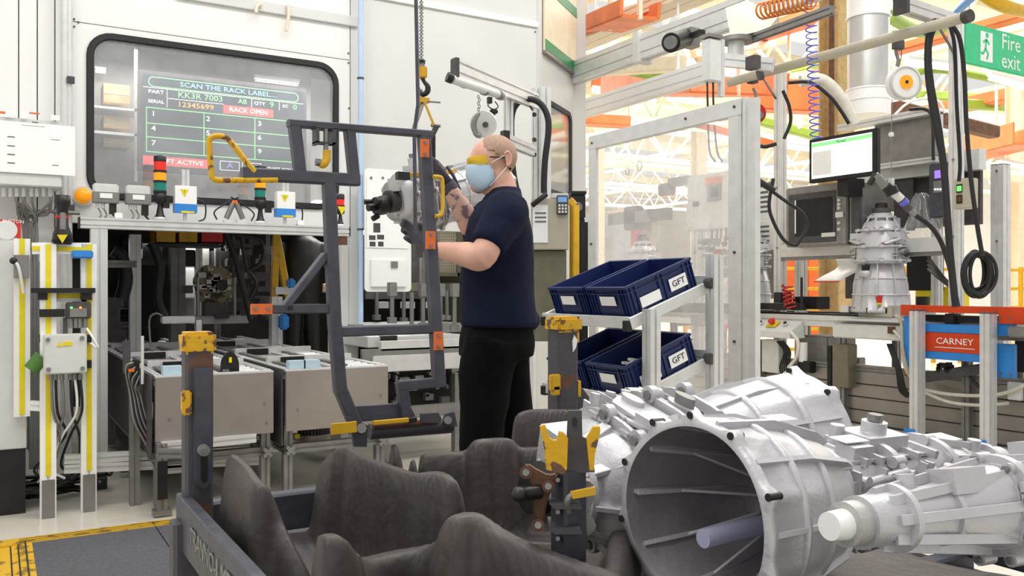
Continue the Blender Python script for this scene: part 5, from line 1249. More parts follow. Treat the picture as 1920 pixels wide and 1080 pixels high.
# ================================================================== HOIST
ho = thing('chain_hoist', 'hoist chain with yellow hook block and spreader above the hanging gearbox', 'hoist', D_(793, 150, 3.5))
hd = 3.5; m_ = MB(); a = D_(790, -60, hd); b = D_(790, 112, hd); nl = 52
for i in range(nl):
    c = a.lerp(b, (i + .5) / nl); L = (a - b).length / nl * .62; P = []
    for k in range(9):
        t = 2*PI*k/8; r_ = Vector((CY, -SY, 0)) if i % 2 else Vector((SY, CY, 0)); P.append(c + r_ * .007 * math.cos(t) + Vector((0, 0, L * math.sin(t))))
    m_.tube(P, .0022, 5, 0)
m_.build('chain', 'chain', ho)
MB().cyl(D_(790, 113, hd), D_(790, 119, hd), .016, 14).build('buffer', 'black', ho); MB().cyl(D_(791, 119, hd), D_(791, 126, hd), .012, 12).build('spring', 'chain', ho)
MB().box(D_(792, 136, hd), (.032, .032, .045)).build('hook_block', 'yellow', ho, bev=.004)
MB().tube([D_(792, 146, hd), D_(796, 154, hd), D_(802, 162, hd), D_(801, 172, hd), D_(793, 177, hd), D_(786, 172, hd), D_(786, 164, hd)], [.009, .008, .011, .012, .011, .007, .004], 8).build('hook', 'black', ho)
MB().tube([D_(790, 168, hd), D_(790, 180, hd), D_(795, 186, hd)], .005).build('shackle', 'chain', ho)
MB().box(D_(794, 188, hd), (.045, .02, .02)).build('spreader', 'yellow', ho); MB().cyl(D_(800, 190, hd), D_(826, 192, hd), .004, 8).build('pin', 'alud', ho)
MB().bar(D_(793, 192, hd), D_(774, 246, hd - .1), .016, .008).build('spreader_leg', 'beiged', ho); MB().bar(D_(796, 192, hd), D_(814, 236, hd), .014, .01).build('spreader_leg', 'yellow', ho)
MB().bar(D_(819, 236, hd), D_(806, 262, hd), .022, .02).build('hanger_bar', 'darkgrey', ho); MB().cyl(D_(808, 235, hd), D_(826, 236, hd), .007, 8).build('pin', 'alud', ho)
MB().bar(D_(812, 255, hd), D_(812, 330, 3.6), .02, .01).build('hanger_bar', 'darkgrey', ho)
MB().bar(D_(748, 330, 3.45), D_(850, 322, 3.8), .02, .02).build('lifting_bar', 'yellow', ho); MB().box(D_(755, 330, 3.45), (.05, .03, .03)).build('clamp', 'black', ho)
MB().box(D_(822, 318, 3.6), (.03, .03, .03)).build('push_button', 'yellow', ho)
MB().tube([D_(838, 312, 3.6), D_(850, 330, 3.6), D_(862, 356, 3.62)], .007).build('lever', 'darkgrey', ho)
o = thing('lift_mast', 'dark upright strap hanging from above past the rack gate', 'strap', D_(778, 430, 3.1))
MB().bar(D_(779, -60, 3.1), D_(784, 200, 3.1), .012, .026, up=(SY, CY, 0)).build('strap', 'frame', o); MB().bar(D_(784, 196, 3.1), D_(777, 250, 3.1), .012, .024, up=(SY, CY, 0)).build('strap', 'frame', o); MB().bar(D_(777, 246, 3.1), D_(779, 440, 3.1), .012, .022, up=(SY, CY, 0)).build('strap', 'frame', o)
MB().box(D_(783, 470, 3.12), (.03, .03, .05)).build('end_block', 'darkgrey', o)
# ================================================================== THE WORKER
man = thing('person', 'person in navy t-shirt, yellow glasses and blue face mask holding the hanging gearbox', 'person', (D_(930, 540, 3.47).x, D_(930, 540, 3.47).y, 0))
Rv = Vector((CY, -SY, 0)); Gv = Vector((SY, CY, 0)); hy = math.radians(10)
F = (-Rv * math.cos(hy) - Gv * math.sin(hy)); Ln = (-Gv * math.cos(hy) + Rv * math.sin(hy))     # forward and towards the camera (his left)
MD = 3.47
def hp(px, py, l=0): return D_(px, py, MD) + Ln * l
def ell(c, a, b, n=28, e=2.3):
    P = []
    for i in range(n):
        t = 2*PI*i/n; cc, s_ = math.cos(t), math.sin(t)
        P.append(c + F * a * math.copysign(abs(cc) ** (2/e), cc) + Ln * b * math.copysign(abs(s_) ** (2/e), s_))
    return P
# body: neck, arms (skin) as one surface with the head
m_ = MB()
m_.ball(hp(926, 300), .089, 24, 16, (1, 1, 1.08))
def hb(c, r, f=1, l=1, z=1):    # ball stretched along his own axes
    n, m = 16, 10; vs = []
    for i in range(m + 1):
        a = PI * i / m
        for j in range(n):
            t = 2*PI*j/n; vs.append(Vector(c) + F * math.sin(a) * math.cos(t) * r * f + Ln * math.sin(a) * math.sin(t) * r * l + Vector((0, 0, math.cos(a) * r * z)))
    m_.add(vs, [(i*n+j, (i+1)*n+j, (i+1)*n+(j+1) % n, i*n+(j+1) % n) for i in range(m) for j in range(n)], True)
m_ = MB()
hb(hp(922, 296), .085, .97, .87, .98); hb(hp(934, 290), .072, .85, 1.0, 1.0); hb(hp(902, 300), .06, .8, 1.0, 1.1)
hb(hp(902, 332), .056, .86, .95, 1.15); hb(hp(896, 350), .034, .95, 1.1, .8); hb(hp(880, 316), .016, 1.1, .8, 1.3); hb(hp(884, 300), .03, .7, 1.5, .6); hb(hp(915, 335), .06, .9, .95, 1.1)
m_.tube([hp(930, 325), hp(940, 350), hp(945, 375)], [.058, .058, .066], 16)
m_.loft([ell(hp(938, 385), .08, .15), ell(hp(932, 440), .11, .17), ell(hp(930, 520), .12, .16), ell(hp(930, 600), .12, .16)])
sh = hp(933, 402, .19); el = D_(903, 482, 3.2); wr = D_(818, 468, 3.42)
m_.tube([sh, sh.lerp(el, .6), el, el.lerp(wr, .3), wr], [.055, .052, .052, .05, .031], 14, 4)
sh2 = hp(925, 402, -.19); el2 = D_(886, 428, 3.62); wr2 = D_(843, 352, 3.58)
m_.tube([sh2, el2, el2.lerp(wr2, .35), wr2], [.055, .048, .045, .03], 14, 4)
body = m_.build('body', 'skin', man); remesh(body, .0075, 3)
# tattooed skin on the far forearm
m_ = MB(); m_.tube([el2.lerp(wr2, .12), el2.lerp(wr2, .45), el2.lerp(wr2, .9)], [.0475, .045, .033], 18, 5)
m_.build('tattoo', 'tattoo', man)['label'] = 'tattooed forearm'
# ear, hair
def man_ear(l):
    c = hp(945, 303, l); P = []
    for i in range(15):
        t = math.radians(-110 + 250 * i / 14) ; P.append(c - F * (.013 * math.cos(t) + .0) + Vector((0, 0, .026 * math.sin(t))) + Ln * (.006 if l > 0 else -.006))
    m_ = MB(); m_.tube(P, .005, 8, 2); m_.loft([[p + Ln * (-.004 if l > 0 else .004) for p in P], [p for p in P]]); m_.build('ear', 'skin', man)
man_ear(.078); man_ear(-.078)
m_ = MB(); n, m = 32, 20; vs = []
for i in range(m + 1):
    a = PI * i / m
    for j in range(n):
        t = 2*PI*j/n; c = hp(930, 293); vs.append(c + F * math.sin(a) * math.cos(t) * .0855 + Ln * math.sin(a) * math.sin(t) * .0775 + Vector((0, 0, math.cos(a) * .0855)))
fs = []
for i in range(m):
    for j in range(n):
        q = vs[i*n+j] - hp(930, 293); f_, z_ = q.dot(F), q.z
        if z_ > -.012 + max(0, f_) * .8 - max(0, -f_) * .75 and z_ > -.085: fs.append((i*n+j, (i+1)*n+j, (i+1)*n+(j+1) % n, i*n+(j+1) % n))
m_.add(vs, fs, True); m_.build('hair', 'hair', man)
# shirt
m_ = MB()
SEC = [(612, 934, .152, .185), (585, 933, .150, .185), (540, 932, .145, .182), (500, 932, .142, .185), (450, 934, .135, .195), (415, 934, .12, .2), (392, 937, .1, .185), (374, 942, .078, .14), (360, 946, .064, .085), (352, 947, .06, .066)]
m_.loft([ell(hp(cx, y), a, b) for y, cx, a, b in SEC])
m_.tube([hp(940, 398, .15), hp(932, 412, .19), sh.lerp(el, .55), sh.lerp(el, .78)], [.088, .085, .074, .068], 18, 4)
m_.tube([hp(936, 398, -.15), hp(925, 410, -.19), sh2.lerp(el2, .6), sh2.lerp(el2, .9)], [.088, .08, .068, .062], 18, 4)
m_.ball(hp(990, 600, 0), .05, 12, 8, (1, 1, 1))
s_ = m_.build('tshirt', 'shirt', man); remesh(s_, .011, 5, .012, .12)
# trousers
m_ = MB(); nl, fl_ = .1, -.1
m_.loft([ell(hp(933, 603), .138, .165), ell(hp(932, 640), .148, .175), ell(hp(930, 670), .15, .175)])
m_.tube([hp(918, 630, nl), hp(905, 690, nl), hp(897, 790, nl), hp(898, 900, nl), hp(905, 1060, nl)], [.115, .108, .092, .085, .075], 18)
m_.tube([hp(942, 630, fl_), hp(952, 690, fl_), hp(968, 780, fl_), hp(990, 880, fl_), hp(1020, 1050, fl_)], [.115, .105, .09, .08, .07], 18)
t_ = m_.build('trousers', 'trouser', man); remesh(t_, .013, 4, .02, .14)
for px, l in ((896, nl), (1012, fl_)):
    c = hp(px, 540, l); c.z = 0; m_ = MB()
    m_.loft([[c + F * (x + .02) + Ln * y * k + Vector((0, 0, z)) for x, y in [(.16 * math.cos(2*PI*i/16), .05 * math.sin(2*PI*i/16)) for i in range(16)]] for z, k in ((.0, 1), (.05, 1.05), (.09, .8))]); m_.build('shoe', 'black', man, bev=0)
# gloves
def hand(c, along, across, sign, name):
    al = Vector(along).normalized(); ac = Vector(across).normalized(); nn = al.cross(ac).normalized() * sign; m_ = MB()
    P = [c - al * .05, c - al * .02, c + al * .02, c + al * .045]
    m_.loft([[p + ac * w_ * math.cos(2*PI*i/14) + nn * h_ * math.sin(2*PI*i/14) for i in range(14)] for p, w_, h_ in zip(P, (.03, .038, .043, .04), (.026, .022, .018, .014))])
    for k, L in enumerate((.07, .08, .075, .06)):
        b0 = c + al * .04 + ac * (.032 - k * .021)
        m_.tube([b0, b0 + al * L * .45 - nn * .006, b0 + al * L * .75 - nn * .026, b0 + al * L * .8 - nn * .05], [.0115, .011, .0105, .009], 8, 4)
    b0 = c - al * .02 + ac * .034
    m_.tube([b0, b0 + al * .03 + ac * .022 - nn * .01, b0 + al * .055 + ac * .02 - nn * .03], [.014, .0125, .01], 8, 4)
    o = m_.build(name, 'glove', man); remesh(o, .0045, 2); return o
hand(D_(832, 331, 3.56), D_(812, 314, 3.5) - D_(838, 345, 3.58), -Rv * .3 + Vector((0, 0, 1)) - Gv * .5, -1, 'glove')
hand(D_(798, 455, 3.4), D_(775, 440, 3.42) - D_(815, 466, 3.42), Vector((0, 0, 1)), 1, 'glove')
m_ = MB(); m_.tube([D_(836, 345, 3.58), D_(846, 358, 3.59)], .037, 16); m_.build('glove_cuff', 'glove', man)
m_ = MB(); m_.tube([wr.lerp(D_(800, 458, 3.4), -.1), D_(803, 460, 3.41)], .034, 16); m_.build('glove_cuff', 'black', man)
# mask
secs = []
for k, (y, fx, bx, w_) in enumerate(((307, 882, 908, .054), (314, 873, 916, .06), (322, 873, 921, .063), (330, 873.5, 923, .064), (338, 875.5, 923, .064), (346, 880, 920, .061), (354, 887, 914, .055), (361, 895, 906, .04))):
    fa = hp(fx, y); ba = hp(bx, y); d_ = (fa - ba).dot(F); P = []
    for i in range(25):
        t = -PI / 2 + PI * i / 24; P.append(ba + F * (d_ * math.cos(t) ** .75 + (.0045 if k % 2 else 0)) + Ln * (w_ + (.0045 if k % 2 else 0)) * math.sin(t) + Vector((0, 0, 0)))
    secs.append(P)
m_ = MB(); n = 25; vs = [p for q in secs for p in q]; m_.add(vs, [(i*n+j, i*n+j+1, (i+1)*n+j+1, (i+1)*n+j) for i in range(len(secs)-1) for j in range(n-1)], True)
mk = m_.build('face_mask', 'mask', man); so = mk.modifiers.new('s', 'SOLIDIFY'); so.thickness = .003
for s_ in (1, -1):
    for a, b in (((910, 313), (942, 296)), ((915, 352), (944, 318))): MB().tube([hp(*a, .058 * s_), hp((a[0] + b[0]) / 2, (a[1] + b[1]) / 2, .078 * s_), hp(*b, .082 * s_)], .0018, 6).build('ear_loop', 'white', man)
# glasses
secs = []
for y, fx, bx in ((296, 877, 914), (303, 875, 914), (309, 877, 910), (313, 882, 904)):
    fa = hp(fx, y); ba = hp(bx, y); d_ = (fa - ba).dot(F); secs.append([ba + F * d_ * math.cos(-PI / 2 + PI * i / 20) ** .6 + Ln * .07 * math.sin(-PI / 2 + PI * i / 20) for i in range(21)])
m_ = MB(); n = 21; vs = [p for q in secs for p in q]; m_.add(vs, [(i*n+j, i*n+j+1, (i+1)*n+j+1, (i+1)*n+j) for i in range(len(secs)-1) for j in range(n-1)], True)
m_.build('safety_lens', 'lens', man)
for s_ in (1, -1): MB().tube([hp(913, 299, .071 * s_), hp(930, 300, .079 * s_), hp(946, 301, .08 * s_)], .0028, 6).build('temple_arm', 'black', man)
for s_ in (1, -1): q = hp(888, 301, .03 * s_); MB().ball(q, .011, 10, 8, (1, 1, .7)).build('eye', 'white', man); MB().ball(q + F * .008, .005, 8, 6).build('pupil', 'black', man)
# ================================================================== JIB, HOSES AND CONTROLLER BEHIND THE WORKER
o = thing('tool_jib', 'silver jib arm with white cylinder on a tall post behind the worker', 'arm', D_(1018, 480, 5.2))
jd0, jd1 = 3.9, 5.1
MB().prof(D_(853, 127, jd0), D_(1005, 190, jd1), .035, .09, slots=(1, 2)).build('arm_profile', 'alu', o)
MB().box(D_(853, 128, jd0 - .01), (.02, .05, .085)).build('end_plate', 'darkgrey', o)
MB().cyl(D_(846, 148, jd0 - .05), D_(946, 181, 4.5), .02, 16).build('cylinder', 'boxgrey', o); MB().cyl(D_(838, 144, jd0 - .06), D_(848, 148, jd0 - .05), .023, 16).build('cylinder_end', 'black', o)
for x, y in ((868, 155), (906, 169), (935, 178)): MB().cyl(D_(x, y, 4.0 + (x - 868) * .006), D_(x + 4, y + 1.5, 4.03 + (x - 868) * .006), .024, 14).build('clamp', 'alud', o)
MB().prof(D_(1018, 165, 5.2), (D_(1018, 165, 5.2).x, D_(1018, 165, 5.2).y, 1.0), .07).build('post', 'alu', o)
MB().prof(D_(1006, 165, 5.2), (D_(1006, 165, 5.2).x, D_(1006, 165, 5.2).y, 1.0), .045).build('post', 'alu', o)
MB().prof(D_(953, 178, 4.7), D_(953, 268, 4.7), .04).build('drop_post', 'alu', o)
MB().prof(D_(948, 262, 4.6), D_(1000, 284, 5.1), .04, .06).build('lower_arm', 'alu', o); MB().box(D_(947, 260, 4.55), (.035, .04, .08)).build('end_plate', 'black', o)
MB().tube([D_(958, 186, 4.75), D_(988, 192, 4.9), D_(998, 206, 5.0)], .006).build('cable', 'black', o)
for y in (178, 215, 262, 290): MB().cyl(D_(1002, y, 5.1), D_(1002, y, 5.06), .014, 8).build('bolt', 'darkgrey', o)
o = thing('hanging_reel', 'pale round reel and hook hanging under the jib arm', 'reel', D_(903, 230, 4.1))
MB().cyl(D_(908, 232, 4.15), D_(906, 233, 4.08), .062, 28).build('reel_disc', 'boxgrey', o); MB().cyl(D_(910, 234, 4.07), D_(910, 234, 4.06), .014, 14).build('hub_ring', 'darkgrey', o)
m_ = MB()
for i in range(7): q = D_(897 + (i % 2) * 2, 178 + i * 6, 4.1); m_.tube([q, q + Vector((.006, 0, -.008)), q + Vector((0, 0, -.018)), q + Vector((-.006, 0, -.008)), q], .002, 5, 2)
m_.build('chain', 'chain', o)
MB().tube([D_(900, 212, 4.08), D_(892, 222, 4.08), D_(888, 236, 4.08), D_(893, 252, 4.08), D_(902, 255, 4.08)], .012, 8).build('bracket', 'alud', o)
o = thing('hanging_plug', 'small black plug on a wire loop hanging from the jib arm', 'plug', D_(926, 205, 4.3))
MB().tube([D_(920, 186, 4.3), D_(915, 198, 4.3), D_(926, 205, 4.3), D_(934, 200, 4.3), D_(928, 190, 4.3)], .003, 6).build('loop', 'black', o); MB().box(D_(926, 209, 4.3), (.04, .02, .02)).build('plug_body', 'black', o, bev=.004); MB().cyl(D_(926, 205, 4.3), D_(926, 216, 4.3), .008, 8).build('pin', 'black', o)
MB().box(D_(918, 188, 4.25), (.02, .02, .03)).build('hanger', 'black', o)
d_ = 4.9
pipe('air_hose', [D_(x, y, d_) for x, y in ((985, 420), (972, 370), (962, 320), (959, 260), (960, 215), (972, 192), (995, 186), (1015, 196), (1027, 220), (1028, 250), (1022, 300), (1020, 340), (1020, 362))], .018, 'rubber', 'thick black hose arching over behind the worker', 'hose')
o = thing('tool_controller', 'beige floor-standing controller cabinet with keypad and yellow post behind the worker', 'controller', D_(1040, 560, 4.9))
d_ = 4.9
def db(x0, y0, x1, y1, d, th, m, nm, par, bev=.004):
    a = D_(x0, y0, d); b = D_(x1, y0, d); c = D_(x1, y1, d); e = D_(x0, y1, d); return MB().prism([a, b, c, e], Gv * th).build(nm, m, par, bev=bev)
db(997, 372, 1066, 468, d_, .25, 'beige', 'cabinet_body', o); db(1034, 362, 1066, 372, d_, .2, 'boxgrey', 'top_plate', o)
db(1000, 470, 1062, 640, d_ + .05, .2, 'beiged', 'lower_body', o); db(998, 384, 1028, 456, d_ - .006, .006, 'paper', 'document', o)
for y in (398, 406, 414): db(1003, y, 1024, y + 3, d_ - .008, .002, 'printgrey', 'print', o, 0)
db(1044, 366, 1065, 402, d_ - .03, .03, 'darkgrey', 'keypad', o); db(1046, 369, 1063, 379, d_ - .034, .004, 'bluelight', 'display', o, 0)
for i in range(3):
    for j in range(3): db(1047 + i * 6, 383 + j * 6, 1051 + i * 6, 387 + j * 6, d_ - .036, .006, 'boxgrey', 'key', o, 0)
MB().tube([D_(998, 385, d_ - .03), D_(1012, 374, d_ - .05), D_(1024, 364, d_ - .04)], .016, 8).build('tool_handle', 'rubber', o)
o = thing('guard_post', 'yellow upright post behind the blue bins', 'post', D_(1076, 700, 5.0)); q = D_(1077, 385, 5.0)
MB().bar((q.x, q.y, 0), q + Vector((.0, 0, 0)), .045, .045).build('post_body', 'yellow', o); MB().bar(q, D_(1068, 375, 5.0), .04, .04).build('post_head', 'yellow', o)
o = thing('camera_unit', 'black machine head beside the yellow post', 'machine', D_(1090, 400, 5.4))
db(1072, 364, 1098, 410, 5.4, .2, 'black', 'head_body', o, .01); MB().cyl(D_(1083, 388, 5.36), D_(1083, 388, 5.42), .03, 20).build('ring', 'chain', o); db(1082, 410, 1103, 890, 5.4, .2, 'black', 'column_body', o, .02); db(1070, 358, 1100, 364, 5.38, .2, 'black', 'top_cover', o)
# ================================================================== FLOW RACK WITH BLUE BINS
fr = thing('flow_rack', 'aluminium flow rack with two sloping shelves beside the worker', 'rack', (2.7, 3.4, 0))
u0, u1 = 2.5, 2.97; v0, v1 = 3.12, 3.84
tilt = .2
def fz(u, zf): return zf + (u - u0) * math.tan(math.radians(tilt_deg))
tilt_deg = 20
SH = (U_(1170, 592, u0).z, U_(1165, 738, u0).z)
for vv in (v0, v1):
    for uu in (u0 + .08, u1):
        if vv == v0 and uu > u0 + .1: q = V_(1281, 477, v0 - .03); MB().prof((uu, vv - .03, 0), (uu, vv - .03, q.z), .06).build('post', 'alu', fr)
        elif vv == v0: q = V_(1190, 580, v0 - .03); MB().prof((uu, vv - .03, 0), (uu, vv - .03, q.z), .06).build('post', 'alu', fr)
        else: MB().prof((uu, vv + .03, 0), (uu, vv + .03, .97 if uu < u1 else 1.35), .05).build('post', 'alu', fr)
for k, zf in enumerate(SH):
    a = Vector((u0 - .02, 0, zf - .035)); b = Vector((u1 + .02, 0, fz(u1, zf) - .025))
    for vv in (v0 + .0, v1): MB().bar((a.x, vv, a.z), (b.x, vv, b.z), .016, .055).build('side_rail', 'alu', fr)
    MB().bar((u0 - .02, v0, zf - .03), (u0 - .02, v1, zf - .03), .02, .055).build('front_rail', 'alu', fr)
    MB().bar((u0 - .025, v0 - .002, zf - .045), (u0 - .025, v0 + .03, zf - .045), .03, .05).build('corner_cap', 'black', fr); MB().bar((u0 - .025, v1 + .002, zf - .045), (u0 - .025, v1 - .03, zf - .045), .03, .05).build('corner_cap', 'black', fr)
    MB().bar((u1, v0, fz(u1, zf)), (u1, v1, fz(u1, zf)), .03, .04).build('rear_rail', 'alu', fr)
    MB().prism([(u0, v0, zf - .02), (u1, v0, fz(u1, zf) - .02), (u1, v0, fz(u1, zf) - .012), (u0, v0, zf - .012)], (0, v1 - v0, 0)).build('tray_sheet', 'alud', fr)
    MB().cyl((u1 - .02, v0 - .05, fz(u1, zf) - .02), (u1 - .02, v0 - .0, fz(u1, zf) - .02), .028, 16).build('clamp_knob', 'darkgrey', fr)
def bluebin(label, first=None):
    o = thing('blue_bin', label, 'bin', (0, 0, 0), 'blue bins on the flow rack')
    L, W, H, t = .41, .29, .145, .007
    m_ = MB(); m_.box2((0, 0, 0), (L, W, t)); m_.box2((0, 0, 0), (L, t, H)); m_.box2((0, W - t, 0), (L, W, H)); m_.box2((0, 0, 0), (t, W, H)); m_.box2((L - t, 0, 0), (L, W, H)); m_.build('shell', 'navybin', o)
    m_ = MB()
    for z in (H - .012, H - .035):
        m_.box2((-.009, -.009, z), (L + .009, .0, z + (.012 if z > H - .02 else .005))); m_.box2((-.009, W, z), (L + .009, W + .009, z + (.012 if z > H - .02 else .005))); m_.box2((-.009, 0, z), (0, W, z + (.012 if z > H - .02 else .005))); m_.box2((L, 0, z), (L + .009, W, z + (.012 if z > H - .02 else .005)))
    m_.box2((-.006, -.006, 0), (L + .006, 0, .006)); m_.box2((-.006, -.006, 0), (0, W + .006, .006)); m_.build('rim', 'navybin', o, bev=.001)
    for x in (.0, .022, .05, .19, .22, L - .055, L - .025, L - .004): MB().box2((x, -.008, .0), (x + .005, 0, H)).build('side_rib', 'navybin', o)
    for y in (0, .02, .045, W - .05, W - .025, W - .005): MB().box2((-.008, y, 0), (0, y + .005, H)).build('front_rib', 'navybin', o)
    MB().box2((-.0095, .085, .055), (-.008, .2, .1)).build('front_label', 'paper', o)
    MB().box2((.06, -.0095, .02), (.185, -.008, .07)).build('side_label', 'paper', o)
    c = MB().box2((.25, -.0095, .03), (.36, -.008, .09)).build('side_label', 'paper', o)
    text('GFT', (.305, -.0105, .06), (1, 0, 0), (0, 0, 1), .042, 'printdark', o, sx=1.1)
    return o
BB = bluebin('blue bin on the upper shelf at the right, nearest the silver posts')
bins = [(BB, v0 + .02, 0)]
for lab, vv, k in (('blue bin on the upper shelf at the left, next to the worker', v0 + .35, 0), ('blue bin on the lower shelf at the right, bright parts at its front corner', v0 + .02, 1), ('blue bin on the lower shelf at the left, behind the flaking grey post', v0 + .36, 1)):
    c = copy_tree(BB); c['label'] = lab; bins.append((c, vv, k))
for c, vv, k in bins:
    a = math.radians(tilt_deg); c.matrix_basis = Matrix.Translation((u0 + .012, vv, SH[k] - .004)) @ Matrix.Rotation(-a, 4, 'Y')
m_ = MB()
for i in range(16): m_.box((u0 + .05 + random.uniform(0, .06), v0 + .04 + random.uniform(0, .1), SH[1] + .125 + random.uniform(0, .03)), (.02, .02, .012))
tag(m_.build('clear_bags', 'boxgrey'), 'small clear bagged parts in the lower right blue bin', 'parts', kind='stuff')
# ================================================================== CLEAR SCREEN
PU = 3.6
sc = thing('clear_screen', 'large clear plastic screen in a silver frame standing behind the blue bins', 'screen', (PU, 4.2, 0))
ya, yb = U_(1398, 185, PU).y, U_(1113, 255, PU).y; zt_ = U_(1390, 187, PU).z
MB().prof((PU, ya, 0), (PU, ya, zt_), .06, .06).build('frame_post', 'alu', sc); MB().prof((PU, yb, 0), (PU, yb, zt_), .05, .05).build('frame_post', 'alu', sc)
MB().box2((PU - .033, ya + .02, .5), (PU - .028, ya + .1, zt_ - .09)).build('edge_strip', 'alu', sc); MB().box2((PU - .033, yb - .07, .5), (PU - .028, yb, zt_ - .09)).build('edge_strip', 'alu', sc)
MB().box2((PU - .035, ya, zt_ - .09), (PU + .02, yb, zt_)).build('top_rail', 'alu', sc); MB().box2((PU - .02, ya, .45), (PU + .02, yb, .5)).build('bottom_rail', 'alu', sc)
MB().box2((PU - .022, ya, .5), (PU - .018, yb, zt_ - .05)).build('clear_sheet', 'plexi', sc)
MB().box2((PU - .02, ya - .09, 0), (PU + .02, ya - .03, zt_ - .01)).build('side_post', 'alu', sc)
for y, z in ((ya + .05, zt_ - .04), (ya + .45, zt_ - .04), (yb - .03, zt_ - .05), (yb - .02, zt_ - .75), (yb - .02, 1.3), (ya + .05, 1.4), (ya + .05, .9)): MB().cyl((PU - .042, y, z), (PU - .03, y, z), .008, 8).build('rivet', 'darkgrey', sc)
for (x, y, r) in ((1176, 321, .02), (1199, 311, .026)):
    q = U_(x, y, PU - .024); m_ = MB(); m_.tube([q + Vector((0, r * .9 * math.cos(t), r * 1.2 * math.sin(t))) for t in [2*PI*i/20 for i in range(21)]], .0015, 5, 0); m_.build('drawn_ring', 'printgrey', sc)
# ================================================================== ASSEMBLY LINE ON THE RIGHT (runs away from us at u = 6.5)
AU = 6.5
ln = thing('assembly_line', 'long grey assembly line conveyor running across the right side', 'conveyor', (AU, 4.5, 0))
y0_, y1_ = 2.4, 9.6
for i in range(4): MB().box2((AU + .03 + .0 * i, y0_, .02 + i * .115), (AU + .05, y1_, .125 + i * .115)).build('side_slat', 'steel', ln, bev=.004)
MB().box2((AU + .05, y0_, 0), (AU + .1, y1_, .47)).build('backing', 'darkgrey', ln)
MB().prof((AU + .06, y0_, .5), (AU + .06, y1_, .5), .06, .05).build('lower_rail', 'alud', ln)
MB().prof((AU, y0_, .9), (AU, y1_, .9), .05, .1).build('top_rail', 'alu', ln); MB().prof((AU + .75, y0_, .9), (AU + .75, y1_, .9), .05, .1).build('top_rail', 'alu', ln)
MB().box2((AU + .03, y0_, .945), (AU + .16, y1_, .965)).build('belt', 'black', ln); MB().box2((AU + .55, y0_, .945), (AU + .7, y1_, .965)).build('belt', 'black', ln)
for y in (3.0, 4.0, 5.15, 6.2, 7.4, 8.6):
    for du in (0, .75): MB().prof((AU + du, y, 0), (AU + du, y, .86), .06).build('leg', 'alud', ln)
    MB().prof((AU, y, .8), (AU + .75, y, .8), .05).build('cross_rail', 'alud', ln)
def onu(px, u=AU): return U_(px, 540, u).y
# machine boxes hanging on / under the line
def ub(label, name, cat, x0, y0, x1, y1, u, t, m, bev=.006):
    return tag(MB().bu(x0, y0, x1, y1, u, t).build(name, m, bev=bev), label, cat)
def box_parts(name, label, cat, u=None): return thing(name, label, cat, (0, 0, 0))
o = thing('pallet_box', 'beige grey pallet drive box under the upright gearbox', 'box', U_(1630, 640, AU - .12))
MB().bu(1560, 606, 1692, 640, AU - .15, .5).build('box_body', 'boxgrey', o, bev=.01); MB().bu(1552, 596, 1700, 606, AU - .17, .6).build('lid', 'alu', o, bev=.004); MB().bu(1664, 612, 1676, 626, AU - .17, .02).build('socket', 'rust', o)
MB().tube([U_(1676, 620, AU - .18), U_(1692, 640, AU - .2), U_(1694, 680, AU - .2), U_(1710, 712, AU - .2)], .012).build('conduit', 'hosewhite', o); MB().tube([U_(1680, 592, AU - .1), U_(1690, 605, AU - .2), U_(1692, 650, AU - .22), U_(1702, 700, AU - .22)], .014).build('conduit', 'beige', o)
o = thing('fixture_plate', 'silver work holding plate with red cap under the upright gearbox', 'fixture', U_(1650, 590, AU))
MB().bu(1608, 572, 1700, 596, AU - .02, .4).build('plate', 'castfar', o, bev=.008); MB().bu(1617, 574, 1672, 595, AU - .04, .02).build('front_block', 'beige', o, bev=.004); MB().bu(1576, 573, 1590, 586, AU - .02, .1).build('pin_block', 'wallgrey', o)
MB().cyl(U_(1648, 568, AU - .06), U_(1648, 555, AU - .06), .022, 16, .028).build('red_cap', 'red', o); MB().cyl(U_(1648, 571, AU - .06), U_(1648, 567, AU - .06), .022, 16).build('yellow_ring', 'tape', o)
o = thing('estop_panel', 'grey push button panel with red emergency stop on yellow plate', 'panel', U_(1440, 620, AU - .2))
PA = AU - .2
a, b = U_(1400, 630, PA), U_(1482, 632, PA)
MB().prism([(PA, a.y, a.z + .0), (PA, a.y, a.z + .06), (PA + .16, a.y, a.z + .16), (PA + .2, a.y, a.z)], (0, b.y - a.y, 0)).build('housing', 'boxgrey', o, bev=.004)
def onp(px, k, l=.0): q = U_(px, 620, PA); return Vector((PA + .16 * k - .006 - l, q.y, a.z + .06 + .1 * k + .008 + l))
q = onp(1438, .55); MB().prism([q + Vector((-.04, -.06, -.025)), q + Vector((.04, -.06, .025)), q + Vector((.04, .06, .025)), q + Vector((-.04, .06, -.025))], (-.003, 0, .005)).build('yellow_plate', 'tape', o)
nn = Vector((-.53, 0, .85)); MB().cyl(q, q + nn * .03, .02, 14).build('button_neck', 'red', o); MB().cyl(q + nn * .03, q + nn * .05, .034, 20).build('emergency_button', 'red', o)
for px in (1416, 1462): q = onp(px, .55); MB().cyl(q, q + nn * .02, .022, 16).build('push_button', 'alu', o); MB().cyl(q + nn * .02, q + nn * .03, .016, 16).build('button_face', 'black', o)
MB().tube([U_(1482, 622, PA), U_(1496, 640, PA), U_(1494, 668, PA), U_(1478, 690, PA)], .016).build('conduit', 'hosewhite', o)
o = thing('line_cabinet', 'pale cabinet door under the push button panel', 'cabinet', U_(1445, 690, AU)); MB().bu(1428, 636, 1460, 700, AU - .06, .1).build('door_panel', 'boxgrey', o, bev=.004); MB().bu(1404, 636, 1426, 720, AU - .02, .1).build('side_panel', 'beiged', o)
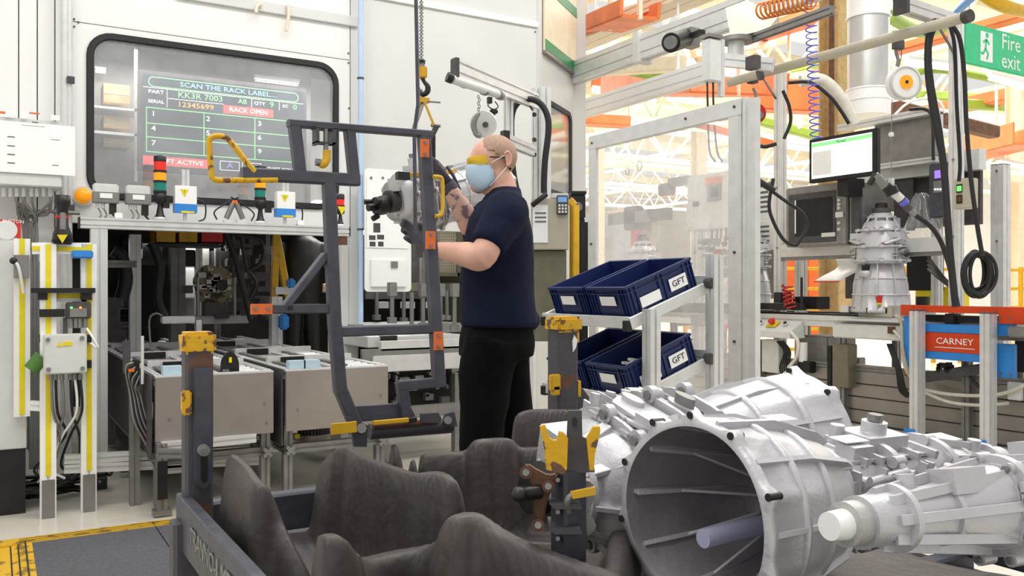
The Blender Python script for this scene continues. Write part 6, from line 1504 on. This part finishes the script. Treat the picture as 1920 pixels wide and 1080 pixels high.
o = thing('motor_unit', 'grey motor unit with white cylinder under the line', 'motor', U_(1515, 660, AU + .1)); MB().bu(1497, 628, 1552, 700, AU + .1, .4).build('housing', 'alud', o, bev=.01); MB().cyl(U_(1506, 642, AU), U_(1506, 688, AU), .04, 20).build('cylinder', 'white', o); MB().bu(1494, 676, 1520, 700, AU - .04, .1).build('valve_base', 'black', o, bev=.01)
ub('tall beige cover standing under the line left of the white gap', 'cover_panel', 'panel', 1560, 644, 1591, 728, AU - .06, .12, 'beiged'); ub('dark upright plate beside the beige cover', 'cover_panel', 'panel', 1550, 648, 1559, 724, AU - .05, .08, 'dark')
ub('small grey box under the line right of the beige cover', 'junction_box', 'box', 1596, 670, 1610, 704, AU + .3, .1, 'alud')
m_ = MB()
for i in range(5): m_.tube([U_(1664 + i * 2, 645, AU - .05), U_(1680 + i * 2, 690, AU - .08), U_(1686 + i * 3, 730, AU - .08), U_(1700 + i * 3, 745, AU - .05)], .009, 6)
for i in range(5): m_.tube([U_(1457 + i * 3, 640, AU - .08), U_(1470 + i * 3, 660, AU - .1), U_(1462 + i * 4, 690, AU - .1), U_(1472 + i * 4, 710, AU - .05)], .008, 6)
tag(m_.build('cable_bundle', 'black'), 'black cables drooping under the assembly line', 'cable', kind='stuff')
o = thing('coiled_air_hose', 'red coiled air hose standing on the line', 'hose', U_(1478, 560, AU)); coil(U_(1476, 534, AU - .02), U_(1482, 578, AU - .02), .05, 6, .009).build('coil', 'redcoil', o)
o = thing('coiled_air_hose', 'red coiled air hose hanging low behind the clear screen post', 'hose', U_(1375, 700, 4.4)); coil(U_(1374, 688, 4.4), U_(1378, 740, 4.4), .028, 9, .006).build('coil', 'redcoil', o); MB().tube([U_(1372, 590, 4.4), U_(1366, 640, 4.4), U_(1374, 690, 4.4)], .004).build('line_hose', 'rust', o)
ub('black machined block on the line left of the red coiled hose', 'clamp_block', 'block', 1450, 548, 1465, 568, AU, .15, 'black'); ub('long black carrier bar on the line right of the clear screen post', 'carrier_bar', 'bar', 1408, 568, 1486, 582, AU - .03, .2, 'black')
ub('black control block behind the red coiled hose', 'control_block', 'block', 1486, 556, 1530, 580, AU + .2, .2, 'dark')
pipe('stand_rod', [U_(1503, 520, AU), U_(1503, 582, AU)], .012, 'black', 'thin black rod standing on the line right of the red coil', 'rod', sm=0)
# gantry frame posts
def upost(px, ytop, u, w_, label, ybot=None):
    q = U_(px, ytop, u); z0 = 0 if ybot is None else U_(px, ybot, u).z; o = thing('frame_post', label, 'post', (u, q.y, z0))
    MB().prof((u, q.y, z0), (u, q.y, q.z), w_).build('profile', 'alu', o); MB().box((u, q.y, q.z + .004), (w_, w_, .008)).build('end_cap', 'darkgrey', o)
    for z in (1.0, 1.6, 2.2):
        if z < q.z: MB().cyl((u - w_ / 2 - .008, q.y, z), (u - w_ / 2, q.y, z), .01, 8).build('bolt', 'chain', o)
    return o
upost(1463, 135, 6.75, .09, 'tall silver post left of the monitor'); upost(1793, 45, 6.45, .08, 'tall silver post with black hoses right of the nutrunner', 590); upost(1876, 310, 7.4, .11, 'wide silver post near the right edge')
upost(1757, 215, 7.1, .07, 'silver post right of the dark enclosure panel', 580); upost(1502, 470, 7.0, .09, 'short silver post below the dark cabinet'); upost(1310, 420, 6.9, .12, 'silver post seen through the clear screen under the white cabinet')
o = thing('cross_beam', 'horizontal silver beam below the dark control cabinet', 'beam', U_(1600, 468, 6.7))
MB().bu(1462, 460, 1785, 470, 6.7, .08).build('profile', 'alu', o); MB().bu(1464, 468, 1785, 478, 6.72, .05).build('lower_profile', 'alud', o)
o = thing('gantry_beam', 'silver beam with braces reaching from the right post to the slewing head', 'beam', U_(1430, 130, 6.6))
MB().bar(U_(1430, 145, 6.7), U_(1455, 185, 6.7), .03, .01).build('brace', 'darkgrey', o); MB().bar(U_(1757, 45, 6.4), U_(1792, 105, 6.4), .03, .01).build('brace', 'darkgrey', o)
# monitor
o = thing('monitor', 'flat monitor showing a green bar reading Accept on a white page', 'monitor', U_(1580, 345, 6.3))
mu = 6.3; aU = U_(1517, 262, mu); bU = U_(1644, 240, mu); zb1 = U_(1524, 343, mu).z
zt1 = (aU.z + bU.z) / 2
MB().box2((mu, aU.y, zb1), (mu + .05, bU.y, zt1)).build('bezel', 'black', o, bev=.004)
MB().box2((mu - .002, aU.y - .03, zb1 + .035), (mu, bU.y + .045, zt1 - .03)).build('display', 'screenlit', o)
H1 = zt1 - zb1; W1 = aU.y - bU.y
MB().box2((mu - .004, aU.y - .03, zt1 - .075), (mu - .002, bU.y + .045, zt1 - .042)).build('green_bar', 'glowgreen', o)
text('Accept', (mu - .005, (aU.y + bU.y) / 2, zt1 - .058), (0, -1, 0), (0, 0, 1), .035, 'green', o)
MB().box2((mu - .003, aU.y - .04, zt1 - .12), (mu - .002, aU.y - W1 * .35, zb1 + .06)).build('pale_field', 'paper', o)
for i in range(4): MB().box2((mu - .004, aU.y - W1 * .42, zt1 - .13 - i * .06), (mu - .002, bU.y + .09, zt1 - .133 - i * .06)).build('print_line', 'wallgrey', o)
MB().bu(1570, 335, 1590, 366, mu + .04, .22).build('stand', 'black', o)
# dark cabinet with the control display
o = thing('control_cabinet', 'grey control cabinet with dark display below the monitor', 'cabinet', U_(1540, 455, 6.5))
MB().bu(1473, 354, 1588, 458, 6.5, .3).build('cabinet_body', 'alud', o, bev=.01); MB().bu(1478, 366, 1566, 452, 6.49, .02).build('display_frame', 'darkgrey', o, bev=.004)
MB().bu(1490, 376, 1560, 440, 6.485, .01).build('display', 'dark', o); MB().bu(1490, 376, 1492, 438, 6.482, .006).build('edge_light', 'white', o)
MB().bu(1592, 352, 1616, 455, 6.52, .3).build('side_cabinet', 'alud', o, bev=.01); MB().bu(1596, 358, 1612, 450, 6.5, .02).build('vent_panel', 'darkgrey', o)
MB().bu(1566, 398, 1580, 407, 6.48, .01).build('name_plate', 'wallgrey', o); MB().bu(1540, 437, 1565, 443, 6.48, .01).build('name_plate', 'wallgrey', o)
for y in (375, 383, 390, 418, 430): q = U_(1572, y, 6.48); MB().cyl(q, q + Vector((.02, 0, 0)), .014, 12).build('button', 'alu', o)
# tall dark enclosure
o = thing('enclosure_panel', 'dark grey sloping sheet panel in a silver frame behind the monitor', 'panel', U_(1700, 280, 7.0))
MB().bu(1640, 226, 1752, 300, 7.0, .03).build('sheet', 'alud', o)
for a_ in ((1575, 238, 1757, 210), ): 
    a, b = U_(a_[0], a_[1], 6.95), U_(a_[2], a_[3], 6.95); zz_ = (a.z + b.z) / 2
    MB().prof((6.95, a.y, zz_), (6.95, b.y, zz_), .09, .06, slots=(1, 1)).build('top_rail', 'alu', o)
a, b = U_(1645, 312, 6.95), U_(1757, 300, 6.95); MB().prof((6.95, a.y, (a.z + b.z) / 2), (6.95, b.y, (a.z + b.z) / 2), .05).build('bottom_rail', 'alu', o)
MB().tube([U_(1706, 205, 6.9), U_(1735, 205, 6.9), U_(1748, 225, 6.9), U_(1750, 300, 6.9)], .014).build('cable', 'black', o)
o = thing('robot_enclosure', 'dark panelled enclosure with clear plastic bag behind the nutrunner', 'panel', U_(1720, 380, 7.1))
MB().bu(1616, 320, 1676, 396, 7.1, .05).build('left_panel', 'alud', o); MB().bu(1676, 312, 1712, 432, 7.08, .03).build('middle_panel', 'darkgrey', o); MB().bu(1712, 312, 1838, 420, 7.15, .04).build('right_panel', 'darkgrey', o)
MB().bu(1610, 310, 1836, 317, 7.05, .1).build('top_rail', 'alu', o); MB().bu(1700, 470, 1745, 545, 7.3, .2).build('lower_panel', 'dark', o); MB().bu(1585, 470, 1610, 560, 7.4, .1).build('lower_panel', 'darkgrey', o)
o = thing('plastic_bag', 'crumpled clear plastic bag hanging by the dark enclosure', 'bag', U_(1725, 400, 6.95)); m_ = MB()
m_.loft([[Vector((6.95 + .03 * math.sin(3 * t), 0, 0)) + U_(1728, y, 6.95) - Vector((6.95, 0, 0)) + Vector((0, w_ * math.cos(t), 0)) + Vector((.04 * math.sin(t), 0, 0)) for t in [2*PI*i/18 for i in range(18)]] for y, w_ in ((362, .03), (375, .08), (400, .09), (430, .16), (452, .18))]); m_.build('bag_film', 'clear', o)
o = thing('drive_controller', 'grey control unit with small blue display left of the green lit switch', 'controller', U_(1765, 350, 6.8))
MB().bu(1741, 308, 1782, 406, 6.8, .2).build('unit_body', 'frame', o, bev=.01); MB().bu(1752, 320, 1766, 333, 6.79, .01).build('display', 'glowpurple', o)
for x in (1753, 1758, 1763): q = U_(x, 355, 6.79); MB().ball(q, .008, 8, 6).build('indicator_light', 'glowwhite', o)
MB().bu(1750, 340, 1768, 360, 6.795, .006).build('key_field', 'alud', o)
o = thing('switch_box', 'beige switch box with lit green button and dark red button', 'switch', U_(1805, 360, 6.3))
MB().bu(1788, 336, 1820, 390, 6.3, .1).build('box_body', 'beige', o, bev=.006); MB().bu(1793, 346, 1803, 361, 6.29, .012).build('button_frame', 'black', o); MB().bu(1794, 349, 1802, 358, 6.285, .01).build('green_button', 'glowgreen2', o); MB().bu(1793, 366, 1803, 381, 6.29, .012).build('button_frame', 'black', o); MB().bu(1795, 369, 1802, 378, 6.285, .01).build('red_button', 'rust', o)
# balancer reel and nutrunner
nd = 6.0
o = thing('tool_balancer', 'round white tool balancer with orange centre hanging from the boom', 'balancer', D_(1699, 155, nd))
c = D_(1699, 154, nd); ax = (Gv * 1 - Rv * .15).normalized()
MB().cyl(c, c + ax * .07, .115, 36).build('drum', 'white', o, bev=0); MB().lathe([(.104, 0), (.118, 0), (.118, .02), (.104, .02)], c - ax * .006, ax, 36).build('rim', 'boxgrey', o)
MB().cyl(c - ax * .008, c, .048, 28).build('orange_disc', 'amberlens', o); MB().cyl(c - ax * .012, c, .012, 16).build('hub', 'black', o)
MB().tube([D_(1684, 80, nd), D_(1680, 96, nd), D_(1684, 112, nd), D_(1682, 124, nd)], .012, 8).build('hook', 'alud', o); MB().box(D_(1684, 84, nd), (.07, .05, .06)).build('trolley', 'darkgrey', o); MB().tube([D_(1690, 88, nd), D_(1690, 105, nd), D_(1684, 130, nd)], .004).build('safety_chain', 'chain', o)
MB().tube([D_(1673, 186, nd), D_(1671, 250, nd), D_(1671, 340, nd)], .003, 6).build('wire', 'chain', o); MB().box(D_(1671, 252, nd), (.03, .03, .03)).build('wire_stop', 'white', o, bev=.006)
o = thing('nutrunner', 'long dark angle nutrunner hanging above the upright gearbox', 'tool', D_(1690, 370, nd))
def tn(p, q, r, m, nm, r2=None): return MB().cyl(D_(*p, nd), D_(*q, nd), r, 16, r2).build(nm, m, o)
tn((1640, 328), (1660, 350), .028, 'chain', 'gear_head', .032); tn((1660, 350), (1672, 358), .036, 'black', 'collar'); tn((1672, 358), (1690, 374), .03, 'boxgrey', 'motor_body'); tn((1668, 352), (1674, 364), .045, 'black', 'guard_ring'); tn((1690, 374), (1706, 394), .03, 'darkgrey', 'handle'); tn((1692, 376), (1698, 383), .032, 'bluecoil', 'blue_ring')
tn((1642, 326), (1630, 345), .02, 'black', 'angle_head'); tn((1706, 394), (1716, 403), .02, 'chain', 'connector')
MB().tube([D_(1716, 403, nd), D_(1745, 425, nd), D_(1765, 455, nd), D_(1780, 500, nd), D_(1790, 545, nd), D_(1796, 575, nd)], .017, 8).build('cable', 'rubber', o); MB().box(D_(1671, 345, nd), (.03, .03, .08)).build('hanger', 'boxgrey', o)
pipe('air_hose', [D_(x, y, 6.0) for x, y in ((1408, 325, ), (1430, 345), (1470, 375), (1505, 400), (1513, 425), (1500, 450), (1490, 460), (1470, 450), (1452, 420), (1442, 385), (1450, 335))], .012, 'rubber', 'black looped air hose hanging before the dark control cabinet', 'hose')
pipe('air_hose', [D_(x, y, 5.98) for x, y in ((1408, 328), (1420, 338), (1452, 358))], .022, 'rubber', 'thick black hose end entering beside the clear screen post', 'hose')
pipe('power_hose', [D_(x, y, 5.5) for x, y in ((1756, 38), (1743, 60), (1740, 130), (1752, 220), (1768, 300), (1776, 400), (1782, 480), (1788, 540), (1792, 575))], .022, 'rubber', 'thick black hose hanging from the boom end, left one', 'hose')
pipe('power_hose', [D_(x, y, 5.5) for x, y in ((1762, 36), (1745, 75), (1745, 140), (1762, 240), (1772, 310))], .014, 'rubber', 'thinner black hose beside the thick left hose', 'hose')
pipe('power_hose', [D_(x, y, 5.5) for x, y in ((1786, 48), (1800, 75), (1808, 140), (1812, 230), (1820, 330), (1832, 420), (1842, 480))], .014, 'rubber', 'black hose hanging on the right of the tall silver post', 'hose')
pipe('power_hose', [D_(x, y, 5.6) for x, y in ((1782, 50), (1790, 90), (1794, 200), (1800, 300), (1798, 340))], .012, 'rubber', 'thin black hose running down the tall silver post', 'hose')
m_ = MB(); random.seed(11)
for i in range(9):
    c = D_(1832 + random.uniform(-3, 3), 512 + random.uniform(-4, 4), 5.9); ra, rb_ = .085 + .0 + random.uniform(-.025, .025), .15 + random.uniform(-.03, .02)
    m_.tube([c + Rv * ra * math.cos(t) + Vector((0, 0, rb_ * math.sin(t))) + Gv * (i * .011 - .05) for t in [2*PI*k/20 for k in range(21)]], .0115, 8, 2)
tag(m_.build('hose_coil', 'rubber'), 'large coil of black hose hanging near the right edge', 'hose')
m_ = MB()
for i in range(4): m_.tube([U_(1740, 480 + i * 8, 6.9), U_(1755, 500 + i * 6, 6.8), U_(1775, 525 + i * 3, 6.7), U_(1790, 530 + i * 6, 6.6)], .01, 6)
tag(m_.build('cable_bundle', 'black'), 'black cables looping beside the yellow bin', 'cable')
pipe('flexible_hose', [D_(x, y, 8.0) for x, y in ((1500, 152), (1540, 150), (1570, 175), (1590, 210), (1600, 235))], .055, 'hosewhite', 'thick white flexible hose bending down beside the duct', 'hose')
pipe('flexible_hose', [D_(x, y, 7.8) for x, y in ((1478, 155), (1520, 155), (1555, 180), (1575, 205), (1592, 232))], .016, 'rubber', 'black hose running along the white flexible hose', 'hose')
pipe('white_cable', [D_(x, y, 6.8) for x, y in ((1678, 215), (1700, 195), (1730, 185), (1760, 190), (1772, 212))], .01, 'white', 'thin white cable arching over the dark sloping panel', 'cable')
pipe('loop_cable', [D_(x, y, 6.2) for x, y in ((1408, 235), (1415, 265), (1432, 275), (1455, 270))], .014, 'rubber', 'short black cable loop left of the tall silver post', 'cable')
pipe('loop_cable', [D_(x, y, 6.2) for x, y in ((1468, 170), (1480, 200), (1482, 230), (1470, 260))], .012, 'rubber', 'black cable bowed along the tall silver post', 'cable')
o = thing('red_reel', 'red tool balancer hanging behind the top of the clear screen', 'reel', D_(1417, 215, 6.5))
MB().cyl(D_(1417, 213, 6.45), D_(1417, 213, 6.55), .075, 24).build('drum', 'red', o); MB().tube([D_(1412, 165, 6.5), D_(1417, 178, 6.5), D_(1413, 192, 6.5)], .012).build('hook', 'alud', o); MB().box(D_(1411, 150, 6.5), (.06, .06, .05)).build('trolley', 'darkgrey', o); MB().cyl(D_(1424, 216, 6.4), D_(1424, 216, 6.44), .03, 16).build('hub', 'alud', o)
# white cabinet and papers behind the clear screen
o = thing('screen_cabinet', 'white cabinet with orange topped lamp box seen through the clear screen', 'cabinet', U_(1345, 425, 6.6))
MB().bu(1288, 332, 1386, 425, 6.6, .3).build('cabinet_body', 'boxgrey', o, bev=.008); MB().bu(1322, 334, 1353, 345, 6.59, .02).build('orange_strip', 'orange', o); MB().bu(1325, 346, 1350, 375, 6.58, .02).build('meter', 'alud', o); MB().bu(1330, 352, 1345, 368, 6.575, .01).build('meter_window', 'darkgrey', o)
MB().bu(1287, 382, 1300, 425, 6.59, .02).build('lower_panel', 'wallgrey', o)
for i, x in enumerate((1335, 1345, 1352, 1362)): q = U_(x, 427, 6.7); MB().tube([q, q + Vector((0, .01, -.12)), q + Vector((0, .05, -.2))], .012).build('cable', 'alud', o)
for a_, lb in (((1410, 354, 1452, 412), 'white printed sheet left of the dark control cabinet'), ((1412, 418, 1452, 468), 'second printed sheet below the first, left of the dark cabinet')):
    o = thing('printed_sheet', lb, 'paper', U_(a_[0], a_[3], 6.9)); MB().bu(*a_, 6.9, .006).build('sheet', 'paper', o); MB().bu(a_[0] - 2, a_[1] - 8 if a_[1] < 400 else a_[1], a_[2] + 1, a_[1], 6.905, .004).build('holder', 'alud', o)
    for i in range(5): MB().bu(a_[0] + 10, a_[1] + 6 + i * 9, a_[0] + 30, a_[1] + 8 + i * 9, 6.898, .003).build('print', 'printgrey', o)
ub('dark sheet metal cover left of the silver beam', 'cover_panel', 'panel', 1412, 470, 1460, 560, 7.2, .05, 'alud')
m_ = MB()
for i in range(14): q = U_(random.uniform(1320, 1385), random.uniform(440, 480), 6.8); m_.box(q, (.1, random.uniform(.04, .2), random.uniform(.02, .06)))
tag(m_.build('valve_terminal', 'alud'), 'grey valve blocks below the white cabinet behind the clear screen', 'valve')
ub('grey block with red tag below the white cabinet', 'junction_box', 'box', 1350, 468, 1372, 520, 6.75, .15, 'alud'); ub('red tag strip behind the clear screen', 'red_tag', 'tag', 1336, 468, 1362, 476, 6.9, .04, 'red')
ub('small black module beside the white cabinet behind the clear screen', 'module', 'module', 1298, 378, 1308, 386, 6.58, .05, 'black')
o = thing('test_stand', 'grey test stand above the far gearbox seen through the clear screen', 'machine', U_(1200, 420, 7.4))
MB().bu(1140, 402, 1250, 412, 7.4, .1).build('beam', 'alud', o); MB().bu(1168, 388, 1192, 430, 7.4, .15).build('head', 'darkgrey', o, bev=.02); MB().bu(1205, 400, 1222, 800, 7.6, .1).build('column', 'beige', o); MB().bu(1232, 345, 1258, 365, 7.4, .1).build('lamp_head', 'alud', o, bev=.02); MB().bu(1252, 335, 1290, 345, 7.4, .1).build('arm', 'alud', o)
ub('red box beside the far gearbox behind the clear screen', 'red_box', 'box', 1182, 425, 1210, 560, 7.8, .1, 'red')
o = thing('line_rail', 'black and silver rail of the line seen through the clear screen', 'rail', U_(1340, 575, 5.9)); MB().bu(1200, 566, 1395, 590, 6.3, .1).build('black_rail', 'black', o); MB().bu(1200, 592, 1395, 612, 6.28, .08).build('silver_rail', 'alu', o)
o = thing('line_control', 'grey sloping control box on the line behind the rack posts', 'panel', U_(1310, 600, 6.1)); MB().bu(1294, 590, 1322, 612, 6.1, .15).build('housing', 'alud', o, bev=.01); MB().bar(U_(1358, 618, 6.1), U_(1380, 592, 6.1), .03, .03).build('red_lever', 'red', o)
ub('white floor box under the line behind the clear screen', 'floor_box', 'box', 1224, 680, 1256, 800, 6.4, .3, 'boxgrey')
# chute, yellow bin
o = thing('paper_chute', 'curved white paper chute left of the upright gearbox', 'chute', U_(1585, 530, 6.9)); a = U_(1568, 486, 6.9); b = U_(1556, 528, 6.7); w_ = .22
P = smooth_path([Vector((6.9, a.y, a.z)), Vector((6.9, a.y - .01, (a.z + b.z) / 2 + .02)), Vector((6.75, a.y + .03, b.z + .05)), Vector((6.6, b.y + .1, b.z))], 5)
m_ = MB(); vs = P + [p + Vector((0, -w_ * 1.3, 0)) for p in P]; k = len(P); m_.add(vs, [(i, i + 1, k + i + 1, k + i) for i in range(k - 1)], True); q = m_.build('chute_sheet', 'white', o); q.modifiers.new('s', 'SOLIDIFY').thickness = .006
MB().bar(P[-1], P[-1] + Vector((0, -w_ * 1.3, 0)), .01).build('red_edge', 'red', o)
o = thing('yellow_bin', 'yellow bin behind the upright gearbox', 'bin', U_(1748, 575, 7.6)); MB().bu(1716, 541, 1782, 580, 7.6, .3).build('bin_body', 'tape', o, bev=.006); MB().bu(1714, 538, 1784, 544, 7.58, .34).build('rim', 'tape', o); MB().cyl(U_(1730, 572, 7.3), U_(1730, 556, 7.3), .06, 20).build('black_cap', 'black', o)
# ================================================================== BLUE AND ORANGE LIFT UNIT IN FRONT OF THE LINE
LU = 6.2
o = thing('lift_unit', 'bright blue and orange lift unit on two silver posts, plate lettered CARNEY', 'machine', (LU, 4, 0))
def q4(x0, ya0, yb0, x1, ya1, yb1, u, th, m, nm, bev=.003):
    a, b = U_(x0, ya0, u), U_(x0, yb0, u); c, d = U_(x1, yb1, u), U_(x1, ya1, u); zt = (a.z + d.z) / 2; zb_2 = (b.z + c.z) / 2
    return MB().box2((u, a.y, zb_2), (u + th, c.y, zt)).build(nm, m, o, bev=bev)
for px, yt in ((1720, 583), (1853, 588)):
    q = U_(px, yt, LU); MB().prof((LU, q.y, 0), (LU, q.y, q.z), .1, .07, slots=(2, 1)).build('post', 'alu', o); MB().box((LU, q.y, q.z + .004), (.1, .075, .008)).build('post_cap', 'darkgrey', o)
    MB().box((LU - .055, q.y + .03, .05), (.012, .09, .1)).build('foot_bracket', 'blue', o); MB().cyl((LU - .07, q.y + .03, .05), (LU - .06, q.y + .03, .05), .014, 10).build('bolt', 'chain', o)
L2 = LU + .1
q4(1688, 571, 583, 1925, 577, 592, L2 - .02, .05, 'orangered', 'orange_beam'); q4(1688, 571, 592, 1712, 572, 592, L2 - .025, .05, 'orangered', 'orange_bracket'); q4(1872, 577, 602, 1925, 580, 614, L2 - .025, .05, 'orangered', 'orange_bracket')
q4(1694, 593, 688, 1716, 593, 690, L2 - .01, .05, 'blue', 'blue_plate'); q4(1728, 605, 622, 1846, 612, 627, L2 - .01, .05, 'blue', 'blue_plate'); q4(1728, 657, 674, 1846, 664, 678, L2 - .01, .05, 'blue', 'blue_plate')
q4(1862, 600, 633, 1900, 604, 634, L2 - .01, .05, 'blue', 'blue_plate'); q4(1862, 645, 706, 1900, 645, 710, L2 - .01, .05, 'blue', 'blue_plate')
pl = q4(1730, 622, 658, 1845, 628, 664, L2 - .015, .05, 'orangered', 'name_plate'); pl['label'] = 'orange name plate'
q = U_(1789, 641, L2 - .02); text('CARNEY', (L2 - .018, q.y, q.z), (0, -1, 0), (0, 0, 1), .068, 'white', o, sx=1.15); MB().box2((L2 - .018, q.y + .16, q.z - .05), (L2 - .016, q.y - .16, q.z - .045)).build('underline', 'white', o)
for x, y in ((1735, 624), (1735, 652), (1874, 596), (1892, 596), (1874, 700), (1892, 702), (1697, 588), (1708, 588)): p = U_(x, y, L2 - .03); MB().cyl(p, p + Vector((.02, 0, 0)), .009, 8).build('bolt', 'chain', o)
MB().bu(1732, 590, 1850, 606, L2 + .05, .1).build('mechanism', 'dark', o); MB().bu(1768, 588, 1790, 608, L2 + .02, .1).build('slider', 'black', o, bev=.01)
for y in (598, 604): MB().bu(1736, y, 1840, y + 2, L2 + .08, .02).build('guide_rod', 'chain', o)
MB().bar(U_(1732, 708, L2 + .1), U_(1850, 690, L2 + .12), .05, .08).build('lower_arm', 'darkgrey', o); MB().bu(1870, 630, 1925, 640, L2 - .1, .2).build('side_shelf', 'darkgrey', o); MB().bu(1888, 612, 1925, 634, L2 - .12, .2).build('side_unit', 'alud', o, bev=.01)
m_ = MB()
for i in range(8): p = U_(random.uniform(1760, 1785), random.uniform(676, 694), L2 + .1); m_.box(p, (.04, random.uniform(.02, .06), random.uniform(.02, .05)))
m_.build('lower_parts', 'black', o)['kind'] = 'stuff'
for (P, r, m, lb) in (([(1725, 728), (1770, 738), (1830, 742), (1880, 738), (1925, 720)], .014, 'hosewhite', 'pale conduit drooping under the lift unit, upper one'), ([(1732, 735), (1780, 754), (1840, 760), (1890, 756)], .013, 'hosewhite', 'pale conduit drooping under the lift unit, lower one'), ([(1815, 700), (1830, 720), (1850, 736), (1862, 745)], .012, 'black', 'black cable below the blue plate of the lift unit')):
    pipe('conduit', [U_(x, y, LU + .22) for x, y in P], r, m, lb, 'hose')
ub('dark machine block at the right edge beside the lift unit', 'machine_block', 'machine', 1902, 610, 1940, 700, L2 + .3, .3, 'dark'); ub('pale grey box low at the right edge', 'floor_box', 'box', 1888, 716, 1914, 752, LU + .25, .04, 'boxgrey')
ub('yellow block behind the lift unit', 'yellow_block', 'block', 1694, 688, 1712, 704, LU + .25, .04, 'yellow')
# ------------------------------------------------------------------ tidy: drop empties' default look, one base per thing
for ob in list(bpy.data.objects):
    if ob.type == 'EMPTY' and not ob.parent and not [c for c in bpy.data.objects if c.parent == ob]: bpy.data.objects.remove(ob)
